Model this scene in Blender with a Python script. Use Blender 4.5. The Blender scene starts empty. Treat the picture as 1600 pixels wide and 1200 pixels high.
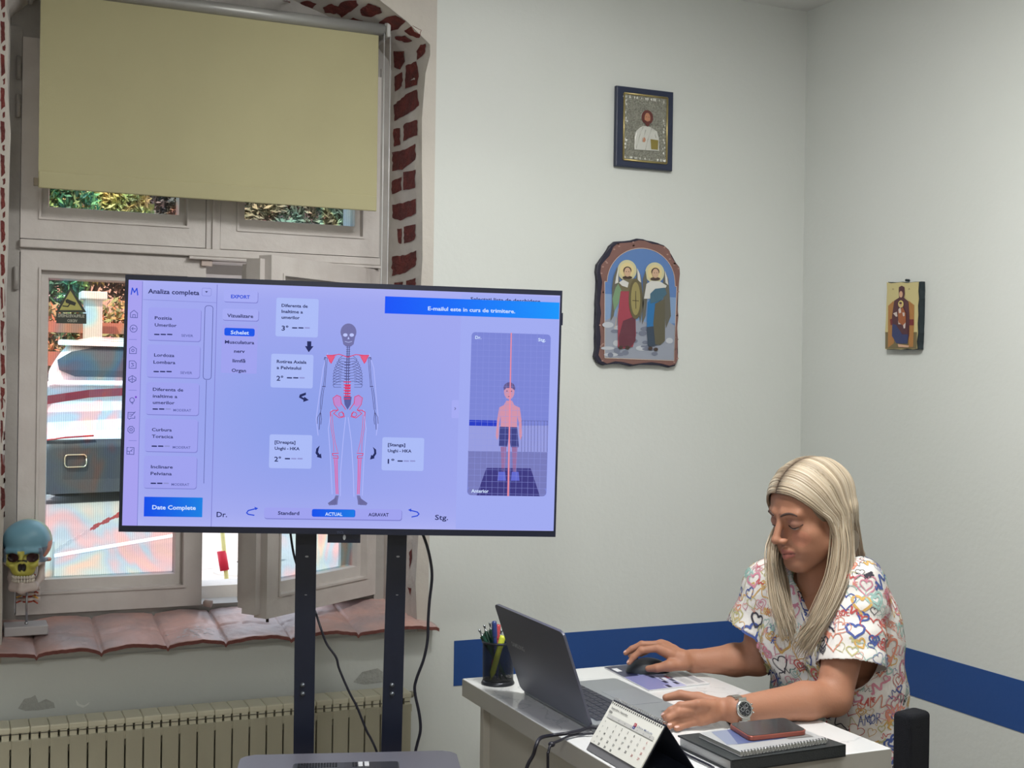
import bpy, bmesh, math, random
import numpy as np
from mathutils import Vector, Matrix, noise
from mathutils.bvhtree import BVHTree
from mathutils.geometry import tessellate_polygon
PI = math.pi
S = bpy.context.scene
COL = S.collection
random.seed(7)

# ------------------------------------------------------------------ camera
F = 1998.5                                   # focal length in pixels of the 1600 px wide frame
YAW, PIT, ROL = (math.radians(a) for a in (23.7733, -0.1384, 0.8464))
CAM = np.array([0.0, -3.4, 1.45])
_f = np.array([math.sin(YAW)*math.cos(PIT), math.cos(YAW)*math.cos(PIT), math.sin(PIT)])
_r = np.array([math.cos(YAW), -math.sin(YAW), 0.0])
_u = np.cross(_r, _f)
RT = math.cos(ROL)*_r + math.sin(ROL)*_u
UP = -math.sin(ROL)*_r + math.cos(ROL)*_u
cd = bpy.data.cameras.new('camera'); cam = bpy.data.objects.new('camera', cd); COL.objects.link(cam)
cd.sensor_width = 36; cd.lens = F/1600*36; cd.clip_start = 0.05; cd.clip_end = 200
m = Matrix.Identity(4)
for i in range(3):
    m[i][0] = RT[i]; m[i][1] = UP[i]; m[i][2] = -_f[i]; m[i][3] = CAM[i]
cam.matrix_world = m
S.camera = cam

def ray(x, y): return RT*(x-800)/F - UP*(y-600)/F + _f
def at_y(x, y, v=0.0): d = ray(x, y); return CAM + d*(v-CAM[1])/d[1]
def at_x(x, y, v): d = ray(x, y); return CAM + d*(v-CAM[0])/d[0]
def at_z(x, y, v): d = ray(x, y); return CAM + d*(v-CAM[2])/d[2]
def at_t(x, y, t): return CAM + ray(x, y)*t

# ------------------------------------------------------------------ world, sun, lamps, exposure
def lin(c):
    c = c/255.0
    return c/12.92 if c <= 0.04045 else ((c+0.055)/1.055)**2.4
def rgb(r, g, b): return (lin(r), lin(g), lin(b), 1.0)
W = bpy.data.worlds.new('world'); S.world = W; W.use_nodes = True
bg = W.node_tree.nodes['Background']; bg.inputs[0].default_value = (0.80, 0.88, 1.0, 1); bg.inputs[1].default_value = 2.4
sd = bpy.data.lights.new('sun', 'SUN'); sd.energy = 9.0; sd.angle = 0.02; sd.color = (1, 0.95, 0.88)
so = bpy.data.objects.new('sun', sd); COL.objects.link(so)
so.rotation_euler = Vector((0.45, 0.55, -1.0)).to_track_quat('-Z', 'Y').to_euler(); so.location = (0, 6, 9)
def area(name, loc, size, power, col=(1, 1, 1), spread=PI, sy=None):
    l = bpy.data.lights.new(name, 'AREA'); l.shape = 'RECTANGLE'; l.size = size; l.size_y = sy or size
    l.energy = power; l.color = col; l.spread = spread
    o = bpy.data.objects.new(name, l); COL.objects.link(o); o.location = loc
    return o
LAMPS = [((1.25, -1.58), 41.5), ((-0.4, -3.9), 44.0)]  # ceiling panel over the desk, then an unseen panel added as fill
FILL_GLOBES = [((1.3, -0.8), 4.6), ((1.5, -2.2), 11.0)]  # unseen point lamps, added to bring up the wall brightness
for (lx, ly), pw in LAMPS:
    area('ceiling_or_fill_light', (lx, ly, 2.632), 0.5, pw, (0.99, 0.985, 0.95))
for (lx, ly), pw in FILL_GLOBES:
    gl_ = bpy.data.lights.new('fill_globe_light', 'POINT'); gl_.energy = pw; gl_.shadow_soft_size = 0.07; gl_.color = (0.99, 0.985, 0.95)
    go_ = bpy.data.objects.new('fill_globe_light', gl_); COL.objects.link(go_); go_.location = (lx, ly, 2.46)
S.view_settings.view_transform = 'Standard'; S.view_settings.look = 'None'
S.view_settings.exposure = 0.0; S.view_settings.gamma = 1.0; S.view_settings.use_curve_mapping = False
S.cycles.max_bounces = 8; S.cycles.diffuse_bounces = 4; S.cycles.transparent_max_bounces = 12
S.cycles.use_denoising = True; S.cycles.sample_clamp_indirect = 6.0

# ------------------------------------------------------------------ materials
MC = {}
def mat(name, col, rough=0.5, metal=0.0, emit=None, es=1.0, bump=None, var=None, spec=0.5, coat=0.0, trans=0.0, attr=None, sss=0.0):
    """bump = (scale, strength[, detail]); var = (scale, second colour, amount); attr = colour attribute name"""
    if name in MC: return MC[name]
    m = bpy.data.materials.new(name); m.use_nodes = True; n = m.node_tree.nodes; l = m.node_tree.links
    b = n['Principled BSDF']
    b.inputs['Base Color'].default_value = col; b.inputs['Roughness'].default_value = rough
    b.inputs['Metallic'].default_value = metal; b.inputs['Specular IOR Level'].default_value = spec
    b.inputs['Coat Weight'].default_value = coat; b.inputs['Transmission Weight'].default_value = trans
    if sss:
        b.inputs['Subsurface Weight'].default_value = sss; b.inputs['Subsurface Radius'].default_value = (0.012, 0.004, 0.002); b.inputs['Subsurface Scale'].default_value = 1.0
    if emit: b.inputs['Emission Color'].default_value = emit; b.inputs['Emission Strength'].default_value = es
    tc = n.new('ShaderNodeTexCoord'); out = None
    if attr:
        a = n.new('ShaderNodeVertexColor'); a.layer_name = attr; out = a.outputs[0]
        l.new(out, b.inputs['Base Color'])
    if var:
        t = n.new('ShaderNodeTexNoise'); t.inputs['Scale'].default_value = var[0]; t.inputs['Detail'].default_value = 5
        l.new(tc.outputs['Object'], t.inputs['Vector'])
        r = n.new('ShaderNodeValToRGB'); r.color_ramp.elements[0].position = 0.38; r.color_ramp.elements[1].position = 0.66
        l.new(t.outputs['Fac'], r.inputs[0])
        mu = n.new('ShaderNodeMath'); mu.operation = 'MULTIPLY'; mu.inputs[1].default_value = var[2]
        l.new(r.outputs[0], mu.inputs[0])
        x = n.new('ShaderNodeMix'); x.data_type = 'RGBA'; l.new(mu.outputs[0], x.inputs[0])
        if out: l.new(out, x.inputs[6])
        else: x.inputs[6].default_value = col
        x.inputs[7].default_value = var[1]; l.new(x.outputs[2], b.inputs['Base Color'])
    if bump:
        t = n.new('ShaderNodeTexNoise'); t.inputs['Scale'].default_value = bump[0]; t.inputs['Detail'].default_value = bump[2] if len(bump) > 2 else 4
        l.new(tc.outputs['Object'], t.inputs['Vector'])
        bp = n.new('ShaderNodeBump'); bp.inputs['Strength'].default_value = bump[1]; bp.inputs['Distance'].default_value = 0.01
        l.new(t.outputs['Fac'], bp.inputs['Height']); l.new(bp.outputs[0], b.inputs['Normal'])
    MC[name] = m
    return m
def flat(name, col):
    return mat(name, col, rough=0.9, spec=0.1)

# ------------------------------------------------------------------ mesh helpers (all geometry is given in world metres)
BASE = {}
def link(name, me, mats, parent=None, smooth=False, origin=None):
    o = bpy.data.objects.new(name, me); COL.objects.link(o)
    if not isinstance(mats, (list, tuple)): mats = [mats]
    for m_ in mats: me.materials.append(m_)
    if smooth:
        me.polygons.foreach_set('use_smooth', [True]*len(me.polygons))
    if parent is not None:
        b = BASE.get(parent.name, Vector((0, 0, 0))); o.parent = parent
        me.transform(Matrix.Translation(-b)); BASE[o.name] = b
    else:
        if origin is None and len(me.vertices):
            a = np.empty(len(me.vertices)*3); me.vertices.foreach_get('co', a); a = a.reshape(-1, 3)
            origin = ((a[:, 0].min()+a[:, 0].max())/2, (a[:, 1].min()+a[:, 1].max())/2, a[:, 2].min())
        b = Vector(origin or (0, 0, 0)); me.transform(Matrix.Translation(-b)); o.location = b; BASE[o.name] = b
    return o
def tag(o, label=None, cat=None, group=None, kind=None):
    if label: o['label'] = label
    if cat: o['category'] = cat
    if group: o['group'] = group
    if kind: o['kind'] = kind
    return o
def thing(name, loc, label=None, cat=None, group=None, kind=None):
    o = bpy.data.objects.new(name, None); COL.objects.link(o); o.location = loc; o.empty_display_size = 0.05
    BASE[o.name] = Vector(loc)
    return tag(o, label, cat, group, kind)
class MB:
    def __init__(s): s.bm = bmesh.new(); s.mi = 0
    def face(s, pts):
        vs = [s.bm.verts.new(Vector([float(c) for c in p])) for p in pts]
        try: f = s.bm.faces.new(vs); f.material_index = s.mi; return f
        except ValueError: return None
    def hexa(s, p):                       # 8 points: bottom ring 0-3, top ring 4-7
        v = [s.bm.verts.new(Vector([float(c) for c in q])) for q in p]
        for q in ((3, 2, 1, 0), (4, 5, 6, 7), (0, 1, 5, 4), (1, 2, 6, 5), (2, 3, 7, 6), (3, 0, 4, 7)):
            f = s.bm.faces.new([v[i] for i in q]); f.material_index = s.mi
        return v
    def box(s, x0, x1, y0, y1, z0, z1, bev=0.0, seg=2, rz=0.0, piv=None):
        v = s.hexa([(x0, y0, z0), (x1, y0, z0), (x1, y1, z0), (x0, y1, z0), (x0, y0, z1), (x1, y0, z1), (x1, y1, z1), (x0, y1, z1)])
        if rz: 
            c = Vector(piv) if piv else Vector(((x0+x1)/2, (y0+y1)/2, 0))
            bmesh.ops.rotate(s.bm, verts=v, cent=c, matrix=Matrix.Rotation(rz, 3, 'Z'))
        if bev:
            es = {e for q in v for e in q.link_edges}
            r = bmesh.ops.bevel(s.bm, geom=list(es), offset=bev, segments=seg, affect='EDGES', profile=0.5)
            for f in r['faces']: f.material_index = s.mi
    def prism(s, pts, d, bev=0.0, seg=2):          # pts: 3-D outline, d: extrusion vector
        d = Vector([float(c) for c in d]); n = len(pts)
        a = [s.bm.verts.new(Vector([float(c) for c in p])) for p in pts]; b = [s.bm.verts.new(v.co+d) for v in a]
        fs = [s.bm.faces.new(a[::-1]), s.bm.faces.new(b)]
        for i in range(n): fs.append(s.bm.faces.new((a[i], a[(i+1) % n], b[(i+1) % n], b[i])))
        for f in fs: f.material_index = s.mi
        if bev:
            es = {e for f in fs[:2] for e in f.edges}
            r = bmesh.ops.bevel(s.bm, geom=list(es), offset=bev, segments=seg, affect='EDGES', profile=0.5)
            for f in r['faces']: f.material_index = s.mi
    def tube(s, pts, rad, n=8, cap=True):
        pts = [Vector([float(c) for c in p]) for p in pts]; N = len(pts)
        if not hasattr(rad, '__len__'): rad = [rad]*N
        t = (pts[1]-pts[0]).normalized(); a = t.orthogonal().normalized(); rings = []
        for i, p in enumerate(pts):
            t2 = (pts[min(i+1, N-1)]-pts[max(i-1, 0)])
            if t2.length > 1e-9: t = t2.normalized()
            a = (a-t*a.dot(t)); a = a.normalized() if a.length > 1e-6 else t.orthogonal().normalized()
            b = t.cross(a)
            rings.append([s.bm.verts.new(p+(a*math.cos(2*PI*k/n)+b*math.sin(2*PI*k/n))*rad[i]) for k in range(n)])
        for i in range(N-1):
            for k in range(n):
                f = s.bm.faces.new((rings[i][k], rings[i][(k+1) % n], rings[i+1][(k+1) % n], rings[i+1][k])); f.smooth = True; f.material_index = s.mi
        if cap:
            for q in (rings[0][::-1], rings[-1]):
                f = s.bm.faces.new(q); f.material_index = s.mi
    def cyl(s, a, b, r, n=24, r2=None): s.tube([a, b], [r, r if r2 is None else r2], n)
    def lathe(s, prof, c, n=32, ax=(0, 0, 1)):      # prof: (radius, height) list
        ax = Vector(ax).normalized(); a = ax.orthogonal().normalized(); b = ax.cross(a); c = Vector([float(q) for q in c]); rings = []
        for r, h in prof:
            rings.append([s.bm.verts.new(c+ax*h+(a*math.cos(2*PI*k/n)+b*math.sin(2*PI*k/n))*max(r, 1e-5)) for k in range(n)])
        for i in range(len(prof)-1):
            for k in range(n):
                f = s.bm.faces.new((rings[i][k], rings[i][(k+1) % n], rings[i+1][(k+1) % n], rings[i+1][k])); f.smooth = True; f.material_index = s.mi
    def ball(s, c, r, u=16, v=10, scale=(1, 1, 1), rot=None):
        mt = Matrix.Translation(Vector([float(q) for q in c])) @ (rot.to_4x4() if rot else Matrix.Identity(4)) @ Matrix.Diagonal((*scale, 1))
        res = bmesh.ops.create_uvsphere(s.bm, u_segments=u, v_segments=v, radius=r, matrix=mt)
        for q in res['verts']:
            for f in q.link_faces: f.smooth = True; f.material_index = s.mi
    def build(s, name, mats, parent=None, smooth=None, origin=None, fix=True):
        if fix: bmesh.ops.recalc_face_normals(s.bm, faces=s.bm.faces)
        me = bpy.data.meshes.new(name); s.bm.to_mesh(me); s.bm.free()
        return link(name, me, mats, parent, bool(smooth), origin)
def spline(pts, n=8):
    P = [Vector([float(c) for c in p]) for p in pts]; out = []
    for i in range(len(P)-1):
        p0 = P[max(i-1, 0)]; p1 = P[i]; p2 = P[i+1]; p3 = P[min(i+2, len(P)-1)]
        for k in range(n):
            t = k/n
            out.append(0.5*((2*p1)+(p2-p0)*t+(2*p0-5*p1+4*p2-p3)*t*t+(3*p1-p0-3*p2+p3)*t**3))
    out.append(P[-1]); return out
def box(name, x0, x1, y0, y1, z0, z1, m_, parent=None, bev=0.0, seg=2, rz=0.0, piv=None):
    b = MB(); b.box(x0, x1, y0, y1, z0, z1, bev, seg, rz, piv); return b.build(name, m_, parent)
def copy_tree(o, parent=None):
    c = o.copy(); COL.objects.link(c); BASE[c.name] = BASE.get(o.name, Vector())
    if parent: c.parent = parent
    for ch in [q for q in o.children]: copy_tree(ch, c)
    return c

# text as a flat mesh: fn(u, v) maps text metres (u right, v up) to a world point
def text_tris(s, size, bold=0.0, res=2, shear=0.0):
    cu = bpy.data.curves.new('t', 'FONT'); cu.body = s; cu.size = size; cu.resolution_u = res; cu.offset = bold; cu.shear = shear
    o = bpy.data.objects.new('t', cu); COL.objects.link(o)
    dg = bpy.context.evaluated_depsgraph_get(); dg.update()
    me = bpy.data.meshes.new_from_object(o.evaluated_get(dg))
    vs = [v.co.copy() for v in me.vertices]; fs = [list(p.vertices) for p in me.polygons]
    bpy.data.objects.remove(o); bpy.data.curves.remove(cu); bpy.data.meshes.remove(me)
    return vs, fs
class Sheet:
    """flat drawing on a plane: everything of one layer/colour goes to one mesh"""
    def __init__(s, o, eu, ev, en): s.o = Vector([float(c) for c in o]); s.eu = Vector(eu); s.ev = Vector(ev); s.en = Vector(en); s.d = {}
    def P(s, u, v, h): return s.o+s.eu*u+s.ev*v+s.en*h
    def bm(s, key): 
        if key not in s.d: s.d[key] = bmesh.new()
        return s.d[key]
    def poly(s, key, pts, h=0.0003):
        b = s.bm(key); vs = [b.verts.new(s.P(u, v, h)) for u, v in pts]
        if len(vs) < 3: return
        if len(vs) <= 4: b.faces.new(vs); return
        for t in tessellate_polygon([[Vector((u, v, 0)) for u, v in pts]]):
            try: b.faces.new([vs[i] for i in t])
            except ValueError: pass
    def line(s, key, pts, w, h=0.0004, closed=False):
        n = len(pts)
        for i in range(n if closed else n-1):
            a = Vector(pts[i]); c = Vector(pts[(i+1) % n]); d = c-a
            if d.length < 1e-7: continue
            d.normalize(); q = Vector((-d.y, d.x))*w/2; e = d*w*0.3
            s.poly(key, [tuple(a-e+q), tuple(a-e-q), tuple(c+e-q), tuple(c+e+q)], h)
    def text(s, key, t, u, v, cap, width=None, bold=0.0, h=0.0005, center=False, rot=0.0, mirror=False, shear=0.0):
        size = cap/0.72; vs, fs = text_tris(t, size, bold*size, shear=shear)
        if not vs: return
        x0 = min(p.x for p in vs); x1 = max(p.x for p in vs); k = (width/(x1-x0)) if width else 1.0
        wd = (x1-x0)*k; b = s.bm(key); vv = []
        for p in vs:
            x = (p.x-x0)*k - (wd/2 if center else 0); y = p.y
            if mirror: x = -x
            if rot: x, y = x*math.cos(rot)-y*math.sin(rot), x*math.sin(rot)+y*math.cos(rot)
            vv.append(b.verts.new(s.P(u+x, v+y, h)))
        for f in fs:
            try: b.faces.new([vv[i] for i in f])
            except ValueError: pass
    def build(s, key, name, m_, parent):
        b = s.d.pop(key); me = bpy.data.meshes.new(name)
        b.normal_update()
        for f in b.faces:
            if f.normal.dot(s.en) < 0: f.normal_flip()
        b.to_mesh(me); b.free(); return link(name, me, m_, parent)
def rrect(x0, y0, x1, y1, r, n=4):
    o = []
    for cx, cy, a in ((x1-r, y1-r, 0), (x0+r, y1-r, 90), (x0+r, y0+r, 180), (x1-r, y0+r, 270)):
        for k in range(n+1):
            t = math.radians(a+90*k/n); o.append((cx+r*math.cos(t), cy+r*math.sin(t)))
    return o
def circ(cx, cy, rx, ry=None, n=16, a0=0, a1=360):
    ry = ry or rx
    full = abs(a1-a0) >= 360
    return [(cx+rx*math.cos(math.radians(a0+(a1-a0)*k/(n if full else n-1))), cy+ry*math.sin(math.radians(a0+(a1-a0)*k/(n if full else n-1)))) for k in range(n)]

# ------------------------------------------------------------------ signed distance modelling
class SDF:
    def __init__(s, lo, hi, h):
        s.h = h; s.lo = np.array(lo, float); n = np.ceil((np.array(hi)-s.lo)/h).astype(int)+1; s.n = n
        s.D = np.full(n, 0.03, np.float32); s.ax = [s.lo[i]+h*np.arange(n[i]) for i in range(3)]
    def _sub(s, lo, hi, pad):
        a = np.maximum(np.floor((np.array(lo)-pad-s.lo)/s.h).astype(int), 0); b = np.minimum(np.ceil((np.array(hi)+pad-s.lo)/s.h).astype(int)+1, s.n)
        if (b <= a).any(): return None, None
        g = np.meshgrid(*[s.ax[i][a[i]:b[i]] for i in range(3)], indexing='ij')
        return tuple(slice(a[i], b[i]) for i in range(3)), np.stack(g, -1).astype(np.float32)
    def _mix(s, sl, d, k, cut):
        A = s.D[sl]
        if cut:
            h_ = np.maximum(k-np.abs(A+d), 0)/k; s.D[sl] = np.maximum(A, -d)+h_*h_*k/4
        else:
            h_ = np.maximum(k-np.abs(A-d), 0)/k; s.D[sl] = np.minimum(A, d)-h_*h_*k/4
    def cone(s, a, b, ra, rb=None, k=0.01, cut=False, flatn=None, fk=1.0):
        rb = ra if rb is None else rb; a = np.array(a, np.float32); b = np.array(b, np.float32); R_ = max(ra, rb)
        sl, P = s._sub(np.minimum(a, b)-R_, np.maximum(a, b)+R_, k+3*s.h+0.012)
        if sl is None: return
        ab = b-a; t = np.clip(((P-a)@ab)/max(float(ab@ab), 1e-12), 0, 1)
        q = P-(a+t[..., None]*ab)
        if flatn is not None:
            n_ = np.array(flatn, np.float32); n_ /= np.linalg.norm(n_); dn = q@n_; q = q+(dn*(fk-1))[..., None]*n_
        s._mix(sl, np.linalg.norm(q, axis=-1)-(ra+(rb-ra)*t), k, cut)
    def ell(s, c, r, B=None, k=0.01, cut=False):
        c = np.array(c, np.float32); r = np.array(r, np.float32); R_ = r.max()
        sl, P = s._sub(c-R_, c+R_, k+3*s.h+0.012)
        if sl is None: return
        q = P-c
        if B is not None: q = q@np.array(B, np.float32).T      # rows of B: local axes
        k0 = np.linalg.norm(q/r, axis=-1); k1 = np.linalg.norm(q/(r*r), axis=-1)
        s._mix(sl, k0*(k0-1)/np.maximum(k1, 1e-6), k, cut)
    def mesh(s, iso=0.0):
        D = s.D-iso; I = D < 0; n = s.n
        c = [I[i:n[0]-1+i, j:n[1]-1+j, k:n[2]-1+k] for i in (0, 1) for j in (0, 1) for k in (0, 1)]
        al = np.logical_and.reduce(c); an = np.logical_or.reduce(c); act = np.argwhere(an & ~al)
        idx = -np.ones(n-1, np.int64); idx[act[:, 0], act[:, 1], act[:, 2]] = np.arange(len(act))
        acc = np.zeros((len(act), 3)); cnt = np.zeros(len(act))
        for ax in range(3):
            o1, o2 = [q for q in range(3) if q != ax]
            for p in (0, 1):
                for q in (0, 1):
                    off = np.zeros(3, int); off[o1] = p; off[o2] = q; off2 = off.copy(); off2[ax] = 1
                    A = D[tuple((act+off).T)]; B = D[tuple((act+off2).T)]; m_ = (A < 0) != (B < 0)
                    t = np.where(m_, A/np.where(m_, A-B, 1), 0); pos = act+off; pos = pos.astype(float); pos[:, ax] += t
                    acc[m_] += pos[m_]; cnt[m_] += 1
        V = acc/cnt[:, None]*s.h+s.lo; Fs = []
        for ax in range(3):
            o1, o2 = [(1, 2), (2, 0), (0, 1)][ax]
            sl0 = [slice(None)]*3; sl1 = [slice(None)]*3; sl0[ax] = slice(0, n[ax]-1); sl1[ax] = slice(1, n[ax])
            a = I[tuple(sl0)]; b = I[tuple(sl1)]; e = np.argwhere(a != b)
            e = e[(e[:, o1] > 0) & (e[:, o2] > 0) & (e[:, o1] < n[o1]-1) & (e[:, o2] < n[o2]-1)]
            if not len(e): continue
            d1 = np.zeros(3, int); d1[o1] = 1; d2 = np.zeros(3, int); d2[o2] = 1
            q = np.stack([idx[tuple((e-d1-d2).T)], idx[tuple((e-d2).T)], idx[tuple(e.T)], idx[tuple((e-d1).T)]], 1)
            fl = ~a[tuple(e.T)]; q[fl] = q[fl][:, ::-1]; Fs.append(q)
        return V, np.concatenate(Fs)
def npmesh(name, V, Fq):
    me = bpy.data.meshes.new(name); me.from_pydata([tuple(v) for v in V], [], [tuple(int(i) for i in f) for f in Fq]); me.update(); return me
def relax(V, Fq, it=2, lam=0.5):
    for _ in range(it):
        A = np.zeros_like(V); c = np.zeros(len(V))
        for i in range(4):
            a = Fq[:, i]; b = Fq[:, (i+1) % 4]
            np.add.at(A, a, V[b]); np.add.at(c, a, 1); np.add.at(A, b, V[a]); np.add.at(c, b, 1)
        V = V+lam*(A/np.maximum(c, 1)[:, None]-V)
    return V
def set_colors(me, cols, name='Col'):
    at = me.color_attributes.new(name, 'FLOAT_COLOR', 'POINT'); at.data.foreach_set('color', np.asarray(cols, np.float32).reshape(-1))
# ================================================================== ROOM
XR, XL, YF, CH, DS = 2.518, -1.7, -5.2, 2.655, 0.75
M_wall = mat('wall_paint', rgb(206, 209, 206), 0.55, bump=(60, 0.08, 6), var=(1.3, rgb(198, 202, 197), 0.5), spec=0.3)
M_ceil = mat('ceiling_paint', rgb(215, 217, 216), 0.8, bump=(40, 0.05))
M_plaster = mat('rough_plaster', rgb(206, 201, 196), 0.85, bump=(22, 0.5, 8), var=(9, rgb(164, 158, 154), 0.5))
M_brick = mat('exposed_brick', rgb(112, 48, 44), 0.85, bump=(90, 0.8, 6), var=(30, rgb(78, 40, 40), 0.7))
M_blue = mat('blue_stripe_paint', rgb(30, 70, 134), 0.5, bump=(60, 0.05, 6))
M_floor = mat('floor_laminate', rgb(140, 122, 104), 0.4, bump=(12, 0.1), var=(6, rgb(112, 95, 80), 0.6))
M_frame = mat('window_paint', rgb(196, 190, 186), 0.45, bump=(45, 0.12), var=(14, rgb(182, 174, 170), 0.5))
M_frame_shaded = mat('window_paint_shaded', rgb(158, 154, 150), 0.55, bump=(45, 0.15), var=(10, rgb(128, 124, 120), 0.5))  # darker copy of the window paint, the box's shade put into the colour
def struct(o): o['kind'] = 'structure'; return o

# opening outlines (front arris at y=0, back at the window frame)
def arc(cx, cz, hw, rise, n, x_to):               # segmental arch from right spring to left spring
    R_ = (hw*hw+rise*rise)/(2*rise); c = cz+rise-R_; a0 = math.asin(hw/R_)
    return [(cx+R_*math.sin(a0-2*a0*k/n), c+R_*math.cos(a0-2*a0*k/n)) for k in range(n+1)]
def profile(xl, xr, zs, rise, zb, bulge=0.0, n=20):
    p = [(xr, zb)]
    for k in range(1, 13): p.append((xr, zb+(zs-0.10-zb)*k/12))
    p += [(xr+bulge, zs-0.055), (xr+bulge*0.9, zs-0.02)]
    a = arc((xl+xr)/2, zs, (xr-xl)/2, rise, n, 0); p += [(q[0]-bulge*0.2, q[1]) for q in a[1:-1]]
    p += [(xl-bulge*0.9, zs-0.02), (xl-bulge, zs-0.055)]
    for k in range(12, -1, -1): p.append((xl, zb+(zs-0.10-zb)*k/12))
    return p
ZS = 0.768
pf = profile(0.127, 1.214, 2.415, 0.19, ZS-0.03, 0.012)
pb = profile(0.138, 1.176, 2.40, 0.15, ZS-0.03, 0.0)
def jit(p, s, a): return [(x+a*noise.noise((x*s, z*s, 1.3)), z+a*noise.noise((x*s, z*s, 7.7))) for x, z in p]
pf = jit(pf, 9, 0.010)
b = MB()
outer = [(XL, 0), (XR, 0), (XR, CH), (XL, CH)]
loops = [[Vector((x, z, 0)) for x, z in outer], [Vector((x, z, 0)) for x, z in pf]]
allp = [p for l_ in loops for p in l_]
vs = [b.bm.verts.new((p.x, 0, p.y)) for p in allp]
for t in tessellate_polygon(loops):
    try: b.bm.faces.new([vs[i] for i in t])
    except ValueError: pass
wall_back = struct(b.build('wall_back', M_wall, origin=(0, 0, 0)))
b = MB()                                          # outside face and the top/bottom of the thick wall
loops = [[Vector((x, z, 0)) for x, z in [(XL-3, -0.3), (XR+3, -0.3), (XR+3, 3.2), (XL-3, 3.2)]], [Vector((x, z, 0)) for x, z in pb]]
allp = [p for l_ in loops for p in l_]; vs = [b.bm.verts.new((p.x, 0.46, p.y)) for p in allp]
for t in tessellate_polygon(loops):
    try: b.bm.faces.new([vs[i] for i in t])
    except ValueError: pass
b.build('outer_face', mat('facade_render', rgb(214, 204, 188), 0.9, bump=(30, 0.3)), wall_back)
# splayed reveal, roughly rendered
ND = 9
b = MB(); rows = []
for k in range(ND+1):
    t = k/ND; row = []
    for (x0, z0), (x1, z1) in zip(pf, pb):
        x = x0+(x1-x0)*min(1, t*1.0); z = z0+(z1-z0)*t; y = 0.215*t; nz = noise.noise((x*14, y*14, z*14))*0.004*(1 if 0 < t < 1 else 0)
        row.append(b.bm.verts.new((x+nz*(1 if x > 0.7 else -1), y, z+(nz if z > 2.4 else 0))))
    rows.append(row)
for r0, r1 in zip(rows, rows[1:]):
    for i in range(len(pf)-1): b.bm.faces.new((r0[i], r0[i+1], r1[i+1], r1[i]))
reveal = b.build('reveal', M_plaster, wall_back, smooth=True)
b = MB()
for i in range(len(pb)-1):
    (x0, z0), (x1, z1) = pb[i], pb[i+1]; b.face([(x0, 0.215, z0), (x1, 0.215, z1), (x1, 0.46, z1), (x0, 0.46, z0)])
b.build('outer_reveal', mat('facade_render', rgb(214, 204, 188)), wall_back)
# plaster band on the wall face round the opening
b = MB(); n = len(pf); ring = []
for i, (x, z) in enumerate(pf):
    a = Vector(pf[max(i-1, 0)]); c = Vector(pf[min(i+1, n-1)]); d = (c-a).normalized(); nn = Vector((d.y, -d.x))
    w = 0.046; q = Vector((x, z))+nn*w
    if z < 2.42: q = Vector((1.249 if x > .6 else 0.09, z))
    if q.y > CH-0.005: q.y = CH-0.005
    ring.append(((x, z), (q.x, q.y)))
po_ = profile(0.09, 1.249, 2.545, 0.095, ZS-0.03, 0.0)
ring = [(p, q) for p, q in zip(pf, po_)]
for (a0, q0), (a1, q1) in zip(ring, ring[1:]):
    b.face([(a0[0], -0.0012, a0[1]), (a1[0], -0.0012, a1[1]), (q1[0], -0.0015, q1[1]), (q0[0], -0.0015, q0[1])])
band = b.build('plaster_band', mat('plaster_band_paint', rgb(190, 184, 176), 0.75, bump=(25, 0.3, 6), var=(6, rgb(176, 170, 164), 0.5)), wall_back)
# bricks left bare in the reveal: irregular patches lying on its surface
bv = BVHTree.FromPolygons([v.co+BASE['wall_back'] for v in reveal.data.vertices], [list(p.vertices) for p in reveal.data.polygons])
def patch(b, pts, lift=0.003):
    out = []; c = np.mean(pts, axis=0)
    dense = []
    for i in range(len(pts)):
        p, q = np.array(pts[i], float), np.array(pts[(i+1) % len(pts)], float); k = max(2, int(np.linalg.norm(q-p)/4))
        for j in range(k):
            w = p+(q-p)*j/k; s_ = noise.noise((w[0]*.3, w[1]*.3, 3))*2.2; w = w+(w-c)/max(np.linalg.norm(w-c), 1)*s_; dense.append(w)
    hits = []
    for w in dense+[c]:
        d = Vector(ray(w[0], w[1])).normalized(); h = bv.ray_cast(Vector(CAM), d)
        hits.append(h[0]-d*lift*1.0 if h[0] is not None else Vector(at_y(w[0], w[1], -0.0022)))
    vv = [b.bm.verts.new(h) for h in hits]; cv = vv.pop()
    for i in range(len(vv)): b.bm.faces.new((vv[i], vv[(i+1) % len(vv)], cv))
X7 = lambda l_: [(380+x/2.609, y/2.609) for x, y in l_]
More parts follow.
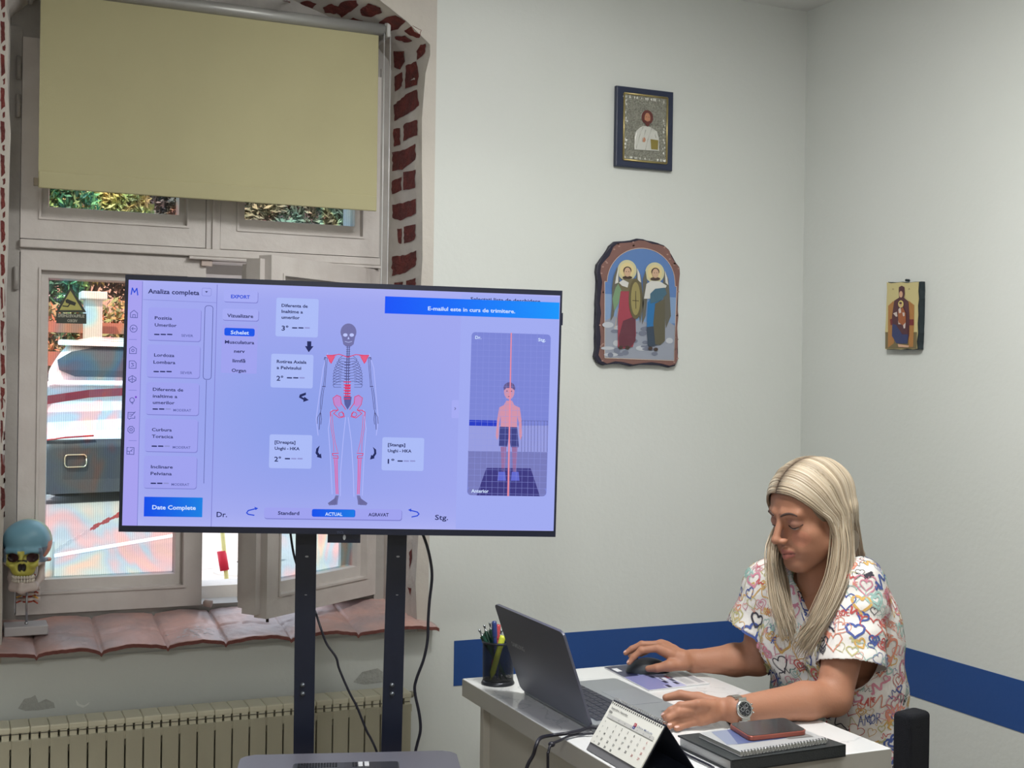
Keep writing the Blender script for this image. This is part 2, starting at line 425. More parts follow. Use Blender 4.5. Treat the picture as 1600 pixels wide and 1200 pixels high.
bricks = [
 X7([(612, 208), (655, 210), (658, 250), (640, 282), (614, 275)]), X7([(662, 268), (705, 250), (716, 300), (708, 345), (660, 360)]),
 X7([(616, 312), (648, 292), (648, 352), (618, 375)]), X7([(614, 428), (670, 380), (708, 365), (716, 430), (680, 458), (616, 494)]),
 X7([(612, 525), (640, 520), (640, 590), (614, 600)]), X7([(655, 505), (710, 487), (708, 550), (652, 575)]),
 X7([(608, 622), (660, 610), (702, 585), (702, 652), (650, 690), (608, 697)]), X7([(606, 735), (645, 722), (645, 775), (606, 793)]),
 X7([(652, 702), (702, 692), (700, 765), (652, 776)]), X7([(608, 835), (660, 825), (704, 810), (704, 870), (640, 900), (608, 888)]),
 X7([(628, 935), (646, 932), (646, 995), (632, 990)]), X7([(654, 925), (702, 915), (700, 980), (655, 992)]),
 X7([(606, 1045), (660, 1040), (704, 1022), (706, 1080), (660, 1112), (606, 1125)]), X7([(614, 1150), (650, 1150), (650, 1190), (614, 1190)]),
 X7([(664, 1145), (702, 1135), (702, 1200), (664, 1200)]),
 [(631, 48), (645, 40), (659, 47), (655, 59), (640, 56)], [(618, 57), (632, 56), (645, 64), (632, 67), (618, 62)],
 [(651, 80), (657, 70), (665, 68), (664, 84), (652, 93)], [(584, 44), (600, 28), (618, 24), (634, 33), (622, 46), (600, 52)],
 [(563, 15), (575, 5), (594, 12), (597, 20), (580, 27), (566, 24)], [(522, 18), (535, 2), (556, 1), (560, 8), (548, 18), (534, 27)],
 [(540, 32), (552, 28), (570, 34), (566, 42), (550, 38)], [(505, 12), (518, 6), (532, 12), (525, 22), (508, 20)],
 [(468, 4), (480, 1), (494, 6), (488, 13), (472, 9)], [(440, 1), (455, 0.5), (452, 4)],
 [(639, 862), (643, 858), (644, 872), (640, 890)], [(637, 918), (642, 920), (641, 930)],
]
for y0 in range(-20, 780, 52):                      # left jamb, seen almost edge on
    bricks.append([(1, y0), (7, y0+3), (8, y0+30), (2, y0+36)])
    bricks.append([(4, y0+40), (8, y0+38), (8, y0+47), (5, y0+48)])
b = MB()
for p in bricks: patch(b, p)
b.build('exposed_brick', M_brick, wall_back)
# flaking paint above the radiator
b = MB()
for pts, m_ in (([(28, 1107), (38, 1092), (48, 1090), (55, 1086), (60, 1098), (72, 1092), (84, 1098), (86, 1106), (60, 1110), (40, 1111)], 0),
            ([(118, 1093), (124, 1100), (132, 1102), (140, 1097), (138, 1101), (130, 1106), (120, 1102)], 1), ([(552, 1066), (566, 1050), (590, 1044), (598, 1050), (598, 1066), (570, 1070)], 0)):
    b.mi = m_; b.face([at_y(x, y, -0.0008) for x, y in pts])
b.build('flaking_paint', [mat('bare_plaster', rgb(172, 173, 169), 0.9, bump=(80, 0.6)), mat('paint_flake', rgb(226, 228, 224), 0.7)], wall_back)
struct(box('wall_right', XR, XR+0.2, YF, 0.46, 0, CH, M_wall))
struct(box('wall_left', XL-0.2, XL, YF, 0.0, 0, CH, M_wall))
struct(box('wall_front', XL-0.2, XR+0.2, YF-0.2, YF, 0, CH, M_wall))
struct(box('floor', XL-0.2, XR+0.2, YF-0.2, 0.0, -0.1, 0, M_floor))
struct(box('ceiling', XL-0.4, XR+0.4, YF-0.4, 0.46, CH, CH+0.35, M_ceil))
xs = at_y(709, 1035, 0)[0]
struct(box('trim_1', xs, XR, -0.0015, 0, 0.577, 0.706, M_blue))
struct(box('trim_2', XR-0.0015, XR, -3.2, 0, 0.572, 0.704, M_blue))
M_lampf = mat('lamp_frame', rgb(235, 235, 235), 0.4); M_lampd = mat('lamp_diffuser', rgb(240, 240, 240), 0.5, emit=(1, 0.985, 0.95, 1), es=1.5)
for k, ((lx, ly), pw) in enumerate(LAMPS):
    t = thing('ceiling_or_fill_lamp', (lx, ly, 2.635), ('square white ceiling panel lamp over the desk', 'square white ceiling panel lamp at the far end of the room')[k], 'ceiling lamp')
    b = MB(); b.box(lx-.30, lx+.30, ly-.30, ly+.30, 2.640, CH); b.build('lamp_frame', M_lampf, t)
    b = MB(); b.box(lx-.27, lx+.27, ly-.27, ly+.27, 2.636, 2.640); b.build('lamp_diffuser', M_lampd, t)

M_globe = bpy.data.materials.new('globe_glass'); M_globe.use_nodes = True; _n = M_globe.node_tree.nodes; _b = _n['Principled BSDF']
_b.inputs['Base Color'].default_value = (0.9, 0.9, 0.9, 1); _b.inputs['Transmission Weight'].default_value = 1.0; _b.inputs['Roughness'].default_value = 0.0; _b.inputs['IOR'].default_value = 1.0; _b.inputs['Alpha'].default_value = 0.25
for k, ((lx, ly), pw) in enumerate(FILL_GLOBES):
    t = thing('fill_globe', (lx, ly, 2.36), ('small clear glass ceiling lamp near the window wall', 'clear glass ceiling lamp nearer the middle of the room')[k], 'ceiling lamp')
    b = MB(); b.lathe([(.0001, 0), (.05, 0), (.05, .02), (.015, .03), (.015, .09), (.0001, .09)], (lx, ly, CH), 24, (0, 0, -1)); b.build('fill_globe_base', M_lampf, t)
    b = MB(); b.ball((lx, ly, 2.46), 0.10, 24, 16); b.build('globe', M_globe, t)
# ================================================================== WINDOW
WY = 0.2
win = thing('window_1', (0.655, 0.22, 0.79)); win['kind'] = 'structure'
def ring(b, x0, x1, z0, z1, w, y0, y1, bev=0.0, wb=None):
    """mitred rectangular ring; bev makes the inner edge slope back"""
    wb = wb or w; i0 = (x0+w, x1-w, z0+wb, z1-w)
    def rect(a, y): return [(a[0], y, a[2]), (a[1], y, a[2]), (a[1], y, a[3]), (a[0], y, a[3])]
    o = (x0, x1, z0, z1); j0 = (i0[0]+bev, i0[1]-bev, i0[2]+bev, i0[3]-bev)
    A, B_, C_, D_ = rect(o, y0), rect(i0, y0), rect(j0, y1), rect(o, y1)
    for P, Q in ((A, B_), (B_, C_), (C_, D_), (D_, A)):
        for i in range(4): b.face([P[i], P[(i+1) % 4], Q[(i+1) % 4], Q[i]])
# box frame
b = MB()
b.box(0.130, 0.166, 0.195, 0.30, ZS-0.02, 2.36); b.box(1.150, 1.185, 0.195, 0.30, ZS-0.02, 2.36)
b.box(0.130, 1.185, 0.205, 0.30, ZS-0.02, 0.815); 
hp = [(x, z) for x, z in pb if z > 2.33]; hp = [(max(min(x, 1.185), .13), z+0.01) for x, z in hp]
b.prism([(1.185, 0.20, 2.335)]+[(x, 0.20, z) for x, z in hp]+[(0.13, 0.20, 2.335)], (0, 0.08, 0))
b.build('frame_box', M_frame_shaded, win)
b = MB()
b.box(0.166, 1.150, 0.178, 0.30, 1.781, 1.803, 0.003); b.box(0.166, 1.150, 0.196, 0.30, 1.770, 1.781)
b.box(0.600, 1.150, 0.170, 0.20, 1.772, 1.780, 0.002)
b.box(0.648, 0.687, 0.188, 0.29, 1.803, 2.335, 0.002); b.box(0.664, 0.671, 0.180, 0.19, 1.803, 2.335)
b.build('transom', M_frame, win)
b = MB(); ring(b, 0.17, 1.15, 0.80, 1.79, 0.045, 0.33, 0.38, 0.01); ring(b, 0.17, 1.15, 1.79, 2.36, 0.045, 0.33, 0.38, 0.01)
b.box(0.632, 0.672, 0.33, 0.38, 0.82, 2.34)
b.box(0.15, 1.17, 0.36, 0.50, 0.775, 0.80)
b.build('outer_frame', mat('outer_window_paint', rgb(226, 222, 218), 0.5, bump=(45, 0.2)), win)
# glass with an iridescent sun film
def film(name, a, lo, seed, stripe=True):
    m = bpy.data.materials.new(name); m.use_nodes = True; n = m.node_tree.nodes; l = m.node_tree.links; n.clear()
    tc = n.new('ShaderNodeTexCoord'); mp = n.new('ShaderNodeMapping'); mp.inputs['Scale'].default_value = (1, 1, 0.7); mp.inputs['Location'].default_value = (seed, seed*2, 0)
    l.new(tc.outputs['Object'], mp.inputs[0])
    t = n.new('ShaderNodeTexNoise'); t.inputs['Scale'].default_value = 5.5; t.inputs['Detail'].default_value = 2; t.inputs['Distortion'].default_value = 1.2; l.new(mp.outputs[0], t.inputs['Vector'])
    mm = n.new('ShaderNodeMath'); mm.operation = 'MULTIPLY'; mm.inputs[1].default_value = 3.0; l.new(t.outputs['Fac'], mm.inputs[0])
    fr = n.new('ShaderNodeMath'); fr.operation = 'FRACT'; l.new(mm.outputs[0], fr.inputs[0])
    r = n.new('ShaderNodeValToRGB'); el = r.color_ramp.elements
    cs = [(0, (1, .84, .78)), (0.25, (.97, .82, .83)), (0.5, (.76, .90, .97)), (0.7, (.82, .94, .92)), (0.88, (1, .90, .80)), (1, (1, .84, .78))]
    el[0].position = 0; el[0].color = (*cs[0][1], 1); el[1].position = 1; el[1].color = (*cs[-1][1], 1)
    for p, c in cs[1:-1]: e = el.new(p); e.color = (*c, 1)
    l.new(fr.outputs[0], r.inputs[0])
    mx = n.new('ShaderNodeMix'); mx.data_type = 'RGBA'; mx.blend_type = 'MULTIPLY'; mx.inputs[0].default_value = 1
    l.new(r.outputs[0], mx.inputs[6]); mx.inputs[7].default_value = (lo, lo, lo, 1)
    last = mx.outputs[2]
    if stripe:
        w = n.new('ShaderNodeTexWave'); w.inputs['Scale'].default_value = 55; w.bands_direction = 'X'; l.new(tc.outputs['Object'], w.inputs['Vector'])
        m2 = n.new('ShaderNodeMapRange'); m2.inputs[3].default_value = 0.90; m2.inputs[4].default_value = 1.0; l.new(w.outputs['Fac'], m2.inputs[0])
        m3 = n.new('ShaderNodeMix'); m3.data_type = 'RGBA'; m3.blend_type = 'MULTIPLY'; m3.inputs[0].default_value = 1; l.new(last, m3.inputs[6]); l.new(m2.outputs[0], m3.inputs[7]); last = m3.outputs[2]
    tr = n.new('ShaderNodeBsdfTransparent'); l.new(last, tr.inputs[0])
    gl = n.new('ShaderNodeBsdfGlossy'); gl.inputs['Roughness'].default_value = 0.03
    ms = n.new('ShaderNodeMixShader'); ms.inputs[0].default_value = a; l.new(tr.outputs[0], ms.inputs[1]); l.new(gl.outputs[0], ms.inputs[2])
    o = n.new('ShaderNodeOutputMaterial'); l.new(ms.outputs[0], o.inputs[0]); return m
G1 = film('film_glass', 0.04, 0.95, 0.0); G2 = film('film_glass_upper', 0.04, 0.9, 3.0); G3 = film('film_glass_open', 0.05, 1.0, 6.0)
def sash(x0, x1, z0, z1, glass, name='sash', bot=0.052, rot=None, astragal=False):
    b = MB()
    ring(b, x0, x1, z0, z1, 0.045, 0.192, 0.235, 0.0, bot)
    ring(b, x0+0.045, x1-0.045, z0+bot, z1-0.045, 0.006, 0.188, 0.210, 0.002)       # raised bead round the rebate
    ring(b, x0+0.050, x1-0.050, z0+bot+0.004, z1-0.050, 0.020, 0.208, 0.238, 0.004, 0.032)
    if astragal:
        b.box(x0-0.018, x0+0.002, 0.215, 0.262, z0+0.010, z1-0.010); b.box(x0-0.008, x0+0.03, 0.235, 0.285, z0+0.022, z1-0.022); b.box(x0+0.012, x0+0.05, 0.280, 0.305, z0+0.036, z1-0.036)
        ring(b, x0+0.02, x1-0.01, z0+0.02, z1-0.02, 0.05, 0.235, 0.275, 0.0)
    if rot: bmesh.ops.rotate(b.bm, verts=b.bm.verts, cent=Vector((x1, 0.2, 0)), matrix=Matrix.Rotation(rot, 3, 'Z'))
    s_ = b.build(name, M_frame, win)
    b = MB(); b.box(x0+0.066, x1-0.066, 0.224, 0.228, z0+bot+0.030, z1-0.066)
    if rot: bmesh.ops.rotate(b.bm, verts=b.bm.verts, cent=Vector((x1, 0.2, 0)), matrix=Matrix.Rotation(rot, 3, 'Z'))
    b.build('pane', glass, s_); return s_
sash(0.167, 0.647, 1.806, 2.334, G2); sash(0.688, 1.150, 1.806, 2.334, G2)
low = sash(0.169, 0.650, 0.815, 1.776, G1)
opn = sash(0.672, 1.150, 0.818, 1.770, G3, rot=math.radians(36), astragal=True)
opn['label'] = 'casement standing open into the room'
b = MB()                                            # stay, catches and hinge knuckles
b.tube([(0.655, 0.17, 0.825), (0.672, 0.16, 0.822)], 0.010, 10); b.ball((0.660, 0.178, 0.822), 0.009)
b.box(0.635, 0.665, 0.18, 0.192, 1.755, 1.772, 0.002)
b.build('catch', mat('catch_paint', rgb(186, 170, 162), 0.5), win)
b = MB()
for z in (2.25, 2.15, 1.70): b.cyl((0.158, 0.188, z-0.03), (0.158, 0.188, z+0.03), 0.006, 10)
b.build('hinge', M_frame_shaded, win)
fe = Vector((1.150, 0.2, 0))+Matrix.Rotation(math.radians(36), 3, 'Z') @ Vector((-0.46, 0.0, 0))
b = MB(); b.cyl((fe.x, fe.y+0.015, 0.804), (fe.x, fe.y+0.015, 0.822), 0.004, 10); b.build('drop_bolt', mat('dark_iron', rgb(60, 50, 50), 0.5, 0.5), opn if False else win)

# sill of rough terracotta tiles
M_terra = mat('terracotta', rgb(208, 166, 156), 0.4, bump=(16, 0.6, 8), var=(7, rgb(158, 144, 146), 0.85), spec=0.5)
jx = [0.02]+[at_y(q, 1010, -0.05)[0] for q in (57, 158, 262, 353, 455, 560)]+[1.262]
NX, NY = 260, 34; x0s, x1s = 0.02, 1.264; b = MB(); G = []
for i in range(NX+1):
    x = x0s+(x1s-x0s)*i/NX; row = []
    k = max(q for q in range(len(jx)) if jx[q] <= x+1e-9); k = min(k, len(jx)-2); t = (x-jx[k])/(jx[k+1]-jx[k])
    edge = noise.noise((x*20, 0, 5))*0.006+noise.noise((x*60, 0, 5))*0.002
    for j in range(NY+1):
        s_ = j/NY; yf = -0.055+0.010*math.sin(PI*t)*-1+edge; 
        if x > 1.215 or x < 0.125: yb = -0.0005
        else: yb = 0.20
        y = yf+(yb-yf)*s_
        row2 = 0 if y < 0.055 else 1
        arch = 0.015*(math.sin(PI*min(max(t, 0), 1)))**0.8*(1-0.45*max(0, (y+0.05)/0.25))
        z = 0.757+0.040*(y+0.055)/0.255+arch+0.0025*noise.noise((x*18, y*18, 2))+0.0015*noise.noise((x*70, y*70, 2))
        g = min(abs(t), abs(1-t))*(jx[k+1]-jx[k]); z -= 0.006*math.exp(-(g/0.0025)**2)
        z -= 0.004*math.exp(-((y-0.055-0.01*math.sin(x*30))/0.0028)**2)
        row.append((x, y, z))
    G.append(row)
V = [[b.bm.verts.new(p) for p in r] for r in G]; L2 = [[b.bm.verts.new((p[0], p[1], p[2]-0.009)) for p in (r[0], r[-1])] for r in G]
for i in range(NX):
    for j in range(NY):
        f = b.bm.faces.new((V[i][j], V[i+1][j], V[i+1][j+1], V[i][j+1])); f.smooth = True
    f = b.bm.faces.new((L2[i][0], L2[i+1][0], V[i+1][0], V[i][0])); f.material_index = 1
    f = b.bm.faces.new((L2[i][1], L2[i+1][1], L2[i+1][0], L2[i][0])); f.material_index = 1
f = b.bm.faces.new([V[NX][j] for j in range(NY+1)]+[L2[NX][1], L2[NX][0]]); f.material_index = 1
box('mortar_bed', 0.127, 1.214, 0.003, 0.2, 0.70, 0.757, M_wall, wall_back)
sill = struct(b.build('trim_3', [M_terra, mat('terracotta_edge', rgb(112, 62, 56), 0.7, bump=(60, 0.4))], fix=True, origin=(0.64, 0.07, 0.75)))
def sill_z(x, y):
    h = bvs.ray_cast(Vector((x, y, 1.2)), Vector((0, 0, -1))); return h[0].z
bvs = BVHTree.FromPolygons([v.co+BASE['trim_3'] for v in sill.data.vertices], [list(p.vertices) for p in sill.data.polygons])
b = MB()                                            # worn glaze with pale lime spots
for k in range(90):
    px_, py_ = random.gauss(305, 20), random.gauss(990, 4.5); p = at_z(px_, py_, 0.77); 
    if not (-0.05 < p[1] < 0.05): continue
    r_ = random.uniform(.001, .0035); zz = [(p[0]+r_*math.cos(a)*1.6, p[1]+r_*math.sin(a)) for a in (0, 1, 2.2, 3.3, 4.4, 5.4)]
    b.face([(x, y, sill_z(x, y)+0.0006) for x, y in zz])
b.build('lime_spots', mat('lime', rgb(205, 200, 202), 0.5), sill)

# roller blind
t = thing('roller_blind', (0.66, 0.08, 2.44), 'olive beige roller blind pulled a third of the way down the window', 'blind')
M_fab = mat('blind_fabric', rgb(172, 166, 130), 0.85, bump=(900, 0.15), var=(3, rgb(162, 156, 122), 0.5))
b = MB(); n = 30
for i in range(n):
    z0 = 1.968+(2.425-1.968)*i/n; z1 = 1.968+(2.425-1.968)*(i+1)/n; yy = lambda z: 0.080+0.004*((z-1.97)/0.45)
    b.face([(0.203, yy(z0), z0), (1.105, yy(z0), z0), (1.105, yy(z1), z1), (0.203, yy(z1), z1)])
b.build('fabric', M_fab, t)
b = MB(); b.box(0.203, 1.105, 0.0765, 0.0835, 1.925, 1.969, 0.003); b.build('hem_pocket', M_fab, t)
b = MB(); b.box(0.192, 0.203, 0.075, 0.085, 1.930, 1.950); b.build('bar_end', mat('bar_end', rgb(96, 84, 62), 0.5), t)
b = MB(); b.cyl((0.19, 0.084, 2.442), (1.125, 0.084, 2.442), 0.017, 20); b.build('roller_tube', mat('blind_tube', rgb(160, 160, 158), 0.4, 0.4), t)
for x in (0.184, 1.128):
    b = MB(); b.box(x-0.006, x+0.006, 0.06, 0.19, 2.418, 2.485, 0.004); b.box(x-0.009, x+0.009, 0.065, 0.10, 2.45, 2.50, 0.004); b.build('bracket', mat('blind_bracket', rgb(188, 188, 186), 0.4), t)
M_ch = mat('blind_chain', rgb(205, 205, 205), 0.35, 0.3)
for x in (1.118, 1.136):
    b = MB(); b.tube([(x, 0.072, 2.43), (x+.001, 0.07, 2.0), (x, 0.07, 1.5), (x+(1.127-x)*.8, 0.07, 1.28)], 0.0016, 6); b.build('pull_chain', M_ch, t)

# warning sticker on the pane (read from behind)
sg = thing('warning_sticker', (0.3, 0.219, 1.6), 'yellow triangular surveillance warning sticker with a dark caption, on the left pane', 'sticker')
yg = 0.2225
P = lambda x, y: at_y(x, y, yg)
sh = Sheet((0, yg, 0), (1, 0, 0), (0, 0, 1), (0, -1, 0))
uv = lambda x, y: (P(x, y)[0], P(x, y)[2])
sh.poly('d', [uv(87, 488), uv(110, 448), uv(135, 488)], 0.0002); sh.poly('y', [uv(93, 484.5), uv(110, 454), uv(128.5, 484.5)], 0.0006)
sh.poly('d', [uv(88, 490), uv(135, 490), uv(135, 506), uv(88, 505)], 0.0002)
sh.poly('k', [uv(102, 469), uv(105, 467), uv(119, 473), uv(117, 478), uv(103, 473)], 0.001); sh.line('k', [uv(98, 478), uv(106, 479), uv(109, 475)], 0.003, 0.001)
x0, z0 = uv(132, 496.5); sh.text('w', 'SUPRAVEGHERE', x0, z0, 0.0085, 0.068, 0.02, 0.0008, mirror=True); x0, z0 = uv(121, 503.5); sh.text('w', 'VIDEO', x0, z0, 0.0075, 0.026, 0.02, 0.0008, mirror=True)
sh.build('d', 'sticker_ground', mat('sticker_dark', rgb(52, 56, 48), 0.5), sg); sh.build('y', 'sticker_yellow', mat('sticker_yellow', rgb(176, 172, 96), 0.5), sg)
sh.build('k', 'camera_symbol', mat('sticker_black', rgb(38, 40, 34), 0.5), sg); sh.build('w', 'sticker_caption', mat('sticker_white', rgb(176, 176, 160), 0.5), sg)

# ================================================================== RADIATOR
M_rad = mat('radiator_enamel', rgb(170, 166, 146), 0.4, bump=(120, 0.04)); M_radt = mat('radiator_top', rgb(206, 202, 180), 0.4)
rad = thing('radiator', (0.6, -0.08, 0.08), 'cream column radiator under the window sill', 'radiator')
pit = 0.044; RX1 = 1.158; nsec = 30
proto = None
for k in range(nsec):
    x = RX1-(k+1)*pit; o = None
    if proto is None:
        b = MB(); b.mi = 0
        b.box(x+0.0018, x+pit-0.0018, -0.132, -0.122, 0.10, 0.572, 0.0015); b.box(x, x+pit, -0.131, -0.123, 0.552, 0.571)
        b.box(x+0.016, x+pit-0.016, -0.122, -0.05, 0.12, 0.56)
        b.box(x+0.003, x+pit-0.003, -0.055, -0.047, 0.10, 0.572, 0.002)
        b.box(x+0.0005, x+pit-0.0005, -0.11, -0.065, 0.12, 0.16); b.box(x+0.0005, x+pit-0.0005, -0.11, -0.065, 0.53, 0.57)
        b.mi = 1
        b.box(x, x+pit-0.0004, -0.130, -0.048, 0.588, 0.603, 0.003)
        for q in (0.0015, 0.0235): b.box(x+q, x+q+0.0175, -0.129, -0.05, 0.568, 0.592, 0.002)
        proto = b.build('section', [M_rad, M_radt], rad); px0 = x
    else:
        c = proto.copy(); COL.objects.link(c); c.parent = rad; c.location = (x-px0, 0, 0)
b = MB(); b.cyl((RX1, -0.09, 0.588), (RX1+0.016, -0.09, 0.588), 0.009, 14); b.cyl((RX1+.012, -0.09, 0.588), (RX1+0.026, -0.09, 0.588), 0.006, 12); b.build('bleed_plug', mat('plug', rgb(150, 146, 128), 0.4, 0.3), rad)
b = MB(); b.tube([at_y(-30, 1152, -0.134), at_y(200, 1134, -0.134), at_y(456, 1111, -0.134), at_y(640, 1096, -0.134)], 0.0010, 6); b.build('wire', mat('rad_wire', rgb(60, 58, 52), 0.6), rad)
b = MB(); b.tube([(-0.1, -0.09, 0.14), (-0.16, -0.09, 0.14), (-0.18, -0.09, 0.12), (-0.18, -0.09, 0.0)], 0.010, 12); b.build('pipe', M_rad, rad)
b = MB()
for x in (0.15, 0.95): b.box(x-.01, x+.01, -0.12, -0.001, 0.155, 0.175)
b.build('wall_bracket', M_rad, rad)

# ================================================================== DESK
M_desk = mat('desk_gloss_white', rgb(226, 227, 228), 0.12, spec=0.5, coat=0.3)
M_carc = mat('desk_carcass', rgb(186, 184, 176), 0.35)
n_ = M_desk.node_tree.nodes; l_ = M_desk.node_tree.links; bb = n_['Principled BSDF']
tc = n_.new('ShaderNodeTexCoord'); tx = n_.new('ShaderNodeTexNoise'); tx.inputs['Scale'].default_value = 3.2; tx.inputs['Detail'].default_value = 6; tx.inputs['Distortion'].default_value = 1.6; l_.new(tc.outputs['Object'], tx.inputs['Vector'])
rp = n_.new('ShaderNodeValToRGB'); e = rp.color_ramp.elements; e[0].position = 0.488; e[0].color = rgb(228, 229, 230); e[1].position = 0.512; e[1].color = rgb(228, 229, 230); q = e.new(0.50); q.color = rgb(204, 207, 210)
l_.new(tx.outputs['Fac'], rp.inputs[0]); l_.new(rp.outputs[0], bb.inputs['Base Color'])
DX0, DX1, DY0, DY1 = 1.113, 1.678, -1.436, -0.612
desk = thing('desk', ((DX0+DX1)/2, (DY0+DY1)/2, 0), 'glossy white desk with pale grey veins in front of the seated woman', 'desk')
box('desktop', DX0, DX1, DY0, DY1, 0.709, DS, M_desk, desk, 0.0015)
b = MB(); b.prism([(DX0-.0008, DY0-.0008, .7095), (DX1+.0008, DY0-.0008, .7095), (DX1+.0008, DY1+.0008, .7095), (DX0-.0008, DY1+.0008, .7095)], (0, 0, .0392)); b.build('shaded_edge', mat('desk_edge_shade', rgb(176, 174, 166), .35), desk)  # ring over the desktop edges, their shade put into a greyer colour
box('side_panel', DX0+0.035, DX1-0.03, DY1-0.045, DY1-0.027, 0, 0.709, M_carc, desk); 
box('side_panel', DX0+0.035, DX1-0.03, DY0+0.027, DY0+0.045, 0, 0.709, M_carc, desk)
box('modesty_panel', DX0+0.052, DX0+0.070, DY0+0.045, DY1-0.045, 0.12, 0.709, M_carc, desk)
box('apron', DX0+0.10, DX1-0.06, DY0+0.020, DY0+0.026, 0.60, 0.709, M_carc, desk)
# ================================================================== TELEVISION
TW, TH, TYAW, TPT, TRO = 0.962, 0.559, -0.286, 0.003, -0.013
TC = Vector((0.807, -0.651, 1.383))
tu = Vector((math.cos(TYAW)*math.cos(TRO), math.sin(TYAW)*math.cos(TRO), math.sin(TRO)))
tn = Vector((math.sin(TYAW), -math.cos(TYAW), 0)); tv_ = tu.cross(tn)*-1
if tv_.z < 0: tv_ = -tv_
tv_ = (tv_*math.cos(TPT)+tn*math.sin(TPT)).normalized(); tn = tu.cross(tv_).normalized()
if tn.y > 0: tn = -tn
def tvuv(px_, py_):
    d = Vector(ray(px_, py_)); o = Vector(CAM); t = (TC-o).dot(tn)/d.dot(tn); p = o+d*t-TC; return (p.dot(tu), p.dot(tv_))
def tvp(u, v, h=0.0): return TC+tu*u+tv_*v+tn*h
tv = thing('television', tuple(TC+tv_*(-TH/2)), 'wide flat television showing a posture analysis with a skeleton, on the black stand', 'television')
M_bez = mat('tv_bezel', rgb(18, 23, 44), 0.3); M_tvb = mat('tv_back', rgb(24, 26, 34), 0.5)
iu0, iv1 = tvuv(201, 438); iu1, iv0 = tvuv(866, 829.5); iu0b = tvuv(191, 821)[0]; iu1b = tvuv(874, 461)[0]
iu0 = (iu0+iu0b)/2; iu1 = (iu1+iu1b)/2; iv1 = (iv1+tvuv(874, 461)[1])/2; iv0 = (iv0+tvuv(191, 821)[1])/2
b = MB(); W2, H2 = TW/2, TH/2
def tri(u0, u1, v0, v1, h0, h1, bm_): bm_.hexa([tvp(u0, v0, h0), tvp(u1, v0, h0), tvp(u1, v0, h1), tvp(u0, v0, h1), tvp(u0, v1, h0), tvp(u1, v1, h0), tvp(u1, v1, h1), tvp(u0, v1, h1)])
tri(-W2, iu0, -H2, H2, -0.012, 0.002, b); tri(iu1, W2, -H2, H2, -0.012, 0.002, b); tri(iu0, iu1, iv1, H2, -0.012, 0.002, b); tri(iu0, iu1, -H2, iv0, -0.012, 0.002, b)
b.build('bezel', M_bez, tv)
b = MB(); tri(-W2+.002, W2-.002, -H2+.002, H2-.002, -0.030, -0.002, b); tri(-W2*.72, W2*.72, -H2+.01, H2*.35, -0.062, -0.028, b); b.build('housing', M_tvb, tv)
b = MB(); u0, v0 = tvuv(512, 833); u1, v1 = tvuv(563, 849)
tri(u0, u1, v1, v0, -0.020, -0.006, b); b.build('sensor_bar', M_bez, tv)
b = MB(); u0, v0 = tvuv(535, 835); u1, v1 = tvuv(541, 845); b.prism([tvp((u0+u1)/2+q[0], (v0+v1)/2+q[1], -0.0055) for q in circ(0, 0, 0.003, 0.006, 14)], tn*0.001); b.build('sensor_window', mat('sensor_window', rgb(190, 196, 204), 0.3), tv)
shh = Sheet(TC, tu, tv_, tn)
u0, v0 = tvuv(526, 833.5); shh.text('l', 'TCL', u0, v0, 0.0055, 0.017, 0.02, 0.0024); shh.build('l', 'brand_mark', mat('tv_mark', rgb(60, 66, 92), 0.4), tv)
b = MB(); u0, v0 = tvuv(879, 497); tri(W2-0.002, W2+0.004, v0-0.016, v0+0.012, -0.02, -0.006, b); b.build('side_button', M_bez, tv)

def em(name, r, g, b_, k=1.0):
    return mat('screen_'+name, (0.004, 0.004, 0.005, 1), 0.35, emit=rgb(r, g, b_), es=k, spec=0.12)
# background picture: lavender with soft darker and lighter areas
def em_grad(name, stops, ax='U', sc=1.0):
    m = bpy.data.materials.new(name); m.use_nodes = True; n = m.node_tree.nodes; l = m.node_tree.links; bs = n['Principled BSDF']
    bs.inputs['Base Color'].default_value = (0.005, 0.005, 0.006, 1); bs.inputs['Roughness'].default_value = 0.35; bs.inputs['Specular IOR Level'].default_value = 0.12
    at = n.new('ShaderNodeVertexColor'); at.layer_name = 'Col'; l.new(at.outputs[0], bs.inputs['Emission Color']); bs.inputs['Emission Strength'].default_value = 1.0
    return m
def grid_quad(name, u0, u1, v0, v1, h, nx, ny, fn, m_, parent):
    V = []; Fq = []; C_ = []
    for j in range(ny+1):
        for i in range(nx+1):
            a, c = i/nx, j/ny; V.append(tvp(u0+(u1-u0)*a, v0+(v1-v0)*c, h)); C_.append(fn(a, c))
    for j in range(ny):
        for i in range(nx): k = j*(nx+1)+i; Fq.append((k, k+1, k+nx+2, k+nx+1))
    me = bpy.data.meshes.new(name); me.from_pydata([tuple(v) for v in V], [], Fq); set_colors(me, C_); return link(name, me, m_, parent)
M_sg = em_grad('screen_picture', None)
def sfn(a, c):
    base = np.array([160, 166, 238.]); cen = np.array([140, 158, 232.]); low = np.array([170, 176, 240.]); br = np.array([186, 188, 246.])
    w = math.exp(-((a-0.42)/0.28)**2-((c-0.45)/0.35)**2); k = base*(1-w)+cen*w
    wl = max(0, (0.16-c)/0.16); k = k*(1-.5*wl)+low*.5*wl
    we = math.exp(-(a/0.03)**2)+math.exp(-((1-a)/0.03)**2)+math.exp(-(c/0.03)**2)*.6+.5*math.exp(-((1-c)/0.04)**2); we = min(we, 1)*.6; k = k*(1-we)+br*we
    return (*[lin(q) for q in k], 1)
screen = grid_quad('screen', iu0, iu1, iv0, iv1, 0.0004, 60, 34, sfn, M_sg, tv)
PX = 1/ (684/TW)                                    # metres per photo pixel on the screen
D = Sheet(TC, tu, tv_, tn)
H0 = 0.0008
KN = [0]
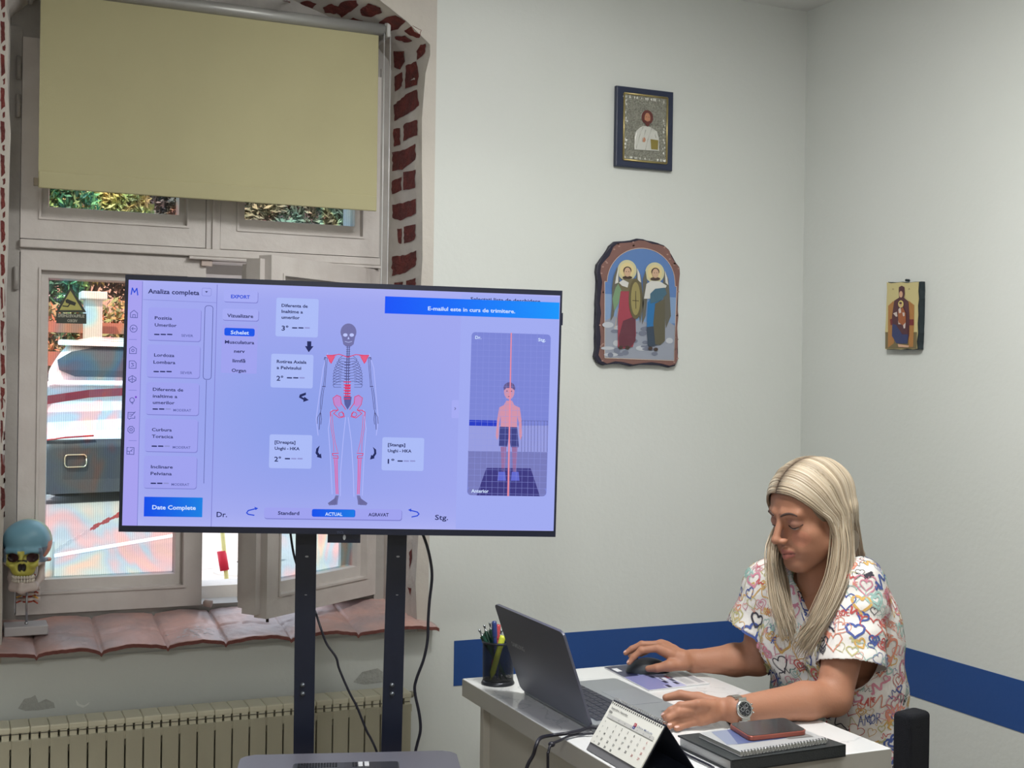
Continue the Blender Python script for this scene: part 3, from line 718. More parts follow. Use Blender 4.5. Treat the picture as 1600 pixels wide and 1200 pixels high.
def one(key): KN[0] += 1; return '%s#%03d' % (key, KN[0])
def PP(key, pts, L): D.poly(key, [tvuv(x, y) for x, y in pts], H0+0.00022*L)
def LL(key, pts, w, L, closed=False): D.line(key, [tvuv(x, y) for x, y in pts], w*PX, H0+0.00022*L, closed)
def TT(key, t, x0, y0, x1, cap, L=6, bold=0.012): u, v = tvuv(x0, y0); D.text(one(key), t, u, v, cap*PX, (x1-x0)*PX, bold+.010, H0+0.00022*L)
def RR(key, x0, y0, x1, y1, r, L, skew=True):       # rounded rectangle given by two photo corners
    (a, b_), (c, d) = tvuv(x0, y0), tvuv(x1, y1); D.poly(one(key) if abs(x1-x0) > 12 else key, rrect(min(a, c), min(b_, d), max(a, c), max(b_, d), r*PX), H0+0.00022*L)
def RO(key, x0, y0, x1, y1, r, w, L):
    (a, b_), (c, d) = tvuv(x0, y0), tvuv(x1, y1); D.line(key, rrect(min(a, c), min(b_, d), max(a, c), max(b_, d), r*PX), w*PX, H0+0.00022*L, True)
# panels
PP('side', [(201, 438), (223, 439), (214, 823), (191, 821)], 0)
PP('panel2', [(721, 460), (874, 464), (866, 829), (712, 826)], 0)
LL('shade', [(223, 440), (214.5, 821)], 1.0, 1); LL('shade', [(339.5, 445), (330, 823)], 1.0, 1); LL('shade', [(224, 468), (338, 473)], 0.6, 1)
LL('blue', [(205.2, 460), (207, 450), (210.2, 457), (214, 450.5), (215.4, 461)], 1.7, 3)
TT('ink', 'Analiza completa', 231.5, 458.3, 309, 7.2)
RO('shade', 316, 450, 330, 462.5, 2, 0.5, 1); PP('ink', [(320.5, 455), (325, 455.2), (322.7, 457.6)], 3)
cards = [(232, 480, 313, 533.5), (230.5, 538, 311.5, 591), (229, 597, 310, 649), (227.5, 654, 308, 706.5), (225.5, 712, 306.5, 763.5)]
for x0, y0, x1, y1 in cards: RR('shade', x0+.6, y0+.9, x1+.8, y1+1.2, 4, 1); RR('card', x0, y0, x1, y1, 4, 2)
rows = [(242, 499, 'Pozitia', 26), (242, 510, 'Umerilor', 33), (241, 557, 'Lordoza', 30.5), (240, 568, 'Lombara', 33), (239, 610.5, 'Diferenta de', 46), (239, 621, 'inaltime a', 37), (239, 631, 'umerilor', 33),
        (237.5, 673.5, 'Curbura', 30), (237.5, 684, 'Toracica', 32), (236, 731.5, 'Inclinare', 33), (235.5, 742, 'Pelviana', 32)]
for x, y, t_, w in rows: TT('ink', t_, x, y, x+w, 5.0, 6, 0.008)
for x, y, n, t_, tx_ in ((241, 522.5, 3, 'SEVER', 283.5), (240, 580.5, 3, 'SEVER', 282), (238.5, 639, 2, 'MODERAT', 271), (237, 697, 2, 'MODERAT', 270), (235.5, 755, 2, 'MODERAT', 268)):
    for k in range(3): RR('ink' if k < n else 'grey', x+k*10, y-1, x+k*10+8.5, y+1.2, 0.9, 3)
    TT('mid', t_, tx_, y+3.6, tx_+(18 if n == 3 else 27), 3.9, 6, 0.0)

TT('white', 'Date Complete', 238, 795.5, 304, 6.6)
RO('mid', 320.5, 477.5, 330, 593, 4.5, 0.9, 3); LL('mid', [(322.6, 594), (318.6, 755)], 0.8, 3)
# icons of the side bar
def IC(x, y): return lambda a, c: (x+a, y+c)
LL('mid', [(204, 489), (209.6, 484.8), (215, 489.4), (214.8, 496.5), (204, 496)], 1.0, 3, True); LL('mid', [(207.5, 496), (207.6, 491.5), (211.5, 491.6), (211.4, 496.2)], .9, 3)
for (x, y, r) in ((208.8, 513.5, 5.6), (206.5, 625, 3.6), (204.9, 671.3, 2.0), (207.8, 547.5, 1.9)): LL('mid', circ(x, y, r, n=14), 1.0, 3, True)
LL('mid', [(212, 513.7), (206, 513.5), (208.3, 511.3)], .9, 3); LL('mid', [(206, 513.5), (208.2, 515.8)], .9, 3)
LL('mid', [(202.5, 545), (207.5, 541.4), (213.4, 545), (213, 552.5), (202.6, 552.3)], 1.0, 3, True)
LL('mid', [(202.3, 564), (210, 564), (213, 567.4), (212.6, 575.6), (202, 575.3)], 1.0, 3, True); LL('mid', [(209.5, 568), (205.5, 567.5), (209.3, 571.5), (205, 572.6)], .9, 3)
LL('mid', [(201.3, 590), (207, 586.8), (212.7, 590.5), (212.4, 594.6), (206.6, 597.8), (201, 594.2)], 1.0, 3, True); LL('mid', [(207, 587), (206.8, 597.5)], .9, 3); LL('mid', [(201.5, 594), (206.8, 591.6), (212.4, 594.5)], .9, 3)
LL('mid', [(204.8, 629.5), (208.2, 629.6), (206.5, 631.6)], .9, 3); PP('mag', circ(212.5, 620.5, 1.6, n=10), 4)
LL('mid', [(210, 644.5), (200.3, 644.2), (200, 653.5), (202.5, 655.2), (204, 653.3), (210.7, 653.5), (210.8, 650)], 1.0, 3); LL('mid', [(205, 650.5), (211.5, 643.5)], 1.1, 3); LL('mid', [(202, 647), (206.5, 647.2)], .8, 3); LL('mid', [(202, 650), (204.5, 650.1)], .8, 3)
LL('mid', [(204.9+5.4*math.cos(a*PI/8)*(1 if a % 2 else .86), 671.3+5.6*math.sin(a*PI/8)*(1 if a % 2 else .86)) for a in range(16)], 1.0, 3, True)
LL('mid', [(203, 699.2), (209.6, 699.4), (209.2, 710), (198.4, 709.6), (198.6, 699.2), (201, 699.2)], 1.0, 3); LL('mid', [(207.5, 701.5), (204, 704.8), (206.5, 704.9)], .9, 3); LL('mid', [(198.4, 705), (202.5, 705.2), (202.3, 709.6)], .9, 3)
for y in (530.3, 609.6, 688.3): LL('shade', [(201.5, y), (213.5, y+.3)], .8, 3)
# view buttons
for x0, y0, x1, y1 in ((350, 452.5, 402.5, 473), (348, 482, 403.5, 501.5)): RR('shade', x0+.6, y0+.9, x1+.8, y1+1.2, 3.5, 1); RR('card2', x0, y0, x1, y1, 3.5, 2)
TT('blue', 'EXPORT', 361, 465.8, 390, 5.4, 6, 0.02); TT('ink', 'Vizualizare', 355, 495.5, 395, 5.4)
RR('card', 347.5, 507, 401, 584, 2, 1)
RR('btn', 350.8, 512, 397.8, 525.8, 3, 2); TT('white', 'Schelet', 360.5, 522, 388.5, 5.8)
for t_, x, y, w in (('Musculatura', 351.5, 536.6, 45), ('nerv', 365.8, 551, 16.5), ('limfă', 363.5, 566, 19.5), ('Organ', 362, 581, 22)): TT('ink', t_, x, y, x+w, 5.2)
# callouts
for x0, y0, x1, y1 in ((432, 465, 496.5, 527.5), (424, 552.5, 488.5, 607), (421.5, 678.5, 486.5, 732.5), (597.5, 683, 661.5, 736)): RR('call', x0, y0, x1, y1, 3, 2)
for t_, x, y, w in (('Diferenta de', 440, 479.5, 40.5), ('Inaltime a', 440, 488.8, 33), ('umerilor', 440, 498, 28), ('Rotirea Axiala', 432.5, 567, 46), ('a Pelvisului', 432.3, 576.5, 38),
                    ('[Dreapta]', 429.3, 693, 32), ('Unghi - HKA', 429.3, 702.6, 38.5), ('[Stanga]', 606, 697, 27.5), ('Unghi - HKA', 605.8, 706.3, 37.5)): TT('ink', t_, x, y, x+w, 4.9, 6, 0.016)
for t_, x, y in (('3°', 440, 516.3), ('2°', 432, 594.6), ('2°', 428.6, 720.8), ('1°', 605.6, 724.3)): TT('ink', t_, x, y, x+10.5, 7.6, 6, 0.012)
for x, y, n in ((456.3, 512.4, 2), (448.2, 590.4, 2), (445, 716.6, 1), (621, 720.3, 1)):
    for k in range(3): RR('ink' if k < n else 'grey', x+k*9.8, y-1.1, x+k*9.8+8.3, y+1.1, 0.9, 4)
PP('ink', [(480, 533.2), (486.5, 533.4), (486.3, 541), (490, 541), (482.4, 550.5), (476.6, 540.8), (480, 540.9)], 3)
PP('ink', [(478, 613.2), (468.5, 616.5), (467.2, 621), (474, 624.8), (474, 628), (482.5, 625), (475.5, 619.8), (475, 622), (471, 619.8), (478, 617)], 3)
PP('ink', [(499.6, 696), (494.2, 701), (493, 708), (496, 712), (495, 714), (502.5, 716), (501.5, 708.5), (499.5, 710), (497, 706.5), (498, 701.2)], 3)
PP('ink', [(582.5, 698.2), (587.6, 702.5), (588, 709), (584.6, 714), (585.2, 716), (578.2, 718), (580, 710.5), (581.8, 712), (584.6, 708), (584.3, 703)], 3)
# bottom row
TT('ink', 'Dr.', 338.5, 807.5, 354.5, 8.2, 6, 0.005); TT('ink', 'Stg.', 679.5, 812, 700.5, 8.2, 6, 0.005)
LL('blue', [(397, 805), (388, 803.5), (385.5, 801.2), (388, 797.6), (400, 794.6)], 1.8, 3); PP('blue', [(397.5, 791.8), (403.5, 794), (399.5, 797)], 3)
LL('blue', [(643.5, 807.6), (652, 805.8), (654.6, 803), (652, 800), (641, 797.2)], 1.8, 3); PP('blue', [(642.5, 794.5), (637.6, 796.6), (642.3, 799.6)], 3)
RR('shade', 413.5, 793.5, 628, 814, 4, 1); RR('card', 413, 792.8, 627.2, 812.5, 4, 2); RR('btn', 487.5, 795.2, 555, 808.2, 3, 3)
TT('ink', 'Standard', 434.3, 804, 467.3, 5.6); TT('white', 'ACTUAL', 508, 805.5, 535, 5.3); TT('ink', 'AGRAVAT', 575.5, 806.4, 607.5, 5.4)
# banner
TT('ink', 'Selectati lista de deschidere', 735, 469.5, 848, 5.4, 3)


TT('white', 'E-mailul este in curs de trimitere.', 668.5, 484.8, 808.5, 6.2, 8, 0.012)
RR('card2', 706, 625, 716.5, 653.5, 2, 2); LL('ink', [(710.3, 636.8), (712, 638.5), (710.2, 640.2)], .7, 3)
# photograph panel with the patient
def Q4(key, p, L): PP(key, p, L)
a, c = tvuv(737.2, 518.8), tvuv(853, 775.5); uL, vT, uR, vB = tvuv(733.5, 640)[0], a[1], tvuv(857, 650)[0], c[1]
D.poly('pwall', rrect(uL, vB, uR, vT, 6*PX), H0+0.00044)
def PQ(x, y): return (x, y)
PP('pwall2', [(733, 665), (857, 665), (855, 707), (731.5, 705)], 3)
PP('pfloor', [(731.5, 705), (855, 707), (853.5, 764), (731, 762)], 3); D.poly('pfloor', rrect(uL+.001, vB, uR-.001, tvuv(790, 762)[1], 6*PX), H0+0.00066)
PP('pblue', [(733.2, 656), (776, 657), (775.8, 666), (732.9, 665)], 4)
for k in range(9): x = 815+k*5; LL('pgrey', [(x, 657.5), (x-.3, 705.5)], .8, 4)
LL('pgrey', [(731.5, 705), (855, 707)], .7, 4); LL('pgrey', [(813, 657), (856, 658)], .6, 4)
PP('pmat', [(760, 731), (829, 731.6), (843.5, 775.4), (744.5, 774)], 5)
for k in range(1, 13): x = 737+k*9.3; LL('pgrid', [(x, 519.5), (x-5.3*(x-700)/100*0+(-6), 775)], .35, 7)
for k in range(1, 28): y = 519+k*9.3; LL('pgrid', [(736.5-6*k/28, y), (859.5-6*k/28, y+2.6)], .35, 7)
PP('pskin', [(787, 633), (791, 626), (800, 626), (803.5, 633), (812, 637), (814.5, 655), (815.5, 680), (813, 688), (811, 680), (810.5, 660), (808, 650), (807.5, 668), (782, 667), (782.5, 650), (779.5, 662), (779, 682), (776.5, 688), (774.5, 680), (776.8, 655), (780, 636.5)], 5)
PP('pskin', circ(795.5, 611.5, 8.2, 12.5, 18), 5); PP('phair', circ(795.6, 606.8, 9.2, 9.6, 12, 190, 360)+[(804, 610), (800, 606.5), (791, 606.2), (787.4, 610)], 6)
PP('peye', circ(792, 611, 1.2, .7, 8), 7); PP('peye', circ(799, 611.2, 1.2, .7, 8), 7); PP('peye', circ(795.5, 619.5, 2.2, .6, 8), 7)
PP('pshort', [(780.6, 666.5), (808.2, 667.5), (810.6, 698.5), (797.6, 698.4), (795, 680), (792.6, 698), (779, 697)], 6)
for x in (782, 799.5): PP('pskin2', [(x, 698), (x+9, 698.2), (x+8, 716), (x+6.5, 737), (x+1.5, 737), (x+1, 716)], 5)
for x in (778.5, 799.5): PP('pshoe', [(x, 737), (x+10.5, 737), (x+12, 751), (x-1.5, 751)], 6)
PP('pline', [(797.8, 520), (799.6, 520), (795, 775), (792.4, 775)], 8)
TT('white', 'Dr.', 742.3, 529.6, 752, 5.2, 9); TT('white', 'Stg.', 840.5, 533.2, 853, 5.2, 9); TT('white', 'Anterior', 736, 769.3, 764, 5.4, 9, .016)
# the skeleton
def SK(key, pts, w, L=4, closed=False): LL(key, [tuple(p) for p in pts], w*.72, L, closed)
for pts in ([(512, 552), (505, 575), (500, 610), (494, 655), (497, 680)], [(577, 553), (584, 575), (587, 610), (591, 655), (588, 680)], [(518, 640), (513, 670), (516, 710), (519, 772)], [(540, 652), (536, 690), (532, 740), (532, 775)], [(544, 652), (549, 690), (552, 740), (553, 776)], [(568, 640), (572, 670), (569, 710), (566, 774)]): SK('halo', pts, 1.6, 1)
PP('bone2', circ(544.5, 519, 12.4, 13.6, 22), 3); PP('bone2', [(534, 526), (555, 526), (552.5, 538), (548, 541.5), (541, 541.5), (536.5, 538)], 3)
for x in (539.6, 549.6): PP('lite', circ(x, 523.5, 3.5, 2.7, 12), 5)
PP('lite', [(544.5, 526), (542.8, 530), (546.2, 530)], 5); SK('lite', [(539, 533.5), (544.5, 535), (550, 533.5)], 1.0, 5)
for x in (-1.5, 1.5): SK('bone', [(544.5+x, 541), (543.6+x, 562), (542.6+x, 600), (542+x, 618)], 1.6)
for k in range(9): y = 543+k*3.3; SK('bone', [(541, y), (547, y)], 1.0, 5)
for k in range(14):
    y = 566+k*4.4; red = k > 6; SK('redd' if red else 'bone', [(538.6-(1.4 if red else 0), y), (547-(.3*k*.3)+(1.4 if red else 0), y)], 2.0, 6)
for k in range(10):
    y = 557+k*4.4; w = 9+14*math.sin(min(1, (k+2)/8)*PI/2); 
    for s_ in (-1, 1): SK('bone', [(543.3, y), (543.3+s_*w*.55, y-1.5), (543.3+s_*w, y+4.5), (543.3+s_*w*.93, y+8.5), (543.3+s_*w*.45, y+12-(k*.4))], 0.95)
SK('redd', [(517, 555.5), (530, 553.5), (543.5, 558), (556, 554), (573, 555.5)], 1.6, 6)
for s_, cx in ((-1, 543.3), (1, 543.3)):
    f_ = lambda a, c: (cx+s_*a, c)
    PP('red', [f_(20, 554.5), f_(33, 554.6), f_(30, 560), f_(29, 565), f_(25.5, 568), f_(22.5, 562)], 6); SK('redd', [f_(18, 556), f_(33, 555), f_(26, 568), f_(20, 557)], 1.2, 7)
    for o_ in (-1.3, 1.1): SK('bone', [f_(33.3+o_, 559), f_(34+o_, 570), f_(35.5+o_*.8, 590), f_(36.8+o_, 603)], 1.0)
    SK('bone', [f_(33, 559), f_(36, 558.5), f_(36.5, 562)], 1.6); SK('bone', [f_(35, 604), f_(39.5, 604)], 2.0)
    SK('bone', [f_(37, 606), f_(39, 620), f_(41, 640)], 1.1); SK('bone', [f_(39.5, 606), f_(42, 622), f_(43, 640)], 1.1)
    SK('bone', [f_(42, 641), f_(43.5, 650), f_(44.5, 671)], 1.4); SK('bone', [f_(42, 645), f_(41, 655), f_(42, 663)], 1.1); SK('bone', [f_(43, 645), f_(47, 652), f_(47.5, 662)], 1.1)
    SK('redd', [f_(3, 640), f_(10, 630), f_(11, 620), f_(17, 617.5), f_(23, 622), f_(21, 632), f_(15, 640), f_(22, 646), f_(13, 653), f_(5, 651), f_(9, 643)], 1.4, 6); PP('redl', [f_(11, 620), f_(17, 618), f_(22, 623), f_(20, 632), f_(14, 636), f_(9, 632)], 5)
    SK('redd', circ(cx+s_*10, 647.5, 4, 3.6, 12), 1.3, 6, True)
    SK('redd', [f_(15, 641), f_(22, 641), f_(27, 644), f_(26.5, 650)], 1.8, 6)
    for o_ in (-1.5, 1.5): SK('red', [f_(25.5+o_, 648), f_(24.5+o_, 668), f_(21+o_*.8, 690), f_(18.8+o_*2, 706)], 1.0, 6)
    SK('redd', [f_(14.5, 708), f_(24, 708.5), f_(23, 712), f_(15.5, 712), f_(15, 716), f_(23, 715.5)], 1.5, 6)
    for o_ in (-2.2, 2.0): SK('red', [f_(18.8+o_*1.2, 717), f_(18+o_*.7, 740), f_(16.5+o_*.8, 772)], 1.0, 6)
    PP('redl', [f_(21, 717), f_(15.8, 717), f_(15.2, 745), f_(14.8, 772), f_(18.4, 772), f_(20, 745)], 5)
    PP('bone2', [f_(14, 774), f_(19, 774), f_(21, 779), f_(31, 786), f_(29, 789.5), f_(16, 788.5), f_(15.5, 782)], 5)
    for k in range(4): SK('bone', [f_(18, 778+k*2), f_(30-k*3, 786.5+k*.9)], .8, 6)
PP('mid', [(537, 620), (549.5, 620), (548, 632), (543, 640), (538.5, 632)], 5)
for k in range(5): SK('redd', [(539.5, 603+k*4), (547, 603+k*4)], 3.0, 7)
COLS = dict(side=(166, 160, 238), panel2=(160, 170, 240), shade=(126, 128, 206), blue=(36, 74, 214), ink=(30, 38, 92), card=(158, 161, 238), card2=(164, 170, 242), grey=(140, 144, 206), mid=(86, 92, 160), btn=(14, 84, 232),
            btn2=(14, 112, 226), white=(206, 224, 255), mag=(110, 50, 190), call=(170, 186, 246), ban=(8, 92, 250), ban2=(6, 110, 252), ban3=(8, 132, 252), halo=(176, 184, 250), bone=(74, 76, 128), bone2=(112, 112, 166), lite=(186, 196, 250),
            red=(226, 90, 130), redd=(222, 50, 96), redl=(192, 132, 206), pwall=(122, 132, 212), pwall2=(150, 156, 222), pfloor=(118, 122, 186), pblue=(36, 58, 196), pgrey=(96, 100, 158), pmat=(58, 54, 126), pgrid=(142, 150, 224),
            pskin=(208, 146, 170), pskin2=(150, 110, 160), phair=(96, 86, 140), peye=(80, 60, 100), pshort=(62, 66, 134), pshoe=(96, 104, 206), pline=(232, 140, 160))
NM = dict(side='side_bar', panel2='right_panel', shade='screen_shading', blue='blue_symbol', ink='screen_text', card='list_card', card2='view_button', grey='level_dash', mid='menu_symbol', btn='blue_button', btn2='blue_button_glow',
          white='white_text', mag='notice_dot', call='callout_card', ban='banner', ban2='banner_middle', ban3='banner_end', halo='body_outline', bone='bone_line', bone2='skull_drawing', lite='skull_socket', red='red_bone', redd='red_joint', redl='pelvis_fill',
          pwall='photo_wall', pwall2='photo_lower_wall', pfloor='photo_floor', pblue='photo_stripe', pgrey='photo_radiator', pmat='photo_mat', pgrid='photo_grid', pskin='patient_body', pskin2='patient_legs', phair='patient_hair', peye='patient_face', pshort='patient_shorts', pshoe='patient_shoes', pline='plumb_line')
for k in list(D.d):
    kk = k.split('#')[0]; nm = {'ink': 'text_line', 'white': 'text_line', 'mid': 'text_line', 'blue': 'text_line', 'shade': 'card_shadow', 'btn': 'blue_button'}.get(kk, NM[kk]) if '#' in k else {'ink': 'dark_symbols', 'white': 'white_marks'}.get(kk, NM[kk])
    D.build(k, nm, em(kk, *COLS[kk]), screen)
def gq(x0, y0, x1, y1, L, c0, c1, nm, nx=24):
    (a, b_), (c, d) = tvuv(x0, y0), tvuv(x1, y1)
    grid_quad(nm, min(a, c), max(a, c), min(b_, d), max(b_, d), H0+0.00022*L, nx, 2, lambda u, v: (*[lin(p*(1-u)+q*u) for p, q in zip(c0, c1)], 1), M_sg, screen)
gq(601.8, 463, 873.4, 499, 6, (0, 80, 246), (0, 148, 250), 'banner'); gq(225.6, 776, 316, 808, 3, (8, 76, 232), (18, 128, 226), 'blue_button'); gq(490, 795.6, 554, 808, 4, (8, 80, 236), (16, 122, 226), 'blue_button')

# stand
M_st = mat('stand_steel', rgb(15, 22, 42), 0.38, spec=0.5); M_bolt = mat('bolt_zinc', rgb(120, 126, 134), 0.35, 0.8)
st = thing('tv_stand', (0.80, -0.66, 0), 'black twin-post rolling television stand with a low shelf', 'tv stand')
def stp(px_, py_, h): u, v = tvuv(px_, py_); return tvp(u, v, h)
M_holeglow = mat('post_hole', rgb(150, 152, 158), 0.6)
for (xa, xb, ya), (xc, xd) in (((460, 493.5, 700), (456.4, 489)), ((607.5, 638.5, 700), (597.5, 630))):
    # front face corners on a plane behind the set, carried down past the frame
    h1 = -0.075; top = [stp(xa, 832, h1), stp(xb, 832, h1)]; bot = [stp(xc, 1175, h1), stp(xd, 1175, h1)]
    dl = (bot[0]-top[0]).normalized(); dr = (bot[1]-top[1]).normalized()
    tl, tr_ = top[0]-dl*0.40, top[1]-dr*0.40; zl = 0.08
    bl = top[0]+dl*((top[0].z-zl)/-dl.z); br_ = top[1]+dr*((top[1].z-zl)/-dr.z); back = -tn*0.022; off = -tn*0.0
    b = MB(); b.hexa([bl, br_, br_+back, bl+back, tl, tr_, tr_+back, tl+back]); po = b.build('post', M_st, st)
    b = MB(); cx = (xa+xb)/2
    for hx, hy, rx, ry in (((xa+xb)/2+1, 877, 3.2, 1.7), ((xa+xb)/2-.5, 938.5, 2.4, 0.8)):
        cpt = stp(hx, hy, h1+0.0006); b.prism([cpt+tu*q[0]+tv_*q[1] for q in circ(0, 0, rx*PX*.9, ry*PX*.9, 12)], tn*0.0004)
    b.build('slot', M_holeglow, po)
    b = MB()
    for hy in (1083, 1097): 
        cpt = stp(cx-5.5 if xa < 500 else cx-8.5, hy, h1); b.lathe([(0.0001, 0.006), (0.0035, 0.0055), (0.0052, 0.003), (0.0055, 0)], cpt, 14, tn)
    b.build('bolt', M_bolt, po)
b = MB()
for q in (-0.11, 0.11): b.hexa([tvp(-0.30, q-.02, -0.075), tvp(0.30, q-.02, -0.075), tvp(0.30, q-.02, -0.062), tvp(-0.30, q-.02, -0.062), tvp(-0.30, q+.02, -0.075), tvp(0.30, q+.02, -0.075), tvp(0.30, q+.02, -0.062), tvp(-0.30, q+.02, -0.062)])
b.build('mount_plate', M_st, st)
# shelf: rounded slab in front of the posts
zsh = 0.632
c0 = stp(462, 1175, -0.075); eu = Vector((tu.x, tu.y, 0)).normalized(); en = Vector((tn.x, tn.y, 0)).normalized()
sc = Vector(at_z(546, 1176, zsh)); sc = sc+en*0.125
def shp(u, w, z=zsh): p = sc+eu*u+en*w; return Vector((p.x, p.y, z))
b = MB(); out = rrect(-0.2325, -0.125, 0.2325, 0.145, 0.030, 6); b.prism([shp(u, w, zsh-0.022) for u, w in out], (0, 0, 0.022), 0.003)
b.build('shelf', mat('shelf_black', rgb(96, 96, 108), 0.42, spec=0.5), st)
b = MB(); out = rrect(-0.17, -0.13, 0.17, -0.108, 0.004, 2); b.prism([shp(u, w, zsh-0.06) for u, w in out], (0, 0, 0.05)); b.build('shelf_bracket', M_st, st)
b = MB()
for u in (-0.24, 0.24): b.hexa([shp(u-.02, -.33, .05), shp(u+.02, -.33, .05), shp(u+.02, .33, .05), shp(u-.02, .33, .05), shp(u-.02, -.33, .085), shp(u+.02, -.33, .085), shp(u+.02, .33, .085), shp(u-.02, .33, .085)])
b.hexa([shp(-.24, -.13, .05), shp(.24, -.13, .05), shp(.24, -.09, .05), shp(-.24, -.09, .05), shp(-.24, -.13, .085), shp(.24, -.13, .085), shp(.24, -.09, .085), shp(-.24, -.09, .085)])
b.build('base_frame', M_st, st)
for u in (-0.24, 0.24):
    for w in (-0.31, 0.31):
        p = shp(u, w, 0.025); b = MB(); b.cyl(p-eu*.011, p+eu*.011, 0.025, 20); b.build('caster', mat('caster', rgb(30, 30, 32), 0.6), st)
# black device lying on the shelf
dv = thing('media_player', tuple(shp(0, 0, zsh)), 'flat black ribbed device with white keys lying on the stand shelf', 'media player')
b = MB(); cc = sc+en*0.01
def dvp(u, w, z): p = Vector(at_z(541, 1190, zsh+0.028)) + eu*u+en*w; return Vector((p.x, p.y, z))
b.prism([dvp(u, w, zsh+.0005) for u, w in rrect(-.108, -.0, .108, .12, .008, 3)], (0, 0, 0.027), 0.003)
b.build('body', mat('device_black', rgb(30, 32, 42), 0.35), dv)
b = MB()
for k in range(22):
    u = -0.098+k*0.0058
    if k in (14, 15, 16, 17, 18): continue
    for w in (0.006, 0.016, 0.026): b.prism([dvp(u+a, w+c, zsh+0.0273) for a, c in rrect(0, 0, 0.0042, 0.006, .0008, 1)], (0, 0, 0.0014))
b.build('ribs', mat('device_rib', rgb(20, 22, 30), 0.5), dv)
b = MB()
for u in (0.024, 0.037):
    for w in (0.006, 0.016, 0.026): b.prism([dvp(u+a, w+c, zsh+0.0273) for a, c in rrect(0, 0, 0.0095, 0.0075, .002, 2)], (0, 0, 0.0018))
b.build('white_keys', mat('device_keys', rgb(214, 216, 220), 0.5), dv)
# cables
M_cab = mat('cable_black', rgb(20, 20, 34), 0.45)
def cable(name, pts, r, label, cat='cable', n=8, m_=None, group=None):
    b = MB(); b.tube(spline(pts, n), r, 10); o = b.build(name, m_ or M_cab); tag(o, label, cat, group); return o
pp = lambda l_, t: [at_t(x, y, t) for x, y in l_]
cable('cable', pp([(650, 815), (662, 838), (671, 868), (675, 900), (671, 940), (669, 970), (668, 1000), (662, 1030), (651, 1060), (648, 1080), (655, 1115), (657, 1140), (652, 1162)], 2.93)+[Vector(at_t(649, 1176, 2.93)), Vector(at_t(646, 1210, 2.95)), Vector(at_t(646, 1420, 2.98))], 0.0034, 'black power cable hanging down right of the television posts')
cable('cable', pp([(452, 815), (455, 842), (460, 870), (470, 900), (484, 935), (493, 957)], 2.95)+pp([(500, 978), (510, 1005), (525, 1027), (530, 1045), (545, 1080), (558, 1105), (572, 1140), (580, 1155), (588, 1173)], 2.93)+pp([(596, 1200), (603, 1240), (610, 1320)], 2.95), 0.0028, 'thin black cable slanting down between the two stand posts')

# ================================================================== ICONS ON THE WALLS
def boxed(P0, P1, P2, P3, en, th, name, m_, parent, bev=0.001):
    b = MB(); b.prism([P0, P1, P2, P3], Vector(en)*th, bev); return b.build(name, m_, parent)
# 1: silver relief of a haloed bearded man in a dark frame
t = thing('framed_icon', tuple(at_y(1003, 266, 0)), 'dark blue framed silver relief icon of a bearded haloed man, high on the wall', 'religious icon')
q = [at_y(*p, 0) for p in ((959.5, 137), (1048, 144), (1046, 266), (957.5, 263))]
for v in q: v[1] = -0.001
IU0, IU1, IV0, IV1 = (q[0][0]+q[3][0])/2, (q[1][0]+q[2][0])/2, (q[2][2]+q[3][2])/2, (q[0][2]+q[1][2])/2
cu_, cv_ = (IU0+IU1)/2, (IV0+IV1)/2; w_, h_ = (IU1-IU0), (IV1-IV0)
b = MB(); b.prism([(IU0, -0.001, IV0), (IU1, -0.001, IV0), (IU1, -0.001, IV1), (IU0, -0.001, IV1)], (0, -0.017, 0), 0.003); b.build('frame', mat('icon_frame_dark', rgb(34, 42, 66), 0.45), t)
sI = Sheet((cu_, -0.018, cv_), (1, 0, 0), (0, 0, 1), (0, -1, 0))
def UV1(x, y): return ((x-470)/650*w_, -(y-600)/930*h_)         # from the close-up crop
a0, a1, b0, b1 = UV1(228, 0)[0], UV1(722, 0)[0], UV1(0, 985)[1], UV1(0, 215)[1]
b = MB(); M_gold = mat('gilt', rgb(176, 160, 110), 0.35, 0.7)
for A, B_ in (((a0, b0), (a1, b0)), ((a1, b0), (a1, b1)), ((a1, b1), (a0, b1)), ((a0, b1), (a0, b0))):
    b.tube([sI.P(A[0], A[1], 0.001), sI.P(B_[0], B_[1], 0.001)], 0.0032, 8)
b.build('gilt_slip', M_gold, t)
sI.poly('plate', [(a0, b0), (a1, b0), (a1, b1), (a0, b1)], 0.0006); pl = sI.build('plate', 'silver_plate', mat('silver_relief', rgb(176, 176, 164), 0.4, 0.35, bump=(260, 1.0, 6), var=(200, rgb(104, 104, 96), 0.6)), t)
b = MB(); rnd = random.Random(3)
for k in range(60):                                  # embossed leaf scrolls along the border
    side = k % 4; s_ = rnd.random()
    u, v = (a0+.006, b0+(b1-b0)*s_) if side == 0 else (a1-.008, b0+(b1-b0)*s_) if side == 1 else (a0+(a1-a0)*s_, b1-.010) if side == 2 else (a0+(a1-a0)*s_, b0+.008)
    u += rnd.uniform(-.003, .006)*(1 if side == 0 else -1); r_ = rnd.uniform(.0018, .0034)
    b.ball(sI.P(u, v, 0.001), r_, 8, 5, (1, .5, 1.5))
b.build('embossed_scroll', mat('silver_bright', rgb(206, 206, 200), 0.3, 0.4), t)
c1 = UV1(478, 455); b = MB(); b.lathe([(0.0165, 0), (0.0165, .002), (.0148, .003), (.0138, .0015), (.0001, .0014)], sI.P(*c1, 0.0006), 30, (0, -1, 0)); b.build('halo', mat('silver_bright', rgb(190, 190, 184)), t)
def shape(sh_, key, pts, h, fn=None): sh_.poly(key, [fn(*p) if fn else p for p in pts], h)
b = MB()
body = [(350, 860), (345, 780), (365, 640), (410, 590), (450, 570), (520, 575), (600, 620), (625, 700), (630, 850)]
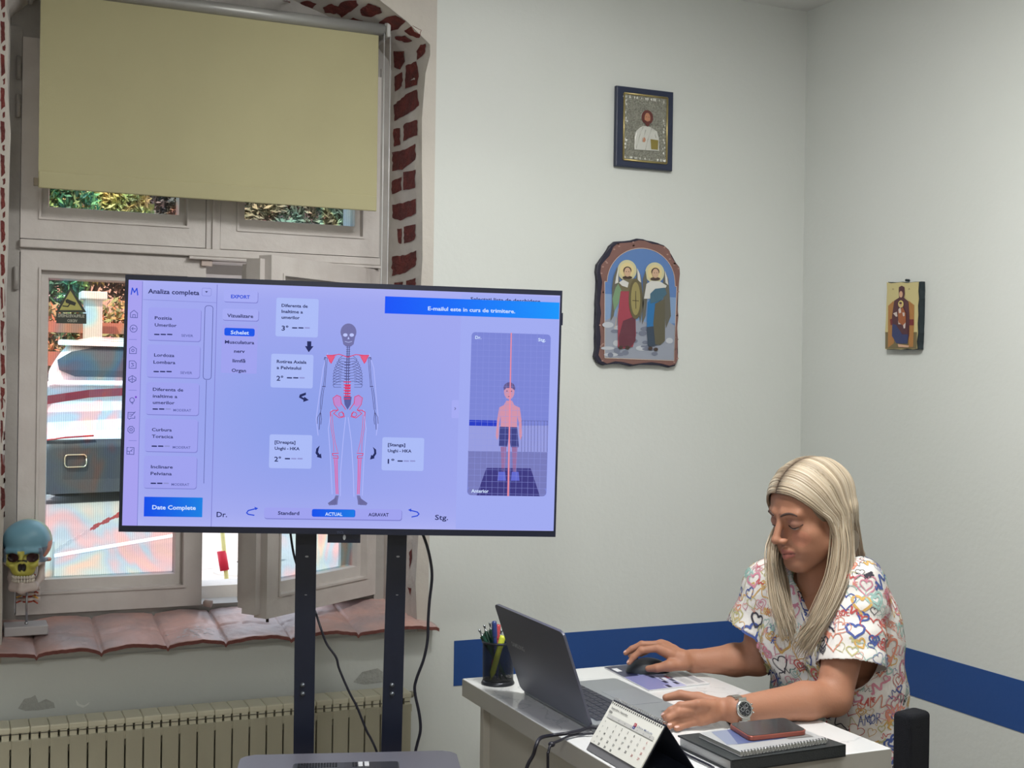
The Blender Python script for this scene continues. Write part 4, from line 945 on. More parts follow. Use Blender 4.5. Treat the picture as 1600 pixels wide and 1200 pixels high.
b.prism([sI.P(*UV1(*p), 0.0008) for p in body], Vector((0, -1, 0))*0.0035, 0.001)
for p, q_ in (((440, 590), (400, 700)), ((400, 700), (365, 840)), ((540, 590), (500, 720)), ((470, 620), (430, 760)), ((500, 720), (470, 850)), ((560, 610), (590, 700)), ((350, 650), (345, 790))):
    b.tube([sI.P(*UV1(*p), .0045), sI.P(*UV1(*q_), .0045)], 0.0013, 6)
b.build('silver_robe', mat('silver_bright', rgb(190, 190, 184)), t)
shape(sI, 'f', circ(487, 480, 34, 62, 16), 0.0052, UV1); shape(sI, 'hand', circ(450, 735, 20, 30, 10), 0.0052, UV1)
shape(sI, 'h', circ(487, 455, 66, 78, 20, 0, 180)+[(422, 455), (430, 560), (455, 520)] if False else [(487+66*math.cos(a), 470-85*math.sin(a)) for a in np.linspace(-.9, PI+.9, 22)], 0.0042, UV1)
shape(sI, 'bd', [(455, 505), (487, 520), (520, 505), (510, 560), (488, 580), (465, 560)], 0.0056, UV1)
shape(sI, 'eye', circ(474, 468, 7, 3, 8), 0.0058, UV1); shape(sI, 'eye', circ(502, 468, 7, 3, 8), 0.0058, UV1); shape(sI, 'bk', [(525, 720), (615, 725), (612, 835), (535, 838)], 0.0052, UV1)
sI.build('f', 'face', mat('icon_skin', rgb(176, 124, 96), 0.5), t); sI.build('h', 'hair', mat('icon_hair', rgb(92, 44, 40), 0.6), t); sI.build('bd', 'beard', mat('icon_hair', rgb(92, 44, 40)), t)
sI.build('eye', 'eyes', mat('icon_dark', rgb(40, 26, 24), 0.6), t); sI.build('bk', 'book', mat('icon_book', rgb(140, 126, 66), 0.4, 0.4), t); sI.build('hand', 'blessing_hand', mat('icon_skin', rgb(176, 124, 96)), t)

# 2: two winged figures on a scalloped board
t = thing('archangel_icon', tuple(at_y(990, 574, 0)), 'scalloped wooden icon of two winged haloed figures in red and blue robes', 'religious icon')
def UV2(x, y):                                       # crop pixel -> wall metres
    p = at_y(910+x/5.217, 360+y/5.217, 0); return (p[0], p[2])
sh2 = Sheet((0, -0.020, 0), (1, 0, 0), (0, 0, 1), (0, -1, 0))
outl = [(430, 70), (480, 75), (540, 100), (600, 108), (650, 125), (690, 160), (705, 210), (740, 260), (775, 300), (778, 350), (770, 420), (765, 500), (755, 600), (765, 700), (755, 800), (760, 900), (755, 1000), (762, 1060), (740, 1105), (690, 1118), (620, 1100),
        (540, 1088), (460, 1095), (380, 1108), (300, 1088), (230, 1080), (160, 1100), (115, 1080), (85, 1030), (100, 960), (105, 880), (95, 780), (108, 680), (98, 600), (108, 500), (118, 420), (100, 340), (108, 280), (140, 240), (180, 200), (210, 130), (250, 95), (320, 92), (380, 85)]
b = MB(); b.prism([sh2.P(*UV2(x-8, y), -0.020+0.001) for x, y in outl], (0, -0.017, 0), 0.003); b.build('board', mat('icon_board_black', rgb(26, 24, 46), 0.5), t)
def S2(key, pts, h): sh2.poly(key, [UV2(*p) for p in pts], h*0.0005)
def L2_(key, pts, w, h, closed=False): sh2.line(key, [UV2(*p) for p in pts], w/5.217*0.00149, h*0.0005, closed)
cx_ = np.mean([p[0] for p in outl]); cy_ = np.mean([p[1] for p in outl])
S2('border', [(cx_+(x-cx_)*0.955+6, cy_+(y-cy_)*0.972) for x, y in outl], -2)
archp = [(155, 1040), (155, 420), (175, 420)]+[(450+275*math.cos(a), 425-275*math.sin(a)) for a in np.linspace(PI*.985, 0.05, 26)]+[(728, 460), (740, 460), (718, 1062)]
S2('sky', archp, 0); L2_('trim', archp, 7, 2, True)
S2('sky2', [(157, 520), (735, 550), (728, 760), (157, 760)], 1); S2('cloud', [(157, 740), (230, 700), (330, 760), (450, 730), (560, 790), (660, 740), (728, 780), (718, 1058), (157, 1036)], 2)
rn = random.Random(5)
for k in range(26):
    x, y = rn.uniform(175, 700), rn.uniform(760, 1020); 
    S2(rn.choice(['cloud2', 'cloud3']), circ(x, y, rn.uniform(22, 60), rn.uniform(10, 24), 14), 3+k*0.05)
for k in range(60):                                   # carved scroll ornament
    a = rn.uniform(0, 1)*len(outl); i = int(a) % len(outl); x, y = outl[i]; f_ = rn.uniform(.88, .95); x = cx_+(x-cx_)*f_+6; y = cy_+(y-cy_)*(f_+.02)
    inside = 165 < x < 720 and (y > 420 or (x-450)**2+(y-425)**2 < 285**2)
    if not inside: S2('scroll', [(x+6*math.cos(q)*1.5, y+6*math.sin(q)) for q in (0, 1, 2, 3, 4, 5)], -1)
for hx, hy in ((335, 330), (560, 350)): S2('halo', circ(hx, hy, 78, 85, 26), 4); S2('halo2', circ(hx, hy, 58, 64, 24), 5)
for wing in ([(255, 300), (225, 380), (212, 470), (212, 600), (200, 740), (225, 700), (250, 560), (275, 420)], [(415, 310), (445, 370), (455, 460), (470, 600), (440, 760), (425, 640), (405, 440)], [(485, 330), (462, 400), (462, 560), (455, 770), (485, 700), (505, 480)], [(640, 330), (670, 400), (680, 520), (690, 700), (650, 800), (630, 600), (625, 430)]): S2('wing', wing, 6)
for wing in ([(262, 300), (245, 380), (235, 440), (262, 430)], [(415, 310), (437, 360), (447, 430), (420, 410)], [(640, 330), (660, 390), (668, 450), (645, 430)]): S2('white', wing, 7)
S2('green', [(215, 560), (240, 470), (275, 420), (300, 460), (262, 600), (230, 660)], 7)
S2('red', [(280, 500), (345, 480), (400, 560), (405, 860), (380, 950), (300, 965), (258, 955), (258, 700)], 8); S2('dred', [(300, 740), (400, 700), (402, 900), (360, 955), (270, 955), (262, 880)], 9)
S2('armor', [(262, 440), (300, 400), (400, 400), (425, 450), (400, 500), (290, 500)], 9); S2('white', [(265, 430), (300, 405), (345, 430), (335, 470), (290, 455)], 10)
S2('shield', circ(400, 560, 55, 165, 26), 10); S2('shield2', circ(400, 560, 38, 135, 26), 11); L2_('dark', [(400, 500), (402, 640)], 6, 12); L2_('dark', [(375, 575), (425, 578)], 6, 12)
S2('blue', [(500, 590), (560, 520), (600, 560), (600, 700), (570, 790), (492, 790)], 8); S2('teal', [(520, 520), (560, 480), (640, 470), (655, 520), (600, 580), (520, 600)], 9)
S2('olive', [(560, 600), (640, 560), (640, 900), (600, 935), (560, 930), (545, 760)], 9); S2('dblue', [(492, 790), (570, 780), (600, 930), (520, 950), (500, 940)], 8.4)
S2('white', [(470, 560), (490, 440), (530, 415), (600, 420), (655, 455), (640, 480), (560, 480), (520, 560)], 8)
for fx, fy in ((335, 345), (562, 355)): S2('skin', circ(fx, fy, 27, 38, 16), 10); S2('hair', [(fx+33*math.cos(a), fy-14-32*math.sin(a)) for a in np.linspace(-.5, PI+.5, 16)], 9); S2('hair', circ(fx, fy+44, 40, 14, 12), 8.5); S2('dark', circ(fx-10, fy-4, 4, 3, 6), 11); S2('dark', circ(fx+10, fy-4, 4, 3, 6), 11)
for fx, fy in ((280, 955), (335, 955), (520, 962), (565, 970)): S2('hair', circ(fx, fy, 18, 14, 10), 11)
L2_('skin', [(262, 640), (232, 800)], 5, 10)
for key, nm, c_ in (('border', 'carved_border', (118, 84, 78)), ('sky', 'sky', (84, 118, 172)), ('trim', 'pale_trim', (196, 176, 164)), ('sky2', 'pale_sky', (122, 148, 184)), ('cloud', 'cloud', (140, 146, 160)), ('cloud2', 'light_cloud', (176, 180, 188)), ('cloud3', 'dark_cloud', (108, 114, 132)),
                    ('scroll', 'scroll_ornament', (156, 126, 118)), ('halo', 'halo', (190, 186, 150)), ('halo2', 'inner_halo', (206, 190, 140)), ('wing', 'wings', (92, 90, 82)), ('white', 'white_sleeves', (196, 196, 192)), ('green', 'green_sleeve', (110, 140, 108)), ('red', 'red_robe', (148, 58, 74)), ('dred', 'dark_red_skirt', (92, 44, 58)),
                    ('armor', 'armour', (104, 96, 72)), ('shield', 'shield', (92, 84, 58)), ('shield2', 'shield_face', (142, 132, 84)), ('dark', 'dark_detail', (44, 34, 32)), ('blue', 'blue_robe', (34, 104, 160)), ('teal', 'teal_sash', (62, 96, 116)), ('olive', 'olive_cloak', (86, 82, 66)), ('dblue', 'dark_blue_skirt', (50, 64, 82)), ('skin', 'faces', (190, 158, 132)), ('hair', 'hair', (64, 48, 42))):
    if key in sh2.d: sh2.build(key, nm, mat('icon2_'+key, rgb(*c_), 0.4), t)

# 3: enthroned mother and child on a gold ground, right wall
def UV3(x, y): p = at_x(1370+x/8.57, 420+y/8.57, XR); return (-p[1], p[2])
t = thing('gold_icon', tuple(at_x(1417, 549, XR)), 'small gold ground icon of an enthroned mother and child on the right wall', 'religious icon')
sh3 = Sheet((XR-0.0205, 0, 0), (0, -1, 0), (0, 0, 1), (-1, 0, 0))
def S3(key, pts, h): sh3.poly(key, [UV3(*p) for p in pts], h*0.0004)
o3 = [(200, 178), (260, 190), (320, 185), (400, 178), (480, 188), (560, 178), (640, 172), (632, 300), (640, 400), (628, 500), (632, 620), (622, 740), (628, 860), (612, 980), (618, 1080), (560, 1085), (480, 1078), (400, 1088), (300, 1082), (180, 1085), (185, 1000), (178, 850), (188, 700), (195, 500), (200, 380), (205, 280)]
b = MB(); b.prism([sh3.P(*UV3(x+14, y), -0.0195) for x, y in o3], (-0.017, 0, 0), 0.002); b.build('board', mat('icon3_board', rgb(28, 40, 46), 0.5), t)
c3x, c3y = 410, 630; S3('gold', [(c3x+(x-c3x)*.985, c3y+(y-c3y)*.985) for x, y in o3], -3)
b = MB(); p = UV3(438, 155); b.lathe([(0.0035, 0), (0.0035, 0.012), (0.002, 0.014)], sh3.P(p[0], p[1], -0.0195), 12, (-1, 0, 0)); b.build('hanger', mat('icon3_board', rgb(28, 40, 46)), t)
S3('brown', [(185, 850), (612, 850), (608, 1072), (184, 1072)], -2); S3('throne', [(225, 500), (300, 430), (330, 700), (300, 1000), (222, 1060)], -1); S3('throne', [(500, 430), (575, 490), (572, 760), (560, 1050), (500, 1050)], -1)
S3('red', [(250, 680), (330, 650), (330, 740), (260, 760)], 0); S3('red', [(500, 680), (570, 680), (570, 760), (510, 760)], 0)
S3('robe', [(370, 300), (372, 250), (410, 230), (448, 250), (452, 340), (440, 390), (500, 440), (515, 640), (510, 900), (480, 1000), (360, 1000), (290, 900), (280, 640), (310, 430), (375, 390)], 1)
S3('blue', [(285, 740), (360, 760), (500, 880), (490, 1005), (340, 1000), (280, 900)], 2); S3('robe', [(330, 740), (500, 760), (500, 880), (420, 880)], 3)
S3('gold2', circ(402, 475, 36, 48, 18), 3); S3('child', [(365, 560), (430, 520), (470, 600), (470, 720), (430, 760), (370, 720)], 4); S3('white', [(372, 545), (400, 520), (410, 590), (380, 600)], 5); S3('white', [(300, 600), (350, 580), (360, 640), (340, 645)], 5); S3('white', [(425, 590), (455, 590), (455, 635), (435, 640)], 5); S3('white', [(365, 700), (470, 690), (460, 800), (440, 800), (430, 745), (370, 745)], 3.5)
S3('skin', circ(405, 345, 24, 44, 14), 4); S3('skin', circ(402, 482, 20, 26, 12), 5); S3('hair', circ(402, 462, 20, 16, 10), 6); S3('skin', [(360, 1010), (510, 1030), (505, 1055), (370, 1050)], 3)
sh3.text('hair', 'M', UV3(285, 290)[0], UV3(285, 290)[1], 0.005, 0.006, 0, 0.0004); sh3.text('hair', 'A', UV3(500, 285)[0], UV3(500, 285)[1], 0.005, 0.006, 0, 0.0004)
for key, nm, c_ in (('gold', 'gold_ground', (190, 178, 128)), ('brown', 'earth', (108, 96, 66)), ('throne', 'throne', (160, 112, 62)), ('red', 'cushion', (112, 42, 44)), ('robe', 'plum_robe', (78, 44, 52)), ('blue', 'blue_dress', (50, 58, 98)), ('gold2', 'halo', (208, 192, 120)), ('child', 'child_robe', (150, 86, 50)), ('white', 'white_cloth', (196, 184, 178)), ('skin', 'skin', (200, 160, 132)), ('hair', 'dark_lettering', (84, 60, 44))):
    sh3.build(key, nm, mat('icon3_'+key, rgb(*c_), 0.35), t)

# ================================================================== THINGS ON THE DESK
# laptop
LY0, LY1 = -1.134, -0.790; HX = 1.187
lp = thing('laptop', (1.3, -0.96, DS), 'open grey laptop on the desk with its lid towards the window', 'laptop')
M_lap = mat('laptop_grey', rgb(92, 94, 108), 0.35, 0.35); M_lapd = mat('laptop_deck', rgb(134, 138, 142), 0.4, 0.2); M_key = mat('laptop_keys', rgb(38, 40, 52), 0.5)
b = MB(); b.prism([(x, y, DS+0.001) for x, y in rrect(HX, LY0, HX+0.236, LY1, 0.010, 4)], (0, 0, 0.015), 0.002); base = b.build('base', M_lapd, lp)
b = MB(); b.box(HX+0.018, HX+0.128, LY0+0.022, LY1-0.022, DS+0.0155, DS+0.0163); b.build('keyboard_well', mat('key_well', rgb(92, 96, 106), 0.5), lp)
b = MB()
for r_ in range(6):
    for c_ in range(15):
        if r_ == 5 and c_ in (4, 5, 6, 7, 8): 
            if c_ != 4: continue
            b.box(HX+0.020+r_*0.018, HX+0.035+r_*0.018, LY0+0.024+c_*0.0198, LY0+0.024+9*0.0198-.003, DS+0.0160, DS+0.0180, 0.0006, 1); continue
        b.box(HX+0.020+r_*0.018, HX+0.0352+r_*0.018, LY0+0.024+c_*0.0198, LY0+0.0408+c_*0.0198, DS+0.0160, DS+0.0180, 0.0006, 1)
b.build('keys', M_key, lp)['kind'] = 'stuff'
b = MB(); b.box(HX+0.142, HX+0.222, LY0+0.11, LY0+0.235, DS+0.0158, DS+0.0164); b.build('touchpad', mat('touchpad', rgb(124, 128, 134), 0.3), lp)
ltop = 1.1195; LZ = 0.957; hz = DS+0.012
ld = Vector((ltop-HX, 0, LZ-hz)); ln = Vector((-(LZ-hz), 0, ltop-HX)).normalized()
def lidp(v, w, h): p = Vector((HX, 0, hz))+ld*w+ln*h; return (p.x, LY0+(LY1-LY0)*v, p.z)
b = MB(); R_ = rrect(0, 0, 1, 1, 0.045, 5); b.prism([lidp(v, w, 0.0) for v, w in R_], tuple(ln*0.006), 0.0012); b.build('lid', M_lap, lp)
b = MB(); b.face([lidp(v, w, -0.0006) for v, w in ((.02, .06), (.98, .06), (.98, .97), (.02, .97))]); b.build('display', mat('laptop_display', (0.01, 0.01, 0.012, 1), 0.2, emit=rgb(170, 190, 230), es=0.8), lp)
b = MB(); b.cyl((HX-0.001, LY0+0.04, DS+0.013), (HX-0.001, LY1-0.04, DS+0.013), 0.0055, 12); b.build('hinge', M_lap, lp)
sl_ = Sheet(lidp(0.5, 0.5, 0.0062), (0, -1, 0), tuple(ld.normalized()), tuple(ln)); lw = at_x(800, 1020, 1.15)
sl_.text('t', 'SAMSUNG', -0.135, 0.010, 0.011, 0.066, 0.02, 0.0004); sl_.build('t', 'lid_lettering', mat('lid_letter', rgb(158, 160, 172), 0.35), lp)
# mouse mat leaflet and mouse
lf = thing('mouse_mat', (1.56, -0.74, DS), 'printed leaflet used as a mouse mat under the right hand', 'mouse mat')
pc = [at_z(x, y, DS+.002) for x, y in ((944, 1043), (1014, 1079), (1109, 1068), (1050, 1034))]; pc[3] = pc[0]+(pc[2]-pc[1])
b = MB(); b.prism([Vector((p[0], p[1], DS+0.0006)) for p in pc], (0, 0, 0.0026)); b.build('card', mat('leaflet_white', rgb(216, 216, 218), 0.35), lf)
o_ = Vector(pc[0]); eu_ = Vector(pc[1]-pc[0]); ev_ = Vector(pc[3]-pc[0])
sm = Sheet((o_.x, o_.y, DS+0.0032), (eu_.x, eu_.y, 0), (ev_.x, ev_.y, 0), (0, 0, 1))
def qd(key, a, b_, c, d, h=0.0002): sm.poly(key, [(a, c), (b_, c), (b_, d), (a, d)], h)
qd('nv', 0, .46, .0, .26); qd('nv', 0, .30, .26, .62); qd('pp', .46, 1, 0, .30); qd('pp', .34, .9, .2, .42, .0001); qd('lil', .3, 1, .3, .62, .00005); qd('gy', .02, .4, .80, .95); qd('gy', .5, .95, .86, .97)
for a, c in ((.52, .36), (.62, .45), (.74, .40), (.70, .55), (.82, .52), (.60, .60), (.9, .33)): qd('nv', a, a+.09, c, c+.06, .0004)
qd('rd', .58, .68, .56, .62, .0005); qd('tl', .32, .44, .28, .50, .0004); qd('wh', .64, .74, .47, .53, .0005); qd('wh', .1, .24, .05, .14, .0004)
for k in range(6): qd('gy', .35+.0*k, .95, .66+k*.025, .668+k*.025, .0004)
for key, nm, c_ in (('nv', 'navy_print', (36, 40, 72)), ('pp', 'violet_print', (128, 130, 178)), ('lil', 'lilac_print', (176, 178, 212)), ('gy', 'grey_print', (168, 170, 176)), ('rd', 'red_print', (150, 60, 84)), ('tl', 'teal_print', (50, 92, 104)), ('wh', 'white_print', (222, 222, 228))): sm.build(key, nm, mat('leaf_'+key, rgb(*c_), 0.35), lf)
MZ = DS+0.0035
mo = thing('computer_mouse', (1.56, -0.70, MZ), 'black computer mouse under the right hand', 'computer mouse')
ma, mb_ = at_z(973, 1036, MZ+.012), at_z(1030, 1040, MZ+.018); mc = Vector(((ma[0]+mb_[0])/2, (ma[1]+mb_[1])/2, MZ)); md = Vector((mb_[0]-ma[0], mb_[1]-ma[1], 0)).normalized()
mc = Vector((1.552, -0.714, MZ)); md = Vector((0.93, -0.37, 0)).normalized()
mr = Matrix((md, Vector((-md.y, md.x, 0)), Vector((0, 0, 1)))).transposed()
b = MB(); b.ball(mc, 1.0, 28, 18, (0.053, 0.031, 0.034), mr)
bmesh.ops.bisect_plane(b.bm, geom=b.bm.verts[:]+b.bm.edges[:]+b.bm.faces[:], plane_co=(0, 0, MZ+.0005), plane_no=(0, 0, 1), clear_inner=True)
b.build('shell', mat('mouse_black', rgb(40, 46, 54), 0.4), mo)
b = MB(); b.cyl(mc-md*0.03+Vector((0, 0, .0275))+mr@Vector((0, -.002, 0)), mc-md*0.03+Vector((0, 0, .0275))+mr@Vector((0, .004, 0)), 0.008, 16); b.build('scroll_wheel', mat('mouse_wheel', rgb(20, 22, 26), 0.6), mo)
# pen cup
CX, CY = 1.171, -0.686
cup = thing('pen_cup', (CX, CY, DS), 'black wire mesh pen cup at the desk corner by the laptop', 'pen cup')
M_mesh = bpy.data.materials.new('cup_mesh'); M_mesh.use_nodes = True; n = M_mesh.node_tree.nodes; l = M_mesh.node_tree.links; bs = n['Principled BSDF']; bs.inputs['Base Color'].default_value = rgb(24, 26, 30); bs.inputs['Metallic'].default_value = 0.4; bs.inputs['Roughness'].default_value = 0.4
tc = n.new('ShaderNodeTexCoord'); ck = n.new('ShaderNodeTexChecker'); ck.inputs['Scale'].default_value = 700; l.new(tc.outputs['Object'], ck.inputs['Vector']); mm = n.new('ShaderNodeMapRange'); mm.inputs[3].default_value = 1.0; mm.inputs[4].default_value = 0.35; l.new(ck.outputs['Fac'], mm.inputs[0]); l.new(mm.outputs[0], bs.inputs['Alpha'])
b = MB(); b.lathe([(0.0355, 0.004), (0.0365, 0.096)], (CX, CY, DS), 40); b.build('mesh_wall', M_mesh, cup)
M_rim = mat('cup_rim', rgb(48, 50, 56), 0.3, 0.6)
b = MB(); b.lathe([(0.036, 0.094), (0.0385, 0.0955), (0.0385, 0.0985), (0.036, 0.100), (0.035, 0.097)], (CX, CY, DS), 40); b.build('rim', M_rim, cup)
b = MB(); b.lathe([(0.0001, 0.0005), (0.0385, 0.0005), (0.039, 0.003), (0.0365, 0.007), (0.0355, 0.009), (0.0001, 0.006)], (CX, CY, DS), 40); b.build('base', M_rim, cup)
def pen(px_, py_, t, bx, by, col, kind, label, grp, tip_z=None):
    top = Vector(at_t(px_, py_, t)); p0 = Vector((CX+bx, CY+by, DS+0.010)); d = (top-p0); ln_ = d.length; d.normalize()
    t_ = thing('highlighter' if kind == 'hl' else 'pen', tuple(p0), label, 'highlighter' if kind == 'hl' else 'pen', grp); r_ = 0.0066 if kind == 'hl' else 0.0046
    m_ = mat('pen_%d_%d_%d' % col, rgb(*col), 0.25)
    b = MB(); b.lathe([(0.0006, 0), (0.0016, 0.006), (r_, 0.018), (r_, ln_*.86), (r_*.8, ln_*.88 if kind != 'hl' else ln_*.93)], p0, 14, d); b.build('barrel', m_, t_)
    if kind == 'click':
        b = MB(); b.lathe([(r_*.85, ln_*.875), (r_*.6, ln_*.90), (r_*.45, ln_*.91), (r_*.45, ln_*.955), (r_*.62, ln_*.96), (r_*.62, ln_*.985), (0.0002, ln_)], p0, 12, d); b.build('clicker', mat('pen_chrome', rgb(150, 156, 160), 0.2, 0.9), t_)
        s_ = d.cross(Vector((0.6, 0.8, 0))).normalized(); q0 = p0+d*ln_*.86+s_*r_*1.3; b = MB(); b.tube([q0, q0-d*0.034], 0.0012, 6); b.build('clip', m_, t_)
    else:
        rr = r_*1.3 if kind == 'cap' else r_*1.1
        b = MB(); b.lathe([(rr, ln_*.74), (rr, ln_*.95), (rr*.85, ln_*.99), (0.0002, ln_)], p0, 14, d); b.build('cap', mat('pen_cap_%d' % col[0], rgb(*col), 0.3), t_)
G_ = 'pens standing in the mesh cup'
rx, ry = RT[0], RT[1]
pen(748, 983, 2.95, rx*.020, ry*.020, (22, 60, 48), 'click', 'dark green click pen leaning furthest left in the cup', G_)
pen(756, 976, 2.97, rx*.012-.006, ry*.012, (20, 58, 46), 'click', 'dark green click pen second from the left in the cup', G_)
pen(765, 972, 2.96, rx*.004+.004, ry*.004+.008, (24, 64, 52), 'click', 'dark green click pen beside the blue-capped pen in the cup', G_)
pen(772, 970, 2.94, -rx*.004, -ry*.004-.006, (44, 62, 120), 'cap', 'tall blue-capped pen standing upright in the cup', G_)
pen(779, 975, 2.97, -rx*.012, -ry*.012+.006, (196, 78, 84), 'cap', 'red-topped pen behind the laptop lid edge in the cup', G_)
pen(784, 984, 2.98, -rx*.020+.004, -ry*.020+.008, (20, 56, 44), 'click', 'dark green pen between the red and yellow ones in the cup', G_)
pen(786, 993, 2.94, -rx*.016-.006, -ry*.016-.012, (206, 214, 70), 'hl', 'yellow highlighter leaning right in the cup', None)
# tent calendar
ca = thing('desk_calendar', (1.18, -1.33, DS), 'tent desk calendar with a spiral binding and month page, at the front of the desk', 'calendar')
FL, FR_ = Vector((1.1195, -1.236, DS+.001)), Vector((1.1195, -1.430, DS+.001)); RL, RR_ = Vector((1.178, -1.236, 0.841)), Vector((1.178, -1.430, 0.841)); BL, BR = Vector((1.243, -1.236, DS+.001)), Vector((1.243, -1.430, DS+.001))
b = MB()
nf = (FR_-FL).cross(RL-FL).normalized(); nf = nf if nf.x < 0 else -nf
def slab(A, B_, C_, D__, n_, th, b): b.hexa([A, B_, B_-n_*th, A-n_*th, D__, C_, C_-n_*th, D__-n_*th])
slab(FL, FR_, RR_, RL, nf, 0.0012, b); nb = (BR-BL).cross(RL-BL).normalized(); nb = nb if nb.x > 0 else -nb
slab(BL, BR, RR_, RL, nb, 0.0012, b); slab(FL+Vector((.001, 0, 0.0005)), FR_+Vector((.001, 0, 0.0005)), BR+Vector((-.001, 0, 0.0005)), BL+Vector((-.001, 0, 0.0005)), Vector((0, 0, 1)), 0.001, b)
b.build('stand_card', mat('calendar_card', rgb(30, 34, 48), 0.5), ca)
eh = (FR_-FL).normalized(); ew = (RL-FL); Lw = ew.length; ew = ew.normalized(); Wd = (FR_-FL).length
cs = Sheet(FL+nf*0.0004, eh, ew, nf)
cs.poly('foot', [(0, 0), (Wd, 0), (Wd, 0.017), (0, 0.017)], 0.0006); cs.build('foot', 'grey_foot', mat('calendar_foot', rgb(112, 112, 114), 0.5), ca)
b = MB(); b.hexa([cs.P(0.001, .016, .0004), cs.P(Wd-.001, .016, .0004), cs.P(Wd-.001, .016, .003), cs.P(.001, .016, .003), cs.P(0.001, Lw-.004, .0004), cs.P(Wd-.001, Lw-.004, .0004), cs.P(Wd-.001, Lw-.004, .002), cs.P(.001, Lw-.004, .002)])
pg = b.build('month_page', mat('calendar_paper', rgb(226, 226, 218), 0.6), ca)
H_ = 0.0036
cs.text('ink', 'Septembrie / September', 0.012, 0.0895, 0.0040, 0.064, 0.01, H_); cs.text('ink', '2026', 0.010, 0.0815, 0.0040, 0.013, 0.03, H_)
cs.poly('band', [(0.012, 0.0715), (0.186, 0.0715), (0.186, 0.0785), (0.012, 0.0785)], H_)
for i, d_ in enumerate(('L', 'M', 'M', 'J', 'V', 'S', 'D')): cs.text('ink', d_, 0.034+i*0.0232, 0.0733, 0.0030, None, 0.0, H_+.0003, center=True)
day = 1
for r_ in range(5):
    cs.text('ink', str(36+r_), 0.016, 0.0620-r_*0.0108, 0.0028, None, 0.0, H_, center=True)
    for c_ in range(7):
        if r_ == 0 and c_ == 0: continue
        if day > 30: break
        cs.text('red' if c_ >= 5 and (c_ == 6 or day in (26,)) else ('pale' if c_ == 5 else 'ink'), str(day), 0.034+c_*0.0232, 0.0615-r_*0.0108, 0.0046, None, 0.02, H_, center=True); day += 1
cs.poly('lr', [(0.108, 0.0795), (0.1165, 0.0795), (0.1165, 0.0855), (0.108, 0.0855)], H_); cs.poly('lb', [(0.108, 0.0795-.0055), (0.1165, 0.0795-.0055), (0.1165, 0.0795), (0.108, 0.0795)], H_+.0001)
cs.text('wh', 'A', 0.1122, 0.0805, 0.0038, 0.004, 0.02, H_+.0004, center=True); cs.text('wh', 'V', 0.1122, 0.0748, 0.0034, 0.004, 0.02, H_+.0005, center=True)
cs.text('lb2', 'Clinica Medicala', 0.120, 0.0800, 0.0036, 0.055, 0.01, H_)
for key, nm, c_ in (('ink', 'page_print', (66, 66, 68)), ('red', 'red_dates', (176, 92, 92)), ('pale', 'pale_dates', (150, 150, 150)), ('band', 'weekday_band', (196, 196, 192)), ('lr', 'logo_red', (176, 44, 60)), ('lb', 'logo_blue', (46, 56, 130)), ('wh', 'logo_white', (222, 222, 224)), ('lb2', 'logo_name', (98, 108, 140))): cs.build(key, nm, mat('cal_'+key, rgb(*c_), 0.6), pg)
b = MB()
for k in range(26):
    y = RL.y-0.006-k*0.0073; c_ = Vector((RL.x, y, RL.z)); b.tube([c_+Vector((0.0048*math.cos(a), 0.0006*math.sin(a/2), 0.0048*math.sin(a))) for a in np.linspace(-.9, PI*1.28, 12)], 0.0006, 5)
b.build('spiral', mat('spiral_wire', rgb(176, 176, 176), 0.3, 0.8), ca)
b = MB()
for k in range(26):
    y = 0.006+k*0.0073; b.prism([cs.P(y-.0014+u, Lw-.0085+v, .0021+.0004) for u, v in ((0, 0), (.0028, 0), (.0028, .003), (0, .003))], tuple(nf*0.0004))
b.build('punched_holes', mat('hole_dark', rgb(70, 70, 72), 0.8), pg)
# black planner with pale pages
def zq(pts, z): return [Vector((*at_z(x, y, z)[:2], z)) for x, y in pts]
nb_ = thing('planner', (1.43, -1.36, DS), 'thick black hardcover planner with pale page edges, lowest of the stack', 'planner')
PB = zq([(1062, 1149), (1146, 1194), (1327, 1168), (1225, 1124)], DS+.024)
PB = [Vector((1.291, -1.284, 0)), Vector((1.297, -1.460, 0)), Vector((1.557, -1.452, 0)), Vector((1.535, -1.286, 0))]
def lev(P_, z, s=0.0):
    c = sum((Vector(p) for p in P_), Vector())/len(P_); return [Vector((p[0]+(c.x-p[0])*s, p[1]+(c.y-p[1])*s, z)) for p in P_]
b = MB(); b.prism(lev(PB, DS+.0008), (0, 0, .0028), .0004); b.prism(lev(PB, DS+.0205), (0, 0, .0035), .0006); 
A, B_ = PB[1], PB[2]; b.hexa([Vector((A.x, A.y, DS+.001)), Vector((B_.x, B_.y, DS+.001)), Vector((B_.x-.0005, B_.y+.004, DS+.001)), Vector((A.x+.0005, A.y+.004, DS+.001)), Vector((A.x, A.y, DS+.0235)), Vector((B_.x, B_.y, DS+.0235)), Vector((B_.x, B_.y+.004, DS+.0235)), Vector((A.x, A.y+.004, DS+.0235))])
b.build('cover', mat('planner_black', rgb(44, 48, 50), 0.55, bump=(400, .2)), nb_)
b = MB(); b.prism(lev(PB, DS+.0036, .03), (0, 0, .0168)); b.build('page_block', mat('page_edge', rgb(206, 206, 206), 0.7, bump=(500, .3)), nb_)
